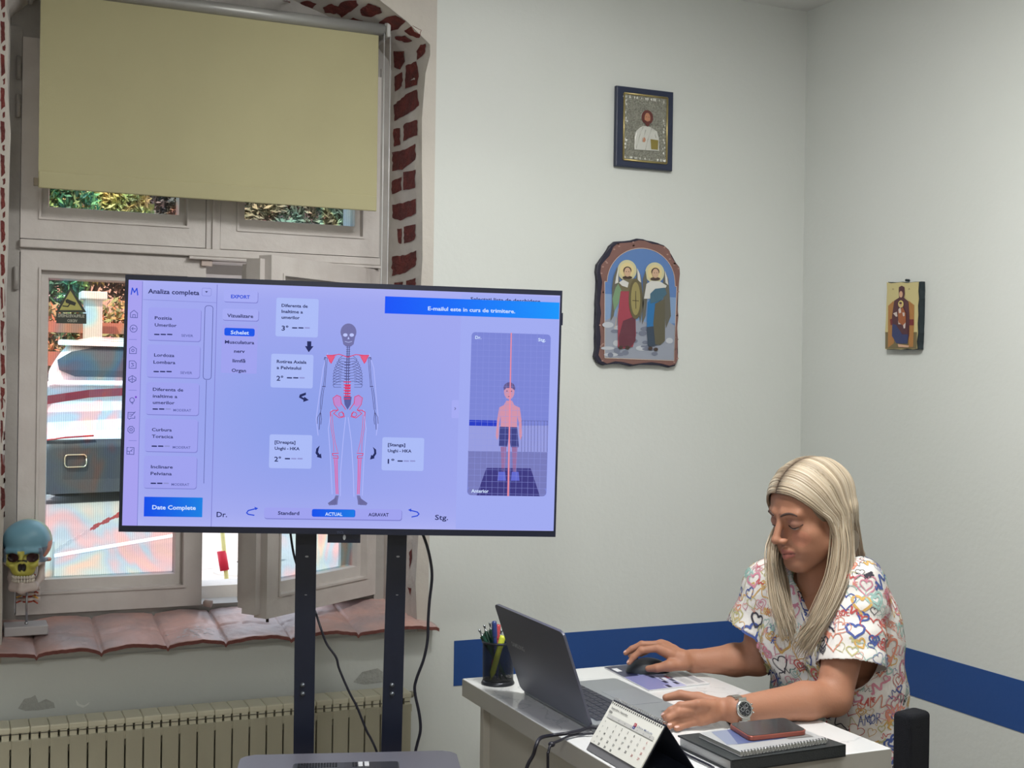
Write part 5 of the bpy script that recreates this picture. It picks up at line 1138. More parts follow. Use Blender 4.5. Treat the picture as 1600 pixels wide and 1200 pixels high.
# spiral notebook on it
nz = DS+0.0245
NB = [Vector((*at_z(1092, 1146, nz+.008)[:2], 0)), Vector((*at_z(1157, 1176, nz+.008)[:2], 0)), Vector((*at_z(1292, 1155, nz+.008)[:2], 0)), None]; NB[3] = NB[0]+(NB[2]-NB[1])
nt = thing('spiral_notebook', (1.39, -1.39, nz), 'grey spiral notebook with a blue printed corner, on the black planner', 'notebook')
b = MB(); b.prism(lev(NB, nz+.0003), (0, 0, .0012), .0003); b.prism(lev(NB, nz+.0085), (0, 0, .0008), .0002); b.build('cover', mat('notebook_cover', rgb(168, 170, 172), 0.35), nt)
b = MB()
for k in range(9): b.prism(lev(NB, nz+.0017+k*.00075, .012+.004*(k % 2)), (0, 0, .0006))
b.build('pages', mat('notebook_pages', rgb(188, 188, 182), 0.7), nt)
o_ = Vector((NB[0].x, NB[0].y, nz+.0094)); e1 = NB[3]-NB[0]; e2 = NB[1]-NB[0]; sn = Sheet(o_, e1, e2, (0, 0, 1))
sn.poly('b', [(.30, .05), (.95, .05), (.7, .75), (.12, .70)], .0003); sn.poly('g', [(.62, .35), (.9, .35), (.92, .85), (.66, .8)], .0006); sn.poly('c', [(.12, .05), (.3, .05), (.12, .70), (.02, .65)], .0003)
sn.build('b', 'blue_print', mat('nb_blue', rgb(84, 96, 138), .35), nt); sn.build('g', 'dark_print', mat('nb_grey', rgb(120, 120, 120), .35), nt); sn.build('c', 'pale_print', mat('nb_pale', rgb(128, 136, 160), .35), nt)
b = MB(); 
for k in range(28):
    t_ = (k+.5)/28; c_ = NB[1]+(NB[2]-NB[1])*t_; b.tube([Vector((c_.x, c_.y, nz+.0058))+Vector((0.0004*math.sin(a), .0055*math.cos(a), .0052*math.sin(a))) for a in np.linspace(-.4, PI*1.5, 12)], .0009, 5)
b.build('spiral', mat('spiral_wire', rgb(176, 176, 176)), nt)
# phone
pz = nz+.0101
PH = [Vector((*at_z(1138, 1131, pz+.008)[:2], 0)), Vector((*at_z(1171, 1152, pz+.008)[:2], 0)), Vector((*at_z(1262, 1142, pz+.008)[:2], 0)), None]; PH[3] = PH[0]+(PH[2]-PH[1])
ph = thing('smartphone', (1.43, -1.39, pz), 'smartphone in a copper red case lying on the spiral notebook', 'smartphone')
e1 = PH[3]-PH[0]; e2 = PH[1]-PH[0]; o_ = PH[0]
def php(u, v, z): p = o_+e1*u+e2*v; return Vector((p.x, p.y, z))
ru, rv = .012/e1.length, .012/e2.length
def prr(i): return [( (i/e1.length)+ (1-2*i/e1.length)*a, (i/e2.length)+(1-2*i/e2.length)*c) for a, c in [( (x), (y)) for x, y in [(q[0], q[1]) for q in [(min(max(p[0], 0), 1), min(max(p[1], 0), 1)) for p in [( (ru if cx == 0 else 1-ru)+ru*math.cos(t)*1, (rv if cy == 0 else 1-rv)+rv*math.sin(t)) for cx, cy, a0 in ((1, 1, 0), (0, 1, 90), (0, 0, 180), (1, 0, 270)) for t in [math.radians(a0+90*k/4) for k in range(5)]]]]]]
b = MB(); b.prism([php(u, v, pz+.0002) for u, v in prr(0)], (0, 0, .0088), .0015); b.build('case', mat('phone_case', rgb(150, 82, 70), 0.3, 0.3), ph)
b = MB(); b.prism([php(u, v, pz+.0090) for u, v in prr(.002)], (0, 0, .0007)); b.build('display', mat('phone_glass', rgb(46, 44, 48), 0.12), ph)
# cables over the desk edge
pd = lambda l_, dz=0.0045: [Vector((*at_z(x, y, DS+dz)[:2], DS+dz)) for x, y in l_]
def mixc(desk_pts, fall): return pd(desk_pts)+[Vector(at_t(x, y, t)) for x, y, t in fall]
cable('cable', [Vector((1.30, -1.150, DS+.006)), Vector((1.22, -1.150, DS+.006))]+pd([(925, 1137), (905, 1142), (885, 1146)], .012)+[Vector(at_t(862, 1149, 2.50)), Vector(at_t(845, 1153, 2.46)), Vector(at_t(838, 1164, 2.44)), Vector(at_t(833, 1180, 2.44)), Vector(at_t(823, 1200, 2.44)), Vector(at_t(812, 1250, 2.44)), Vector(at_t(810, 1400, 2.46))], 0.0036, 'thick black cable arching over the left desk edge by the laptop', n=10)
c2 = cable('cable', [Vector((1.28, -1.160, DS+.005)), Vector((1.21, -1.163, DS+.005))]+pd([(922, 1146), (905, 1147), (890, 1150)], .006)+[Vector(at_t(875, 1157, 2.46)), Vector(at_t(862, 1163, 2.43)), Vector(at_t(857, 1175, 2.42)), Vector(at_t(856, 1200, 2.42)), Vector(at_t(858, 1400, 2.44))], 0.0026, 'thin black cable with a knot beside the thick one at the desk edge', n=10)
b = MB(); b.ball(at_t(862, 1163, 2.43), 0.006, 12, 8, (1.2, 1, .9)); b.build('cable_knot', M_cab, c2)
cable('cable', pd([(1060, 1168), (1070, 1177), (1090, 1187), (1112, 1198)], .004)+[Vector((1.27, -1.442, DS+.002)), Vector((1.265, -1.446, DS-.05)), Vector((1.262, -1.447, 0.3))], 0.0024, 'thin black cable between the calendar and the black planner')

# tall black speaker beyond the near desk corner
sp = thing('tower_speaker', (1.61, -1.60, 0), 'slim black fabric tower speaker with rounded top beside the desk corner', 'speaker')
ST = 2.36; szt = at_t(1425, 1111, ST)[2]
q0, q1, q2 = Vector(at_t(1392, 1200, ST)), Vector(at_t(1421, 1200, ST-.035)), Vector(at_t(1455, 1200, ST+.005))
A = Vector((q0.x, q0.y, 0)); B_ = Vector((q1.x, q1.y, 0)); C_ = Vector((q2.x, q2.y, 0)); Dd = A+(C_-B_)
b = MB(); v = b.hexa([Vector((p.x, p.y, 0.012)) for p in (A, B_, C_, Dd)]+[Vector((p.x, p.y, szt)) for p in (A, B_, C_, Dd)])
r = bmesh.ops.bevel(b.bm, geom=[e for e in b.bm.edges], offset=0.010, segments=4, affect='EDGES', profile=0.5)
b.build('cabinet', mat('speaker_fabric', rgb(19, 21, 28), 0.85, bump=(900, .5), var=(700, rgb(12, 14, 20), .6), spec=.25), sp, smooth=True)
b = MB(); b.prism([Vector((p.x, p.y, 0.0)) for p in (A, B_, C_, Dd)], (0, 0, .012)); b.build('foot', mat('speaker_foot', rgb(26, 26, 28), .5), sp)

# ================================================================== SKULL MODEL
SX, SY = 0.190, 0.100; sbz = sill_z(0.19, 0.10)+0.0015
sk = thing('skull_model', (SX, SY, sbz), 'painted anatomical skull on a white base at the left of the sill', 'skull model')
yw = math.radians(-14)                                # turned a little towards the left of the room
fwd = Vector((math.sin(yw)*1.0, -math.cos(yw), 0)); lat = Vector((math.cos(yw), math.sin(yw), 0)); sc_ = 0.86
hc = Vector(at_y(42, 872, SY)); hc.z = at_y(42, 868, SY)[2]
def K(l, f, u): return np.array(hc+(lat*l+fwd*f+Vector((0, 0, u)))*sc_)
Bk = [tuple(lat), tuple(fwd), (0, 0, 1)]
g = SDF(np.array(hc)-[.11, .12, .14], np.array(hc)+[.11, .12, .12], 0.002)
e = lambda l, f, u, a, b_, c, k=.008, cut=False: g.ell(K(l, f, u), np.array([a, b_, c])*sc_, Bk, k, cut)
e(0, -.015, .04, .068, .088, .068, .01); e(0, .03, .055, .058, .045, .045, .02)
e(0, .055, -.028, .036, .022, .030, .014)
for s_ in (-1, 1): e(s_*.070, .030, .0, .010, .024, .020, .01, True)
for s_ in (-1, 1):
    g.cone(K(s_*.052, .045, -.006), K(s_*.064, -.005, -.012), .007*sc_, .006*sc_, .006); g.cone(K(s_*.030, .070, -.018), K(s_*.052, .045, -.010), .010*sc_, .009*sc_, .008)
    g.cone(K(s_*.010, .078, .020), K(s_*.046, .062, .022), .008*sc_, .007*sc_, .01); g.cone(K(s_*.048, .058, .020), K(s_*.050, .052, -.006), .006*sc_, .006*sc_, .006)
    e(s_*.027, .078, .002, .0185, .022, .0155, .004, True)
g.cone(K(0, .082, .010), K(0, .088, -.004), .006*sc_, .005*sc_, .006)
e(-.006, .085, -.026, .0082, .020, .0165, .003, True); e(.006, .085, -.026, .0082, .020, .0165, .003, True); e(0, .088, -.016, .0085, .016, .014, .003, True)
V, Fq = g.mesh(); V = relax(V, Fq, 1, .4)
L_ = (V-np.array(hc))/sc_; la, fa, ua = L_@np.array(lat), L_@np.array(fwd), L_[:, 2]
cols = np.tile(np.array(rgb(206, 192, 184)), (len(V), 1)); pal = lambda r, g_, b_: np.array(rgb(r, g_, b_))
cols[:] = pal(206, 194, 186)
par = fa < .012; cols[par & (ua > .02)] = pal(150, 168, 140)
cols[(fa >= .0) & (ua > .012)] = pal(112, 158, 178)
cols[(np.abs(la) > .050) & (fa < .025) & (ua < .045)] = pal(206, 128, 96)
cols[(np.abs(la) > .046) & (fa > .02) & (ua < .03) & (ua > -.012)] = pal(104, 120, 138)
cols[(ua <= .012) & (fa > .03) & (np.abs(la) <= .045)] = pal(190, 184, 84)
cols[(ua <= .024) & (fa > .062) & (np.abs(la) <= .010)] = pal(190, 184, 84)
for s_ in (-1, 1):
    d_ = ((la-s_*.027)/.0165)**2+((ua-.002)/.0135)**2; cols[(d_ < 1) & (fa < .066) & (fa > .02)] = pal(72, 44, 48)  # eye sockets: brown, with the shade of the hollows put into the colour
cols[(np.abs(la) < .014) & (ua < -.004) & (ua > -.041) & (fa < .071) & (fa > .03)] = pal(40, 34, 38)
me = npmesh('cranium', V, Fq); set_colors(me, cols); M_sk = mat('skull_paint', (1, 1, 1, 1), 0.42, attr='Col'); link('cranium', me, M_sk, sk, True)
g = SDF(np.array(hc)-[.10, .11, .15], np.array(hc)+[.10, .11, .05], 0.002)
jaw = [(-.043, .0, -.020), (-.042, .008, -.065), (-.030, .050, -.088), (0, .072, -.092), (.030, .050, -.088), (.042, .008, -.065), (.043, 0, -.020)]
for a, c in zip(jaw, jaw[1:]): g.cone(K(*a), K(*c), .0095*sc_, .0095*sc_, .008, flatn=None)
g.cone(K(-.030, .050, -.076), K(0, .070, -.076), .007*sc_, .007*sc_, .008); g.cone(K(0, .070, -.076), K(.030, .050, -.076), .007*sc_, .007*sc_, .008)
V, Fq = g.mesh(); V = relax(V, Fq, 1, .4); link('mandible', npmesh('mandible', V, Fq), mat('skull_bone', rgb(204, 190, 184), .45), sk, True)
b = MB()
for row, (zz, fo) in enumerate(((-.055, .076), (-.0655, .075))):
    for k in range(-5, 6):
        a = k*.27; x = .030*math.sin(a); f_ = fo-.030*(1-math.cos(a)); b.ball(K(x, f_-.001, zz), .0042*sc_, 8, 6, (1.0, .8, 1.35), Matrix((lat, -fwd, Vector((0, 0, 1)))).transposed())
b.build('teeth', mat('teeth', rgb(216, 208, 196), .3), sk)
b = MB(); c0 = Vector(K(0, -.02, -.06)); 
for k in range(5):
    z = hc.z-.060-k*.0135; b.mi = 0; b.ball((c0.x, c0.y, z), .014, 14, 8, (1.5, 1.2, .45)); b.tube([Vector((c0.x, c0.y, z))-lat*.028, Vector((c0.x, c0.y, z))+lat*.030], [.005, .006], 8)
    b.mi = 1; b.lathe([(.0001, -.002), (.0125, -.002), (.0125, .002), (.0001, .002)], (c0.x, c0.y, z-.0062), 16)
    b.mi = 2 if k % 2 else 1; b.tube([Vector((c0.x, c0.y, z-.004))+lat*.014+fwd*.004, Vector((c0.x, c0.y, z-.010))+lat*.027+fwd*.012], .0022, 6); b.tube([Vector((c0.x, c0.y, z-.004))-lat*.014, Vector((c0.x, c0.y, z-.008))-lat*.026+fwd*.010], .0022, 6)
b.mi = 1; b.tube([Vector((c0.x, c0.y, hc.z-.05))+lat*.017, Vector((c0.x, c0.y, hc.z-.11))+lat*.019+fwd*.004], .0022, 6)
b.build('cervical_spine', [mat('skull_bone', rgb(204, 190, 184)), mat('disc_red', rgb(170, 66, 44), .4), mat('nerve_yellow', rgb(210, 160, 70), .4)], sk)
b = MB(); rc = Vector(at_y(42, 960, SY-.03)); b.cyl((rc.x, SY-.012, sbz+.02), (rc.x, SY-.012, hc.z-.06), .0028, 12); b.ball((rc.x, SY-.012, sbz+.026), .005, 10, 6); b.build('rod', mat('rod_steel', rgb(180, 180, 184), .2, .9), sk)
b = MB(); bx0, bx1 = at_y(6, 995, SY-.035)[0], at_y(75, 995, SY-.035)[0]; b.box(bx0, bx1, SY-.045, SY+.035, sbz, sbz+.024, .003, 3); b.build('base', mat('skull_base', rgb(190, 186, 188), .4), sk)
# ================================================================== PERSON
def J(x, y, t): return np.array(at_t(x, y, t))
def JD(px_, py_, prev, dist, zg):
    """point on the sight line at a bone length from the previous joint (the one nearest height zg)"""
    d = ray(px_, py_); o = CAM-np.array(prev); A_ = d@d; B2 = 2*o@d; C2 = o@o-dist*dist; q = B2*B2-4*A_*C2
    if q < 0: t = -B2/(2*A_); p = CAM+d*t; v = p-prev; return prev+v/np.linalg.norm(v)*dist
    c = [CAM+d*((-B2+s*math.sqrt(q))/(2*A_)) for s in (-1, 1)]; return min(c, key=lambda p: abs(p[2]-zg))
fb = np.array([-.97, -.24, 0]); fb /= np.linalg.norm(fb); lb = np.array([-.24, .97, 0]); lb /= np.linalg.norm(lb); BB = [lb, fb, [0, 0, 1]]
CH_ = J(1304, 992, 2.93); AB = J(1310, 1095, 2.95); HP = J(1322, 1180, 2.97)
SL = J(1340, 917, 2.80); SR = J(1203, 915, 3.03)
EL = J(1302, 1090, 2.71); ER = J(1184, 1030, 3.05)
NB_ = J(1288, 922, 2.90)
HY = math.radians(184); HPI = math.radians(-13)
hf = np.array([math.cos(HY)*math.cos(HPI), math.sin(HY)*math.cos(HPI), math.sin(HPI)]); hl = np.array([-math.sin(HY), math.cos(HY), 0])
hl = np.array([math.sin(HY)*0+0, 0, 0])+np.cross([0, 0, 1], hf); hl /= np.linalg.norm(hl)   # her left (towards the camera)
hu = np.cross(hf, hl); HC = J(1269, 804, 2.84); HS = 1.0
def Hd(l, f, u): return HC+(hl*l+hf*f+hu*u)*HS
BH = [hl, hf, hu]
SKIN = rgb(162, 113, 88)
M_skin = mat('skin', SKIN, 0.6, attr='Col', bump=(220, 0.06), sss=0.08)
woman = thing('person', (HP[0], HP[1], 0), 'seated woman with long blonde hair, white heart-print top, one hand on a mouse', 'person')
# ---- head and neck
g = SDF(HC-[.13, .13, .22], HC+[.13, .13, .15], 0.002)
e = lambda l, f, u, a, b_, c, k=.01, cut=False: g.ell(Hd(l, f, u), np.array([a, b_, c])*HS, BH, k, cut)
cn = lambda a, b_, ra, rb, k=.008, cut=False: g.cone(Hd(*a), Hd(*b_), ra*HS, rb*HS, k, cut)
e(0, -.012, .040, .073, .092, .080, .01); e(0, .030, .040, .062, .058, .058, .02); e(0, .036, -.030, .058, .051, .074, .02)
cn((0, .066, -.094), (0, .060, -.088), .017, .018, .022)
for s in (-1, 1):
    cn((s*.052, .002, -.052), (s*.018, .062, -.092), .016, .016, .022); cn((s*.056, -.004, -.020), (s*.052, .002, -.052), .016, .016, .02)
    e(s*.041, .050, -.024, .019, .020, .017, .022); cn((s*.014, .086, .026), (s*.042, .074, .024), .009, .008, .014)
    e(s*.031, .098, .004, .017, .016, .0125, .012, True); e(s*.0315, .0735, .004, .0145, .0135, .0135, .004)
    e(s*.030, .066, -.058, .014, .014, .016, .016); e(s*.037, .040, -.052, .020, .022, .026, .022)
    # ear
    e(s*.072, -.008, -.006, .007, .016, .030, .004); e(s*.077, -.004, -.002, .005, .008, .014, .003, True)
cn((0, .086, .016), (0, .110, -.026), .0072, .0085, .010); e(0, .111, -.029, .0095, .0095, .0085, .006)
for s in (-1, 1): e(s*.0115, .099, -.033, .0065, .0100, .0068, .006); e(s*.006, .104, -.041, .0035, .005, .003, .002, True)
cn((-.018, .082, -.060), (0, .0915, -.0575), .0050, .0068, .006); cn((.018, .082, -.060), (0, .0915, -.0575), .0050, .0068, .006)
cn((-.015, .082, -.0685), (0, .0895, -.0700), .0050, .0075, .006); cn((.015, .082, -.0685), (0, .0895, -.0700), .0050, .0075, .006)
cn((-.024, .084, -.0640), (0, .1005, -.0638), .0014, .0016, .003, True); cn((.024, .084, -.0640), (0, .1005, -.0638), .0014, .0016, .003, True)
g.cone(Hd(0, -.018, -.045), NB_+fb*.005, .050, .054, .02); g.cone(Hd(0, .028, -.070), NB_+fb*.030+[0, 0, .01], .026, .028, .03)
Vh, Fh = g.mesh(); Vh = relax(Vh, Fh, 1, .4)
LH = ((Vh-HC)@np.array(BH).T)/HS; l_h, f_h, u_h = LH.T
colh = np.tile(np.array(SKIN), (len(Vh), 1))
def tint(mask, c, k=1.0): colh[mask] = colh[mask]*(1-k)+np.array(c)*k
lip = (np.abs(l_h) < .022) & (f_h > .078) & (np.abs(u_h+.064) < .0125-.30*np.abs(l_h)*1.0)
tint(lip, rgb(160, 92, 84), .8); tint((np.abs(l_h) < .024) & (f_h > .07) & (np.abs(u_h+.0639) < .0012), rgb(84, 44, 42), .8)  # lips, then the mouth line with the crease's shade put into the colour
for s in (-1, 1):
    d_ = ((l_h-s*.0315)/.0165)**2+((u_h-.006)/.0105)**2; tint((d_ < 1) & (f_h > .06), rgb(164, 118, 104), .5)
    d_ = ((l_h-s*.040)/.02)**2+((u_h+.03)/.018)**2; tint((d_ < 1) & (f_h > .03), rgb(196, 120, 100), .25)
parts = [(Vh, Fh, colh)]
# ---- hands and arms
def hand(g, W, mcps, fingers, thumb, k=.006):
    for m_ in mcps: g.cone(W, m_, .0145, .0098, .012)
    for a, b_ in zip(mcps, mcps[1:]): g.cone((np.array(a)+W)/2, (np.array(b_)+W)/2, .0125, .0125, .01)
    for a, b_ in zip(mcps, mcps[1:]): g.cone(np.array(a)*.8+np.array(W)*.2, np.array(b_)*.8+np.array(W)*.2, .0105, .0105, .008)
    for i, fg in enumerate(fingers):
        r = [.0092, .0082, .0074, .0062] if i < 3 else [.0080, .0072, .0065, .0056]
        for q in range(3): g.cone(fg[q], fg[q+1], r[q], r[q+1], .0028)
        g.ell(fg[1], [r[1]*1.06]*3, None, .003)
    for q, (ra, rb) in enumerate(((.0150, .0128), (.0125, .0102), (.0102, .0078))): g.cone(thumb[q], thumb[q+1], ra, rb, .008 if q < 2 else .003)
nails = []
def nail(tip, prev, up, wd=.0052):
    d = np.array(tip)-prev; d /= np.linalg.norm(d); u = np.array(up)-d*np.dot(up, d); u /= np.linalg.norm(u); nails.append((np.array(tip)+u*.0040-d*.0015, d, u, wd))
# left (near) arm
WL = np.array(at_z(1150, 1109, .786))
hW = WL+(np.array(at_z(1132, 1108, .784))-WL)
Lm = [JD(1091, 1100, hW, .074, .795), JD(1087, 1109, hW, .073, .790), JD(1089, 1118, hW, .069, .784), JD(1095, 1127, hW, .066, .776)]
def chain(m0, pts, lens, zs):
    o = [m0]
    for (x, y), L_2, z in zip(pts, lens, zs): o.append(JD(x, y, o[-1], L_2, z))
    return o
LF = [chain(Lm[0], [(1063, 1103), (1046, 1111), (1036, 1119)], (.036, .022, .017), (.795, .782, .768)),
      chain(Lm[1], [(1060, 1113), (1045, 1122), (1039, 1129)], (.038, .023, .017), (.792, .776, .763)),
      chain(Lm[2], [(1064, 1123), (1051, 1130), (1046, 1135)], (.034, .021, .016), (.786, .770, .760)),
      chain(Lm[3], [(1074, 1131), (1063, 1136), (1057, 1139)], (.028, .018, .014), (.776, .765, .759))]
LT = [np.array(at_z(1130, 1103, .786)), JD(1088, 1091, np.array(at_z(1130, 1103, .786)), .052, .79), None, None]
LT[2] = JD(1055, 1084, LT[1], .038, .79); LT[3] = JD(1031, 1092, LT[2], .030, .775)
g = SDF(np.minimum.reduce([WL, EL, SL, LF[0][3], LT[3]])-.07, np.maximum.reduce([WL, EL, SL, LF[0][3], LT[3]])+.07, 0.002)
g.cone(SL, EL, .046, .0385, .01); g.cone(EL, EL+(WL-EL)*.30, .0370, .0395, .012); g.cone(EL+(WL-EL)*.30, WL, .0395, .0260, .012); g.cone(WL, hW, .0255, .0215, .012)
hand(g, hW, Lm, LF, LT)
V, Fq = g.mesh(); V = relax(V, Fq, 1, .4); parts.append((V, Fq, np.tile(np.array(SKIN), (len(V), 1))))
for fg in LF[:4]: nail(fg[3], fg[2], (0, 0, 1))
nail(LT[3], LT[2], (0.2, -.2, 1), .0065)
# right (far) arm with the mouse
WR = np.array(at_z(1083, 1033, .784)); hW2 = np.array(at_z(1066, 1030, .792))
Rm = [JD(1027, 1013, hW2, .066, .815), JD(1030, 1007, hW2, .070, .818), JD(1034, 1006, hW2, .070, .812), JD(1040, 1008, hW2, .068, .802)]
RF = [chain(Rm[0], [(1000, 1016), (986, 1030), (981, 1038)], (.038, .024, .018), (.815, .80, .790)),
      chain(Rm[1], [(993, 1007), (975, 1019), (968, 1027)], (.042, .026, .018), (.815, .80, .788)),
      chain(Rm[2], [(998, 1014), (978, 1027), (970, 1034)], (.038, .026, .018), (.805, .79, .778)),
      chain(Rm[3], [(1006, 1016), (990, 1028), (982, 1034)], (.030, .020, .015), (.795, .78, .770))]
RTm = [np.array(at_z(1070, 1038, .782)), JD(1046, 1040, np.array(at_z(1070, 1038, .782)), .040, .780), None, None]
RTm[2] = JD(1026, 1044, RTm[1], .030, .775); RTm[3] = JD(1013, 1045, RTm[2], .022, .772)
g = SDF(np.minimum.reduce([WR, ER, SR, RF[1][3], RTm[3]])-.07, np.maximum.reduce([WR, ER, SR, RF[1][3], RTm[3]])+.07, 0.002)
g.cone(SR, ER, .046, .0385, .01); g.cone(ER, ER+(WR-ER)*.35, .0370, .038, .012); g.cone(ER+(WR-ER)*.35, WR, .038, .0255, .012); g.cone(WR, hW2, .0255, .0215, .012)
hand(g, hW2, Rm, RF, RTm)
V, Fq = g.mesh(); V = relax(V, Fq, 1, .4); parts.append((V, Fq, np.tile(np.array(SKIN), (len(V), 1))))
for fg in RF: nail(fg[3], fg[2], (0, 0, 1))
# ---- torso, hips, legs (mostly dressed or under the desk)
KL, KR = HP+fb*.43-lb*.11+[0, 0, -.03], HP+fb*.43+lb*.11+[0, 0, -.03]
hipL, hipR = HP-lb*.09+[0, 0, -.05], HP+lb*.09+[0, 0, -.05]
AL, AR = np.array([KL[0]+.08, KL[1], .09]), np.array([KR[0]+.08, KR[1], .09])
def torso(g, o, sleeves=False):
    g.ell(CH_, [.160+o, .108+o, .165+o], BB, .03); g.ell(AB, [.146+o*1.6, .112+o*1.6, .150+o], BB, .05); g.ell(HP, [.168+o, .130+o, .120+o], BB, .04)
    for s in (-1, 1): g.ell(CH_+fb*.070+lb*.068*s+[0, 0, -.022], [.062+o, .058+o, .064+o], BB, .03)
    g.cone(SL, SR, .048+o, .048+o, .04); g.cone(SL+(CH_-SL)*.15+[0, 0, -.02], CH_, .06+o, .09+o, .03); g.cone(SR+(CH_-SR)*.15+[0, 0, -.02], CH_, .06+o, .09+o, .03)
    g.cone(NB_+[0, 0, -.045], CH_, .058+o, .09, .04)
g = SDF([1.30, -1.45, 0.0], [2.30, -0.60, 1.15], 0.006)
torso(g, -.004)
for h_, k_, a_, in ((hipL, KL, AL), (hipR, KR, AR)): g.cone(h_, k_, .082, .056, .03); g.cone(k_, a_, .054, .036, .02); g.cone(a_+[0, 0, -.03], a_+fb*.14+[0, 0, -.05], .034, .026, .02)
V, Fq = g.mesh(); parts.append((V, Fq, np.tile(np.array(SKIN), (len(V), 1))))
Vs, Fs, Cs, off = [], [], [], 0
for v, f, c in parts: Vs.append(v); Fs.append(f+off); Cs.append(c); off += len(v)
me = npmesh('body', np.concatenate(Vs), np.concatenate(Fs)); set_colors(me, np.concatenate(Cs)); body = link('body', me, M_skin, woman, True)
# trousers and shoes
g = SDF([1.30, -1.45, 0.05], [2.30, -0.60, 0.80], 0.006)
g.ell(HP, [.176, .138, .125], BB, .04)
for h_, k_, a_, in ((hipL, KL, AL), (hipR, KR, AR)): g.cone(h_, k_, .090, .066, .03); g.cone(k_, a_, .064, .058, .02)
V, Fq = g.mesh(); link('trousers', npmesh('trousers', V, Fq), mat('trouser_cloth', rgb(104, 100, 104), .85), woman, True)
for a_ in (AL, AR):
    g = SDF(a_-[.25, .12, .12], a_+[.12, .12, .1], 0.004); g.cone(a_+[0, 0, -.045], a_+fb*.17+[0, 0, -.055], .040, .032, .02); g.cone(a_-fb*.03+[0, 0, -.05], a_+fb*.1+[0, 0, -.05], .036, .03, .02)
    V, Fq = g.mesh(); V[:, 2] = np.maximum(V[:, 2], 0.0005); link('shoe', npmesh('shoe', V, Fq), mat('shoe_white', rgb(210, 210, 208), .6), woman, True)
# ---- shirt
sdl = (EL-SL)/np.linalg.norm(EL-SL); sdr = (ER-SR)/np.linalg.norm(ER-SR)
HL_ = J(1332, 1042, 2.735); HR_ = J(1177, 993, 3.04)
g = SDF([1.55, -1.40, 0.56], [2.20, -0.65, 1.14], 0.0035)
torso(g, .010)
TD = g.D.copy()
g.cone(SL+[0, 0, .002], HL_, .058, .069, .02); g.cone(SL, HL_+(EL-HL_)*.25, .055, .064, .02); g.cone(SR+[0, 0, .002], HR_, .058, .066, .02); g.cone(HR_, HR_+(HR_-SR)*.3, .066, .068, .01)
dh = (HL_-SL)/np.linalg.norm(HL_-SL); g.cone(HL_, HL_+dh*.05, .069, .071, .01)
X_, Y_, Z_ = np.meshgrid(*g.ax, indexing='ij'); P4 = np.stack([X_, Y_, Z_], -1)
rel = P4-NB_; la = rel@lb; fa = rel@fb; za = rel[..., 2]
VB = J(1252, 978, 2.80); zv = VB[2]-NB_[2]; lv = (VB-NB_)@lb
vd = (np.abs(la-lv*.6)-(za-zv)*.50)*.85; vd = np.maximum(vd, -(fa+.01)); g.D = np.maximum(g.D, -vd)
g.cone(NB_+[0, 0, -.02], NB_+(HC-NB_)*.6, .060, .064, .004, True)
V, Fq = g.mesh(); V = relax(V, Fq, 3, .5)
def keepmask(V):
    m_ = np.ones(len(V), bool); ix = np.clip(np.round((V-g.lo)/g.h).astype(int), 0, g.n-1); sl_only = TD[tuple(ix.T)] > .007
    a = (V-HL_)@np.array(dh); near = np.linalg.norm(V-(HL_), axis=1) < .14
    nrm = np.array(J(1388, 1062, 2.80)-J(1283, 1030, 2.69)); nrm /= np.linalg.norm(nrm)
    n1 = dh-nrm*np.dot(dh, nrm); n1 /= np.linalg.norm(n1); outL = ((V-HL_)@n1 > 0.0) & near & (((V-EL)@lb) < .075); m_ &= ~(outL & sl_only)
    n2 = (HR_-SR)/np.linalg.norm(HR_-SR); n2 = n2+np.array([-.25, 0, 0]); n2 /= np.linalg.norm(n2); m_ &= ~(sl_only & ((V-HR_)@n2 > 0) & (np.linalg.norm(V-HR_, axis=1) < .13) & (((V-ER)@lb) > -.085))
    m_ &= V[:, 2] > .585
    return m_
# cloth folds: ridges running from the bust and the sleeves
fold = np.zeros(len(V))
for i, v in enumerate(V):
    q = v-CH_; a = q@lb; c = q[2]
    fold[i] = .0040*noise.noise((v[0]*9, v[1]*9, v[2]*26+a*12))+.0028*noise.noise((v[0]*30+5, v[1]*30, v[2]*12))
    if v[2] < CH_[2]-.03: fold[i] += .0045*math.sin(a*70+c*22+2*noise.noise((a*6, c*6, 1)))*min(1, (CH_[2]-.03-v[2])/.08)
    dl_ = np.linalg.norm(v-(SL+HL_)/2)
    if dl_ < .12: fold[i] += .0032*math.sin(((v-SL)@dh)*115+(v[0]+v[1])*14)*(1-dl_/.12)
me0 = npmesh('tmp', V, Fq); nv = np.empty(len(V)*3); me0.vertices.foreach_get('normal', nv); nv = nv.reshape(-1, 3); bpy.data.meshes.remove(me0)
V = V+nv*fold[:, None]; km = keepmask(V); Fk = Fq[km[Fq].all(1)]; used = np.unique(Fk); mp_ = -np.ones(len(V), int); mp_[used] = np.arange(len(used)); Vk = V[used]; Fk = mp_[Fk]
shirt = link('shirt', npmesh('shirt', Vk, Fk), mat('shirt_cotton', rgb(222, 218, 214), .8, bump=(700, .1)), woman, True)
mod = shirt.modifiers.new('thick', 'SOLIDIFY'); mod.thickness = .0016; mod.offset = -1
mod = shirt.modifiers.new('sm', 'SMOOTH'); mod.iterations = 5; mod.factor = .5
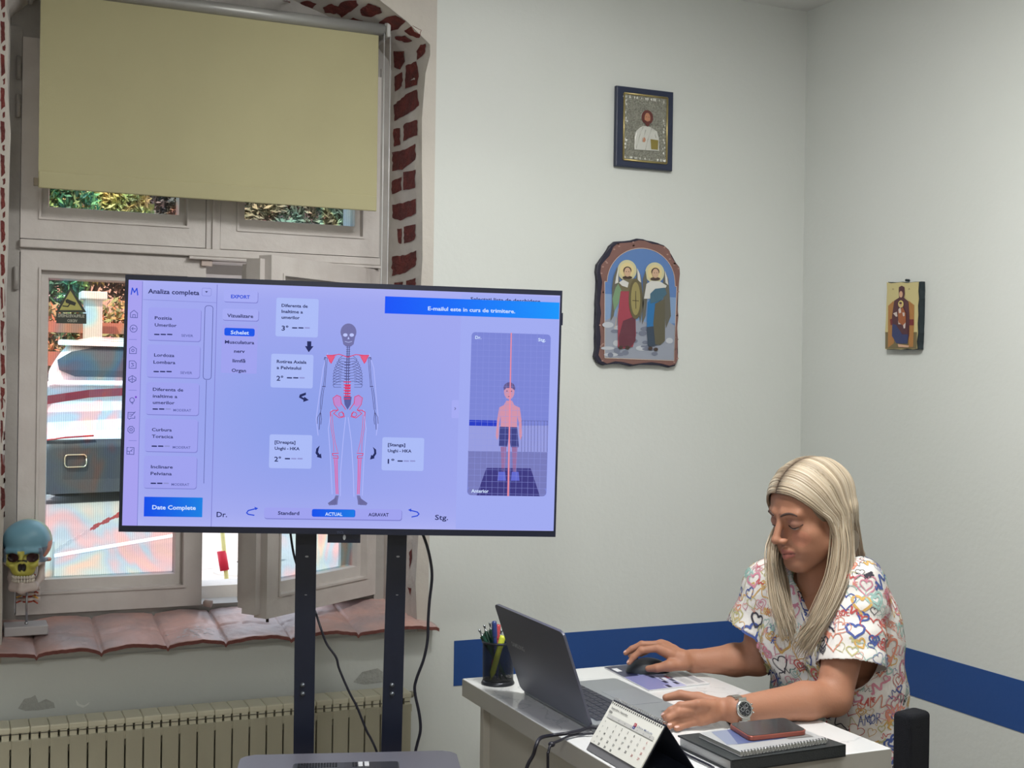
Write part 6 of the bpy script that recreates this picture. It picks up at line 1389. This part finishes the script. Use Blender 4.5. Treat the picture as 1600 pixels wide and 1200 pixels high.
# printed doodles: strokes laid on the cloth surface
bvc = BVHTree.FromPolygons([Vector(v) for v in Vk], [tuple(int(q) for q in f) for f in Fk])
cen = Vk[Fk].mean(1); rn = random.Random(12); placed = []
viewd = CAM
PAL = {'blue': (70, 88, 150), 'red': (184, 82, 80), 'pink': (200, 132, 150), 'black': (62, 60, 70), 'ochre': (200, 160, 90), 'teal': (150, 182, 176), 'olive': (184, 178, 128), 'coral': (206, 136, 116)}
pb_ = {k: MB() for k in PAL}
def heart(s, rn):
    w = rn.uniform(.85, 1.1); o = []
    for k in range(27):
        t = 2*PI*k/26+.2; o.append((s*w*.062*16*math.sin(t)**3*(1+.08*rn.uniform(-1, 1)), s*.062*(13*math.cos(t)-5*math.cos(2*t)-2*math.cos(3*t)-math.cos(4*t))))
    return o
GLY = {'L': [[(0, 1), (0, 0), (.6, 0)]], 'O': [[(.3+.3*math.cos(a), .5+.5*math.sin(a)) for a in np.linspace(0, 6.28, 10)]], 'V': [[(0, 1), (.3, 0), (.6, 1)]], 'E': [[(.6, 1), (0, 1), (0, 0), (.6, 0)], [(0, .5), (.5, .5)]],
       'C': [[(.6, .85), (.3, 1), (0, .6), (0, .3), (.3, 0), (.6, .15)]], 'U': [[(0, 1), (0, .2), (.3, 0), (.6, .2), (.6, 1)]], 'T': [[(0, 1), (.7, 1)], [(.35, 1), (.35, 0)]], 'A': [[(0, 0), (.3, 1), (.6, 0)], [(.12, .4), (.5, .4)]], 'M': [[(0, 0), (.1, 1), (.35, .3), (.6, 1), (.7, 0)]], 'I': [[(.1, 1), (.1, 0)]], 'R': [[(0, 0), (0, 1), (.5, .85), (.4, .5), (0, .5), (.6, 0)]]}
def strokes(word, s):
    o = []; x = -len(word)*.4
    for ch in word:
        for st_ in GLY[ch]: o.append([((x+a)*s, (b_-.5)*s*1.3) for a, b_ in st_])
        x += .8
    return o
tries = 0
while tries < 16000 and len(placed) < 900:
    tries += 1; i = rn.randrange(len(cen)); c = cen[i]; sz = rn.choice([.009, .012, .015, .019, .022]) if rn.random() < .85 else .027
    if any(np.linalg.norm(c-q) < (sz+r_)*.58 for q, r_ in placed): continue
    loc, nn, _, _ = bvc.find_nearest(Vector(c)); 
    if nn is None: continue
    placed.append((c, sz)); n_v = nn.normalized(); u = Vector((0, 0, 1))-n_v*n_v.z
    if u.length < .2: u = Vector((0, 1, 0))-n_v*n_v.y
    u.normalize(); r_v = u.cross(n_v).normalized(); a = rn.uniform(-.6, .6); r2_, u2_ = r_v*math.cos(a)+u*math.sin(a), u*math.cos(a)-r_v*math.sin(a)
    kind = rn.random(); key = rn.choice(list(PAL)); wd = rn.choice([.0007, .0011, .0016, .0024])*(sz/.017)**.5
    if kind < .60: sts = [heart(sz, rn)]; 
    elif kind < .76: sts = strokes(rn.choice(['LOVE', 'CUTE', 'AMOR', 'ME', 'LA']), sz*.8)
    else: ph_ = rn.uniform(0, 6); sts = [[(sz*(t-3)*.45, sz*.7*math.sin(t*2.6+ph_)*(.5+.5*math.sin(t))) for t in np.linspace(0, 6, 22)]]
    if kind < .68 and rn.random() < .3: sts.append([(x*.5, y*.5) for x, y in heart(sz, rn)])
    B = pb_[key].bm
    for st_ in sts:
        pts = []
        for j in range(len(st_)-1):
            for t in (0, .5): pts.append((st_[j][0]+(st_[j+1][0]-st_[j][0])*t, st_[j][1]+(st_[j+1][1]-st_[j][1])*t))
        pts.append(st_[-1]); P3 = []
        for x, y in pts:
            h = bvc.find_nearest(loc+r2_*x+u2_*y)
            if h[0] is None: continue
            nh = h[1] if h[1].dot(n_v) > 0 else n_v
            P3.append((h[0]+nh*.0011, nh))
        for j in range(len(P3)-1):
            (p, n0), (q, n1) = P3[j], P3[j+1]; d = q-p
            if d.length < 1e-5 or d.length > .02: continue
            s0 = d.cross(n0).normalized()*wd; s1 = d.cross(n1).normalized()*wd; ex = d*.15
            vs = [B.verts.new(p-s0-ex), B.verts.new(q-s1+ex), B.verts.new(q+s1+ex), B.verts.new(p+s0-ex)]; B.faces.new(vs)
for k, v in pb_.items():
    if len(v.bm.faces): v.build(k+'_print', mat('print_'+k, rgb(*PAL[k]), .85), shirt, fix=False)
# white V trim
b = MB()
for s in (-1, 1):
    pts = []
    for k in range(12):
        t = k/11; z = NB_[2]+zv+t*.085; w_ = (z-NB_[2]-zv)*.50*s+lv*.6
        o = Vector(NB_+lb*w_+fb*.25); o.z = z; h = bvc.ray_cast(o, Vector(-fb)); hh = bvc.find_nearest(Vector(NB_+lb*w_+fb*.09)+Vector((0, 0, z-NB_[2]))) 
        p = hh[0]; 
        if p is not None: pts.append(p+Vector(fb)*.001)
    if len(pts) > 3: b.tube(pts, .0026, 6)
b.build('neck_trim', mat('trim_white', rgb(216, 212, 206), .8), shirt)
# ---- face details
bvb = BVHTree.FromPolygons([Vector(v) for v in Vh], [tuple(int(q) for q in f) for f in Fh])
def onface(l, u, lift=.0006):
    o = Vector(Hd(l, .25, u)); h = bvb.ray_cast(o, Vector(-hf)); return (h[0]+Vector(hf)*lift) if h[0] else Vector(Hd(l, .09, u))
for s in (-1, 1):
    b = MB(); pts = [onface(s*x, u, .0006) for x, u in ((.012, .0225), (.020, .0265), (.030, .0290), (.040, .0275), (.048, .0225))]
    b.tube(spline(pts, 4), [.0012+.0014*math.sin(PI*min(1, .15+k/16*.85)) for k in range(17)], 6); b.build('eyebrow', mat('brow_hair', rgb(70, 50, 44), .8), woman)
    b = MB(); pts = [onface(s*x, u, .0005) for x, u in ((.017, -.0005), (.024, -.0045), (.032, -.0058), (.040, -.0040), (.047, .0005))]
    b.tube(spline(pts, 4), .0011, 6); b.build('eyelashes', mat('lash', rgb(40, 30, 30), .7), woman)
    b = MB(); pts = [onface(s*x, u, .0003) for x, u in ((.020, -.0052), (.027, -.0078), (.034, -.0082), (.042, -.0055))]; b.tube(spline(pts, 4), .0012, 6); b.build('eye_white', mat('eye_white', rgb(150, 140, 136), .3), woman)
b = MB()
for c, d, u, wd in nails:
    s_ = np.cross(d, u); mt = Matrix((Vector(d), Vector(s_), Vector(u))).transposed(); b.ball(c, 1.0, 10, 6, (.0062, wd, .0022), mt)
b.build('fingernails', mat('nails', rgb(214, 176, 166), .25), woman)
b = MB(); ec = Hd(.077, .002, -.040); b.tube([Vector(ec)+Vector(hf)*.006*math.cos(a)+Vector(hu)*(.009*math.sin(a)) for a in np.linspace(0, 2*PI, 14)], .0013, 6)
er = b.build('earring', mat('silver_ring', rgb(200, 200, 200), .2, .9)); tag(er, 'small silver hoop earring in the seated woman\'s ear', 'earring')
b = MB(); pts = []
for k in range(17):
    a = -1.0+2.0*k/16; o = Vector(NB_)+Vector(lb)*.085*math.sin(a)+Vector((0, 0, .02-.050*math.cos(a)*1.2)); h = bvb.find_nearest(o+Vector(fb)*.1); pts.append(h[0]+Vector(fb)*.001 if h[0] else o)
b.tube(pts, .0006, 5); nk = b.build('necklace', mat('gold_chain', rgb(190, 160, 100), .25, .9)); tag(nk, 'fine gold necklace around the seated woman\'s neck', 'necklace')
# ---- hair
g = SDF(HC-[.14, .14, .16], HC+[.14, .14, .15], 0.003)
g.ell(Hd(0, -.010, .038), [.077, .094, .081], BH, .01); g.ell(Hd(0, .020, .052), [.064, .062, .050], BH, .02); g.cone(Hd(0, -.045, -.01), Hd(0, -.050, -.07), .060, .055, .02)
g.ell(Hd(0, .114, -.024), [.092, .096, .110], BH, .006, True); g.cone(Hd(.05, .05, -.08), Hd(-.05, .05, -.08), .055, .055, .006, True)
V, Fq = g.mesh(); V = relax(V, Fq, 1, .5); capV, capF = V, Fq
rc = random.Random(4); HV, HF, HCc = [], [], []
def addlock(pts, rad, col, flat_=.5):
    n = 5; N = len(pts); a = None; base_ = len(HV)
    for i, p in enumerate(pts):
        t = (pts[min(i+1, N-1)]-pts[max(i-1, 0)]).normalized(); out = (p-Vector(HC)); out = (out-t*out.dot(t)).normalized(); b_ = t.cross(out)
        r = rad*(min(1, .35+i/4))*(1 if i < N*.6 else max(.15, 1-(i-N*.6)/(N*.4)*.9))
        for k in range(n): q = p+(b_*math.cos(2*PI*k/n)+out*math.sin(2*PI*k/n)*flat_)*r; HV.append(tuple(q)); HCc.append(col(i/(N-1)))
    for i in range(N-1):
        for k in range(n): HF.append((base_+i*n+k, base_+i*n+(k+1) % n, base_+(i+1)*n+(k+1) % n, base_+(i+1)*n+k))
ER_ = np.array([.080, .101, .088]); EC = np.array([0, -.005, .038])
def onell(p, k=1.0):
    q = (np.array(p)-EC)/ER_; return EC+q/np.linalg.norm(q)*ER_*k
GN = [[(1304, 850, 2.775), (1295, 900, 2.765), (1268, 960, 2.745), (1240, 1008, 2.735)], [(1319, 856, 2.765), (1313, 905, 2.750), (1290, 962, 2.735), (1256, 1012, 2.73)], [(1330, 856, 2.795), (1329, 895, 2.760), (1306, 948, 2.735), (1272, 1000, 2.73)]]
GB = [(1338, 850, 2.88), (1345, 890, 2.95), (1350, 940, 3.03), (1352, 980, 3.05)]
GFo = [[(1203, 850, 2.85), (1201, 895, 2.84), (1205, 945, 2.815), (1220, 995, 2.795)], [(1207, 862, 2.85), (1212, 900, 2.84), (1224, 945, 2.815), (1236, 992, 2.795)], [(1222, 872, 2.93), (1228, 905, 2.88), (1234, 945, 2.84), (1242, 985, 2.80)]]
def gint(Gs, k):
    x = k*(len(Gs)-1); i = min(int(x), len(Gs)-2); t = x-i; return [J(*(np.array(a)*(1-t)+np.array(b_)*t)) for a, b_ in zip(Gs[i], Gs[i+1])]
blonde = [rgb(198, 180, 154), rgb(182, 163, 138), rgb(214, 200, 178), rgb(164, 146, 122), rgb(190, 173, 150)]
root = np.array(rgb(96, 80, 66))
def mk(side, n):
    for q in range(n):
        k = (q+rc.random())/n; th = math.radians(20+k*130); lay = rc.random()
        p0 = onell((.006+side*.006, math.cos(th)+.0, .04+math.sin(th)), 1.0+.02*lay)
        fr = (.030 if side > 0 else .060)
        fs = fr+(-.093-fr)*k**.85; p_s = onell((side*.09*math.sqrt(max(.04, 1-(fs/.115)**2)), fs, -.012), 1.0+.05*lay)
        p_s[0] = side*(.083 if side > 0 else .080)*math.sqrt(max(.05, 1-((fs+.012)/.112)**2))*(1+.04*lay)
        ctl = [p0]
        for t in (.2, .42, .62, .80):
            m_ = p0*(1-t)+p_s*t+np.array([0, 0, .02*math.sin(PI*t)]); ctl.append(onell(m_, 1.0+.035*lay+.01))
        ctl = [Vector(Hd(*c)) for c in ctl]+[Vector(Hd(*p_s))]
        if side > 0:
            if k < .62: tail = gint(GN, min(1, k/.62))
            else: tail = [J(*c) for c in GB]
        else:
            if k < .6: tail = gint(GFo, min(1, k/.6))
            else: tail = [J(x-14*(1-k), y, t+.02) for x, y, t in GB]
        jx_, jy_, jz_ = rc.gauss(0, .0045), rc.gauss(0, .004), rc.gauss(0, .006)
        tail = [Vector(t_)+Vector((jx_*(1-.3*i/3), jy_, (0 if i < 3 else jz_*2+rc.uniform(-.014, .010)))) for i, t_ in enumerate(tail)]
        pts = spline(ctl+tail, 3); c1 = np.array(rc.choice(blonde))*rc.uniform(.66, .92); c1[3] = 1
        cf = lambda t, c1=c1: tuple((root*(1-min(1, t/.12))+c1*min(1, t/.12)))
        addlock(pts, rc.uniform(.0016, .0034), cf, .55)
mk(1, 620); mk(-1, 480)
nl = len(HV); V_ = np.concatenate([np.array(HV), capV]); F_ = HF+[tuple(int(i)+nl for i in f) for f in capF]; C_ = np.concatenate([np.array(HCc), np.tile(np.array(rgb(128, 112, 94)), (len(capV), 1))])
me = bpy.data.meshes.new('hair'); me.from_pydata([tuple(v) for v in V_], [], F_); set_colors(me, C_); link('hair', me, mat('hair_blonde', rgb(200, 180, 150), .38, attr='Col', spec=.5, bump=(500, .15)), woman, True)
# ---- wristwatch
WC = Vector(WL+(EL-WL)*-.005)-Vector((0, 0, .003)); axw = Vector(WL-EL).normalized(); toc = (Vector(CAM)-WC).normalized(); nw = (toc+Vector((0, 0, .05))); nw = (nw-axw*nw.dot(axw)).normalized(); sw = axw.cross(nw).normalized()
wt = thing('wristwatch', tuple(WC), 'steel chronograph watch with a dark round dial on the left wrist', 'wristwatch')
rw_ = .0300; M_steel = mat('watch_steel', rgb(190, 190, 186), .25, .9)
b = MB()
for k in range(26):
    a0_, a1_ = 2*PI*k/26+.02, 2*PI*(k+1)/26-.02; 
    if math.cos((a0_+a1_)/2) > .82: continue
    o = [WC+(nw*math.cos(a)+sw*math.sin(a))*r+axw*z for r in (rw_, rw_+.0028) for a in (a0_, a1_) for z in (-.009, .009)]
    b.hexa([o[0], o[2], o[3], o[1], o[4], o[6], o[7], o[5]])
b.build('band', M_steel, wt)
cw = WC+nw*(rw_-.001)
b = MB(); b.lathe([(.0001, 0), (.017, 0), (.0185, .002), (.0185, .006), (.0165, .0082), (.0145, .0076), (.0001, .0076)], cw, 36, nw)
for s in (-1, 1): b.hexa([cw+axw*x+sw*(s*y)+nw*h for h, yy in ((.001, 1), (.005, 1)) for x, y in ((-.009, .012), (.009, .012), (.009, .023), (-.009, .023))])
for s in (-.008, 0, .008): b.cyl(cw-axw*-.018*-1+sw*s+nw*.004, cw-axw*-.0215*-1+sw*s+nw*.004, .0018, 8)
b.build('watch_case', M_steel, wt)
b = MB(); b.lathe([(.0001, .0078), (.0143, .0078)], cw, 30, nw); b.build('dial', mat('watch_dial', rgb(40, 42, 46), .25), wt)
b = MB()
for x, y in ((.006, 0), (-.004, .006), (-.004, -.006)): b.lathe([(.0034, .0081), (.0040, .0083), (.0042, .0080)], cw+axw*x+sw*y, 16, nw)
for a in range(12): p = cw+(axw*math.cos(a*PI/6)+sw*math.sin(a*PI/6))*.0125+nw*.0081; b.ball(p, .0006, 6, 4)
b.tube([cw+nw*.0084, cw+nw*.0084+(axw*.5+sw*.8)*.009], .0004, 4); b.tube([cw+nw*.0084, cw+nw*.0084+(axw*-.9+sw*.3)*.007], .0004, 4)
b.build('dial_marks', mat('dial_mark', rgb(170, 172, 174), .3, .5), wt)
# ---- stool under her
stl = thing('office_stool', (HP[0], HP[1], 0), 'low office stool hidden under the seated woman', 'stool')
zs_ = float(HP[2]-.118)
b = MB(); b.lathe([(.0001, 0), (.17, 0), (.185, .012), (.185, .045), (.17, .058), (.0001, .062)], (HP[0]+.02, HP[1], zs_-.062), 36); b.build('seat', mat('stool_vinyl', rgb(40, 40, 44), .5), stl)
b = MB(); b.cyl((HP[0]+.02, HP[1], .08), (HP[0]+.02, HP[1], zs_-.06), .025, 16); b.build('column', mat('stool_steel', rgb(150, 150, 152), .3, .8), stl)
for k in range(5):
    a = 2*PI*k/5+.3; e_ = Vector((HP[0]+.02+.26*math.cos(a), HP[1]+.26*math.sin(a), .055)); b = MB(); b.tube([(HP[0]+.02, HP[1], .09), e_], [.02, .014], 8); b.ball((e_.x, e_.y, .026), .026, 12, 8); b.build('leg', mat('stool_base', rgb(34, 34, 36), .5), stl)
# ================================================================== OUTSIDE
GZ = 0.32
M_pave = mat('pavement', rgb(152, 142, 138), 0.85, bump=(30, 0.3), var=(1.2, rgb(132, 128, 128), 0.7))
b = MB(); b.box(-25, 40, 0.46, 60, GZ-0.2, GZ); struct(b.build('trim_4', M_pave))
# car: local x right, y forward, z up, rear at y=0
car = thing('car', (1.6, 9, GZ), 'white car parked outside, its rear corner seen through the left pane', 'car')
cy_, sy_ = math.cos(math.radians(14)), math.sin(math.radians(14))
P0 = at_t(50, 600, 11.0)
def CP(x, y, z): return Vector((P0[0]+x*cy_-y*sy_*-1, P0[1]-x*sy_*-1+y*cy_, GZ+max(1.264*z-.349, .09)))
def CPr(x, y, z): v = CP(x, y, 0); v.z = GZ+z; return v
M_car = mat('car_white', rgb(236, 238, 240), 0.25, coat=0.6); M_cgl = mat('car_glass', rgb(46, 58, 70), 0.08, spec=0.8); M_cdk = mat('car_plastic', rgb(58, 56, 60), 0.55); M_red = mat('tail_red', rgb(120, 34, 46), 0.2, coat=.5)
CW = 1.84
def loft(sections, name, m_, n_round=0, smooth=True):
    """sections: list of (y, x0, x1, z0, z1, r)"""
    bm_ = MB(); rings = []
    for y, x0, x1, z0, z1, r in sections: rings.append([bm_.bm.verts.new(CP(u, y, v)) for u, v in rrect(x0, z0, x1, z1, r, 5)])
    for r0, r1 in zip(rings, rings[1:]):
        for i in range(len(r0)): f = bm_.bm.faces.new((r0[i], r0[(i+1) % len(r0)], r1[(i+1) % len(r1)], r1[i])); f.smooth = smooth
    bm_.bm.faces.new(rings[0]); bm_.bm.faces.new(rings[-1][::-1]); return bm_.build(name, m_, car)
loft([(0.07, .10, CW-.10, .78, 1.08, .10), (0.0, .05, CW-.05, .70, 1.10, .13), (.05, .02, CW-.02, .55, 1.13, .16), (.5, 0, CW, .32, 1.14, .12), (2.2, 0, CW, .28, 1.08, .10), (3.2, .01, CW-.01, .28, 1.02, .12), (4.2, .08, CW-.08, .32, .88, .14), (4.4, .2, CW-.2, .40, .75, .14)], 'body', M_car)
loft([(.10, .12, CW-.12, 1.06, 1.24, .07), (.24, .15, CW-.15, 1.0, 1.34, .11), (.50, .17, CW-.17, 1.0, 1.42, .13), (1.6, .16, CW-.16, 1.0, 1.47, .13), (2.3, .16, CW-.16, 1.0, 1.42, .13), (3.2, .10, CW-.10, .98, 1.04, .03)], 'cabin', M_car)
loft([(0.45, .14, CW-.14, 1.385, 1.42, .016), (0.20, .18, CW-.18, 1.375, 1.405, .013)], 'spoiler', M_car)
b = MB()
rw = [(.36, 1.155), (.22, 1.20), (.19, 1.27), (.30, 1.33), (.50, 1.365), (CW-.50, 1.365), (CW-.30, 1.33), (CW-.19, 1.27), (CW-.22, 1.20), (CW-.36, 1.155)]
vv_ = [b.bm.verts.new(CP(x, .085+max(0, z-1.22)*1.25-.03, z)) for x, z in rw]
for i in range(1, 5): b.bm.faces.new([vv_[i-1], vv_[i], vv_[9-i], vv_[10-i]])
b.build('rear_window', M_cgl, car)
b = MB()
for s_ in (0, 1):
    X_ = (lambda x: x) if not s_ else (lambda x: CW-x)
    b.bm.faces.new([b.bm.verts.new(CP(X_(x), y, z)) for x, y, z in ((.148, .6, 1.12), (.148, 2.9, 1.08), (.160, 2.2, 1.36), (.148, .85, 1.36), (.146, .6, 1.26))])
b.build('side_windows', M_cgl, car)
b = MB()
for s_ in (0, 1):
    X_ = (lambda x: x) if not s_ else (lambda x: CW-x)
    a = [(-.004, .42, 1.00), (.012, .12, .955), (.07, .010, .955), (.5, -.014, 1.01), (.92, -.016, 1.03)]; c_ = [(-.004, .42, 1.02), (.012, .12, 1.00), (.07, .016, 1.015), (.5, -.010, 1.065), (.92, -.012, 1.085)]
    for i in range(4): b.face([CP(X_(a[i][0]), a[i][1]-.012, a[i][2]), CP(X_(a[i+1][0]), a[i+1][1]-.012, a[i+1][2]), CP(X_(c_[i+1][0]), c_[i+1][1]-.012, c_[i+1][2]), CP(X_(c_[i][0]), c_[i][1]-.012, c_[i][2])])
b.build('tail_light', M_red, car)
loft([(-.05, .16, CW-.16, .32, .66, .06), (-.03, .05, CW-.05, .28, .72, .09), (.3, -.012, CW+.012, .26, .62, .07)], 'rear_bumper', M_cdk)
b = MB()
for x in (.30, CW-.62): b.tube([CP(x+u, -.062, .53+v) for u, v in rrect(0, 0, .19, .085, .025, 3)+[rrect(0, 0, .19, .085, .025, 3)[0]]], .007, 6)
b.build('exhaust_trim', mat('chrome', rgb(200, 190, 170), .2, .9), car)
b = MB(); b.tube([CP(.10, -.042, .715), CP(.30, -.060, .735), CP(.55, -.058, .745)], .008, 6); b.tube([CP(CW-.10, -.042, .715), CP(CW-.30, -.060, .735), CP(CW-.55, -.058, .745)], .008, 6)
b.build('reflector_strip', mat('refl_red', rgb(176, 50, 50), .3), car)
for x in (.12, CW-.12):
    for y in (.95, 3.55):
        b = MB(); b.cyl(CPr(x-.11, y, .33), CPr(x+.11, y, .33), .33, 32); b.build('tyre', mat('tyre', rgb(30, 30, 32), .8), car)
        b = MB(); b.cyl(CPr(x-.115, y, .33), CPr(x+.115, y, .33), .21, 24); b.build('wheel_rim', mat('alloy', rgb(160, 162, 166), .3, .8), car)
# gate pillar, rail fence, hedge, trees
def ptx(px_, py_, t): return Vector(at_t(px_, py_, t))
TF = 15.0
pl_ = thing('gate_pillar', tuple(at_t(148, 600, TF)), 'grey rendered gate pillar with a cap behind the parked car', 'pillar')
a, c = at_t(132, 480, TF), at_t(160, 480, TF); zt = at_t(146, 468, TF)[2]
box('shaft', a[0], c[0], a[1]-.1, a[1]+.15, GZ, zt, mat('pillar_render', rgb(168, 172, 170), .85, bump=(20, .3)), pl_)
box('cap', a[0]-.05, c[0]+.05, a[1]-.15, a[1]+.20, zt, zt+.09, mat('pillar_cap', rgb(190, 192, 190), .8), pl_, .01)
fe_ = thing('rail_fence', tuple(at_t(100, 600, 15.3)), 'low wall and rails behind the parked car, on both sides of the grey pillar', 'fence')
M_rail = mat('fence_wood', rgb(150, 100, 82), .8); M_low = mat('low_wall', rgb(178, 150, 120), .9, bump=(12, .4), var=(3, rgb(140, 120, 100), .7))
yy = at_t(100, 600, 15.3)[1]
for z0, z1 in ((1.95, 2.08), (1.55, 1.72)): box('rail', -3, 9, yy, yy+.06, z0, z1, M_rail, fe_)
box('low_wall', -3, 9, yy-.02, yy+.18, GZ, 1.30, M_low, fe_)
for k in range(9): box('fence_post', -2.6+k*1.35, -2.5+k*1.35, yy+.06, yy+.16, GZ, 2.15, M_rail, fe_)
def foliage(name, label, c, r, n, cols, seed, trunk=None, leaf=.075):
    rn = random.Random(seed); t = thing(name, (c[0], c[1], GZ), label, 'tree' if 'tree' in name else 'hedge'); b = MB()
    for k in range(n):
        while True:
            p = Vector((rn.uniform(-1, 1), rn.uniform(-1, 1), rn.uniform(-1, 1)))
            if .35 < p.length < 1: break
        q = Vector((c[0]+p.x*r[0], c[1]+p.y*r[1], c[2]+p.z*r[2])); d = Vector((rn.gauss(0, 1), rn.gauss(0, 1), rn.gauss(0, 1))).normalized(); e = d.orthogonal().normalized(); s_ = leaf*rn.uniform(.6, 1.4)
        b.mi = rn.randrange(len(cols)); b.face([q-d*s_, q+e*s_*.4, q+d*s_, q-e*s_*.4])
    b.build('foliage', [mat('leaf_%d_%d_%d' % k_, rgb(*k_), .7) for k_ in cols], t, fix=False)
    b = MB(); zc = c[2]; b.tube([(c[0], c[1], GZ), (c[0]+.05, c[1], zc*.5), (c[0]-.05, c[1], zc)], [r[0]*.07+.05, .06+r[0]*.04, .04], 8)
    for k in range(5): a = k*1.3; b.tube([(c[0], c[1], zc*.55), (c[0]+math.cos(a)*r[0]*.6, c[1]+math.sin(a)*r[1]*.6, zc+.1*k)], [.05, .02], 6)
    b.build('trunk', mat('bark', rgb(92, 76, 66), .9), t)
G_T = None
foliage('broadleaf_tree', 'green leafy tree behind the fence, seen in the left half of the upper left pane', (0.72, 17.4, 3.6), (1.5, .35, 1.5), 10000, [(84, 148, 104), (120, 160, 96), (60, 110, 84)], 1)
foliage('broadleaf_tree', 'yellow green leafy tree behind the fence, seen in the middle of the upper left pane', (2.0, 18.6, 4.2), (1.1, .45, 1.3), 8500, [(196, 178, 104), (170, 170, 96), (210, 196, 130)], 2)
foliage('broadleaf_tree', 'dark brown leaved tree at the right of the upper left pane', (3.4, 19.9, 4.2), (1.4, .45, 1.8), 10000, [(120, 96, 84), (96, 84, 80), (140, 110, 96)], 3)
foliage('broadleaf_tree', 'dull green tree seen in the upper right pane', (5.4, 17.6, 3.8), (1.9, .6, 1.8), 14000, [(120, 134, 108), (96, 112, 90), (140, 150, 120)], 4)
foliage('broadleaf_tree', 'green tree right of the dull green one in the upper right pane', (8.6, 19.2, 4.0), (2.0, .6, 2.0), 3000, [(104, 128, 96), (84, 110, 84)], 8)
foliage('hedge', 'mixed autumn coloured hedge behind the rail fence', (2.5, 16.1, 1.6), (4.8, .4, .95), 20000, [(150, 128, 84), (120, 130, 84), (186, 120, 84), (98, 104, 72)], 5, leaf=.07)
# house front across the street behind the trees
ho = thing('house', (4, 24, GZ), 'pale pink house front across the street behind the trees', 'house')
box('wall', -8, 18, 24, 30, GZ, 5.2, mat('far_house_wall', rgb(200, 168, 154), .9, var=(1, rgb(180, 150, 140), .5)), ho)
for k in range(7):
    x = -5+k*3.2; w_o = box('window', x, x+1.1, 23.93, 24.0, 1.5, 3.1, mat('far_window_frame', rgb(220, 216, 210), .6), ho); box('pane', x+.1, x+1.0, 23.90, 23.93, 1.6, 3.0, mat('far_pane', rgb(70, 80, 92), .2), w_o)
b = MB(); b.prism([(-8.4, 23.5, 5.2), (18.4, 23.5, 5.2), (18.4, 27, 7.6), (-8.4, 27, 7.6)], (0, 0, .15)); b.build('roof', mat('far_roof', rgb(140, 84, 70), .9), ho)
# barrier tape and a painted line on the paving
tp = []
for k, (x, y) in enumerate(((78, 866), (100, 852), (124, 838), (150, 822), (182, 806), (215, 788), (300, 740), (380, 700))): tp.append(at_t(x, y, 6.0+k*.2))
b = MB()
P_ = spline(tp, 6)
for i in range(len(P_)-1):
    b.mi = 0 if i > len(P_)*.36 else 1; w = Vector((0, 0, .010+.004*math.sin(i*1.9))); b.hexa([P_[i]-w, P_[i+1]-w, P_[i+1]-w+Vector((0, .002, 0)), P_[i]-w+Vector((0, .002, 0)), P_[i]+w, P_[i+1]+w, P_[i+1]+w+Vector((0, .002, 0)), P_[i]+w+Vector((0, .002, 0))])
tag(b.build('barrier_tape', [mat('tape_red', rgb(206, 60, 60), .5), mat('tape_white', rgb(236, 226, 222), .5)]), 'red and white barrier tape stretched across outside the left pane', 'tape')
for k, (x, y) in enumerate(((78, 866), (380, 700))):
    p = at_t(x, y, 6.0+k*7*.2); b = MB(); b.cyl((p[0], p[1], GZ), (p[0], p[1], p[2]+.06), .02, 10); b.lathe([(.16, 0), (.16, .03), (.03, .06)], (p[0], p[1], GZ), 16); tag(b.build('barrier_post', mat('post_grey', rgb(150, 150, 150), .6)), ('grey post holding the left end of the barrier tape', 'grey post holding the far end of the barrier tape behind the television')[k], 'post')
a, c = at_z(60, 874, GZ), at_z(300, 833, GZ); d_ = Vector((c[0]-a[0], c[1]-a[1], 0)).normalized(); n2 = Vector((-d_.y, d_.x, 0))*.05; A = Vector((a[0], a[1], GZ+.001)); C_ = Vector((c[0], c[1], GZ+.001))
b = MB(); b.prism([A-n2-d_*3, C_-n2+d_*3, C_+n2+d_*3, A+n2-d_*3], (0, 0, .006)); tag(b.build('painted_line', mat('line_white', rgb(240, 240, 240), .6)), 'white painted line on the paving below the parked car', 'painted line')
# red sleeve on a yellow pole just outside the open casement
pz0 = Vector(at_t(348, 876, 4.6)); bp = thing('marker_pole', (pz0.x, pz0.y, GZ), 'thin yellow pole with a red sleeve standing outside the open casement', 'pole')
tt = Vector(at_t(343, 780, 4.6)); bb_ = Vector(at_t(354, 905, 4.6)); dd = (bb_-tt).normalized(); bot_ = tt+dd*((tt.z-GZ)/-dd.z)
b = MB(); b.cyl(bot_, tt, .008, 10); b.build('pole', mat('pole_yellow', rgb(226, 220, 150), .6), bp)
s0, s1 = Vector(at_t(346, 861, 4.6)), Vector(at_t(351, 891, 4.6)); b = MB(); b.cyl(s0, s1, .0165, 16); b.build('sleeve', mat('sleeve_red', rgb(214, 24, 60), .5), bp)
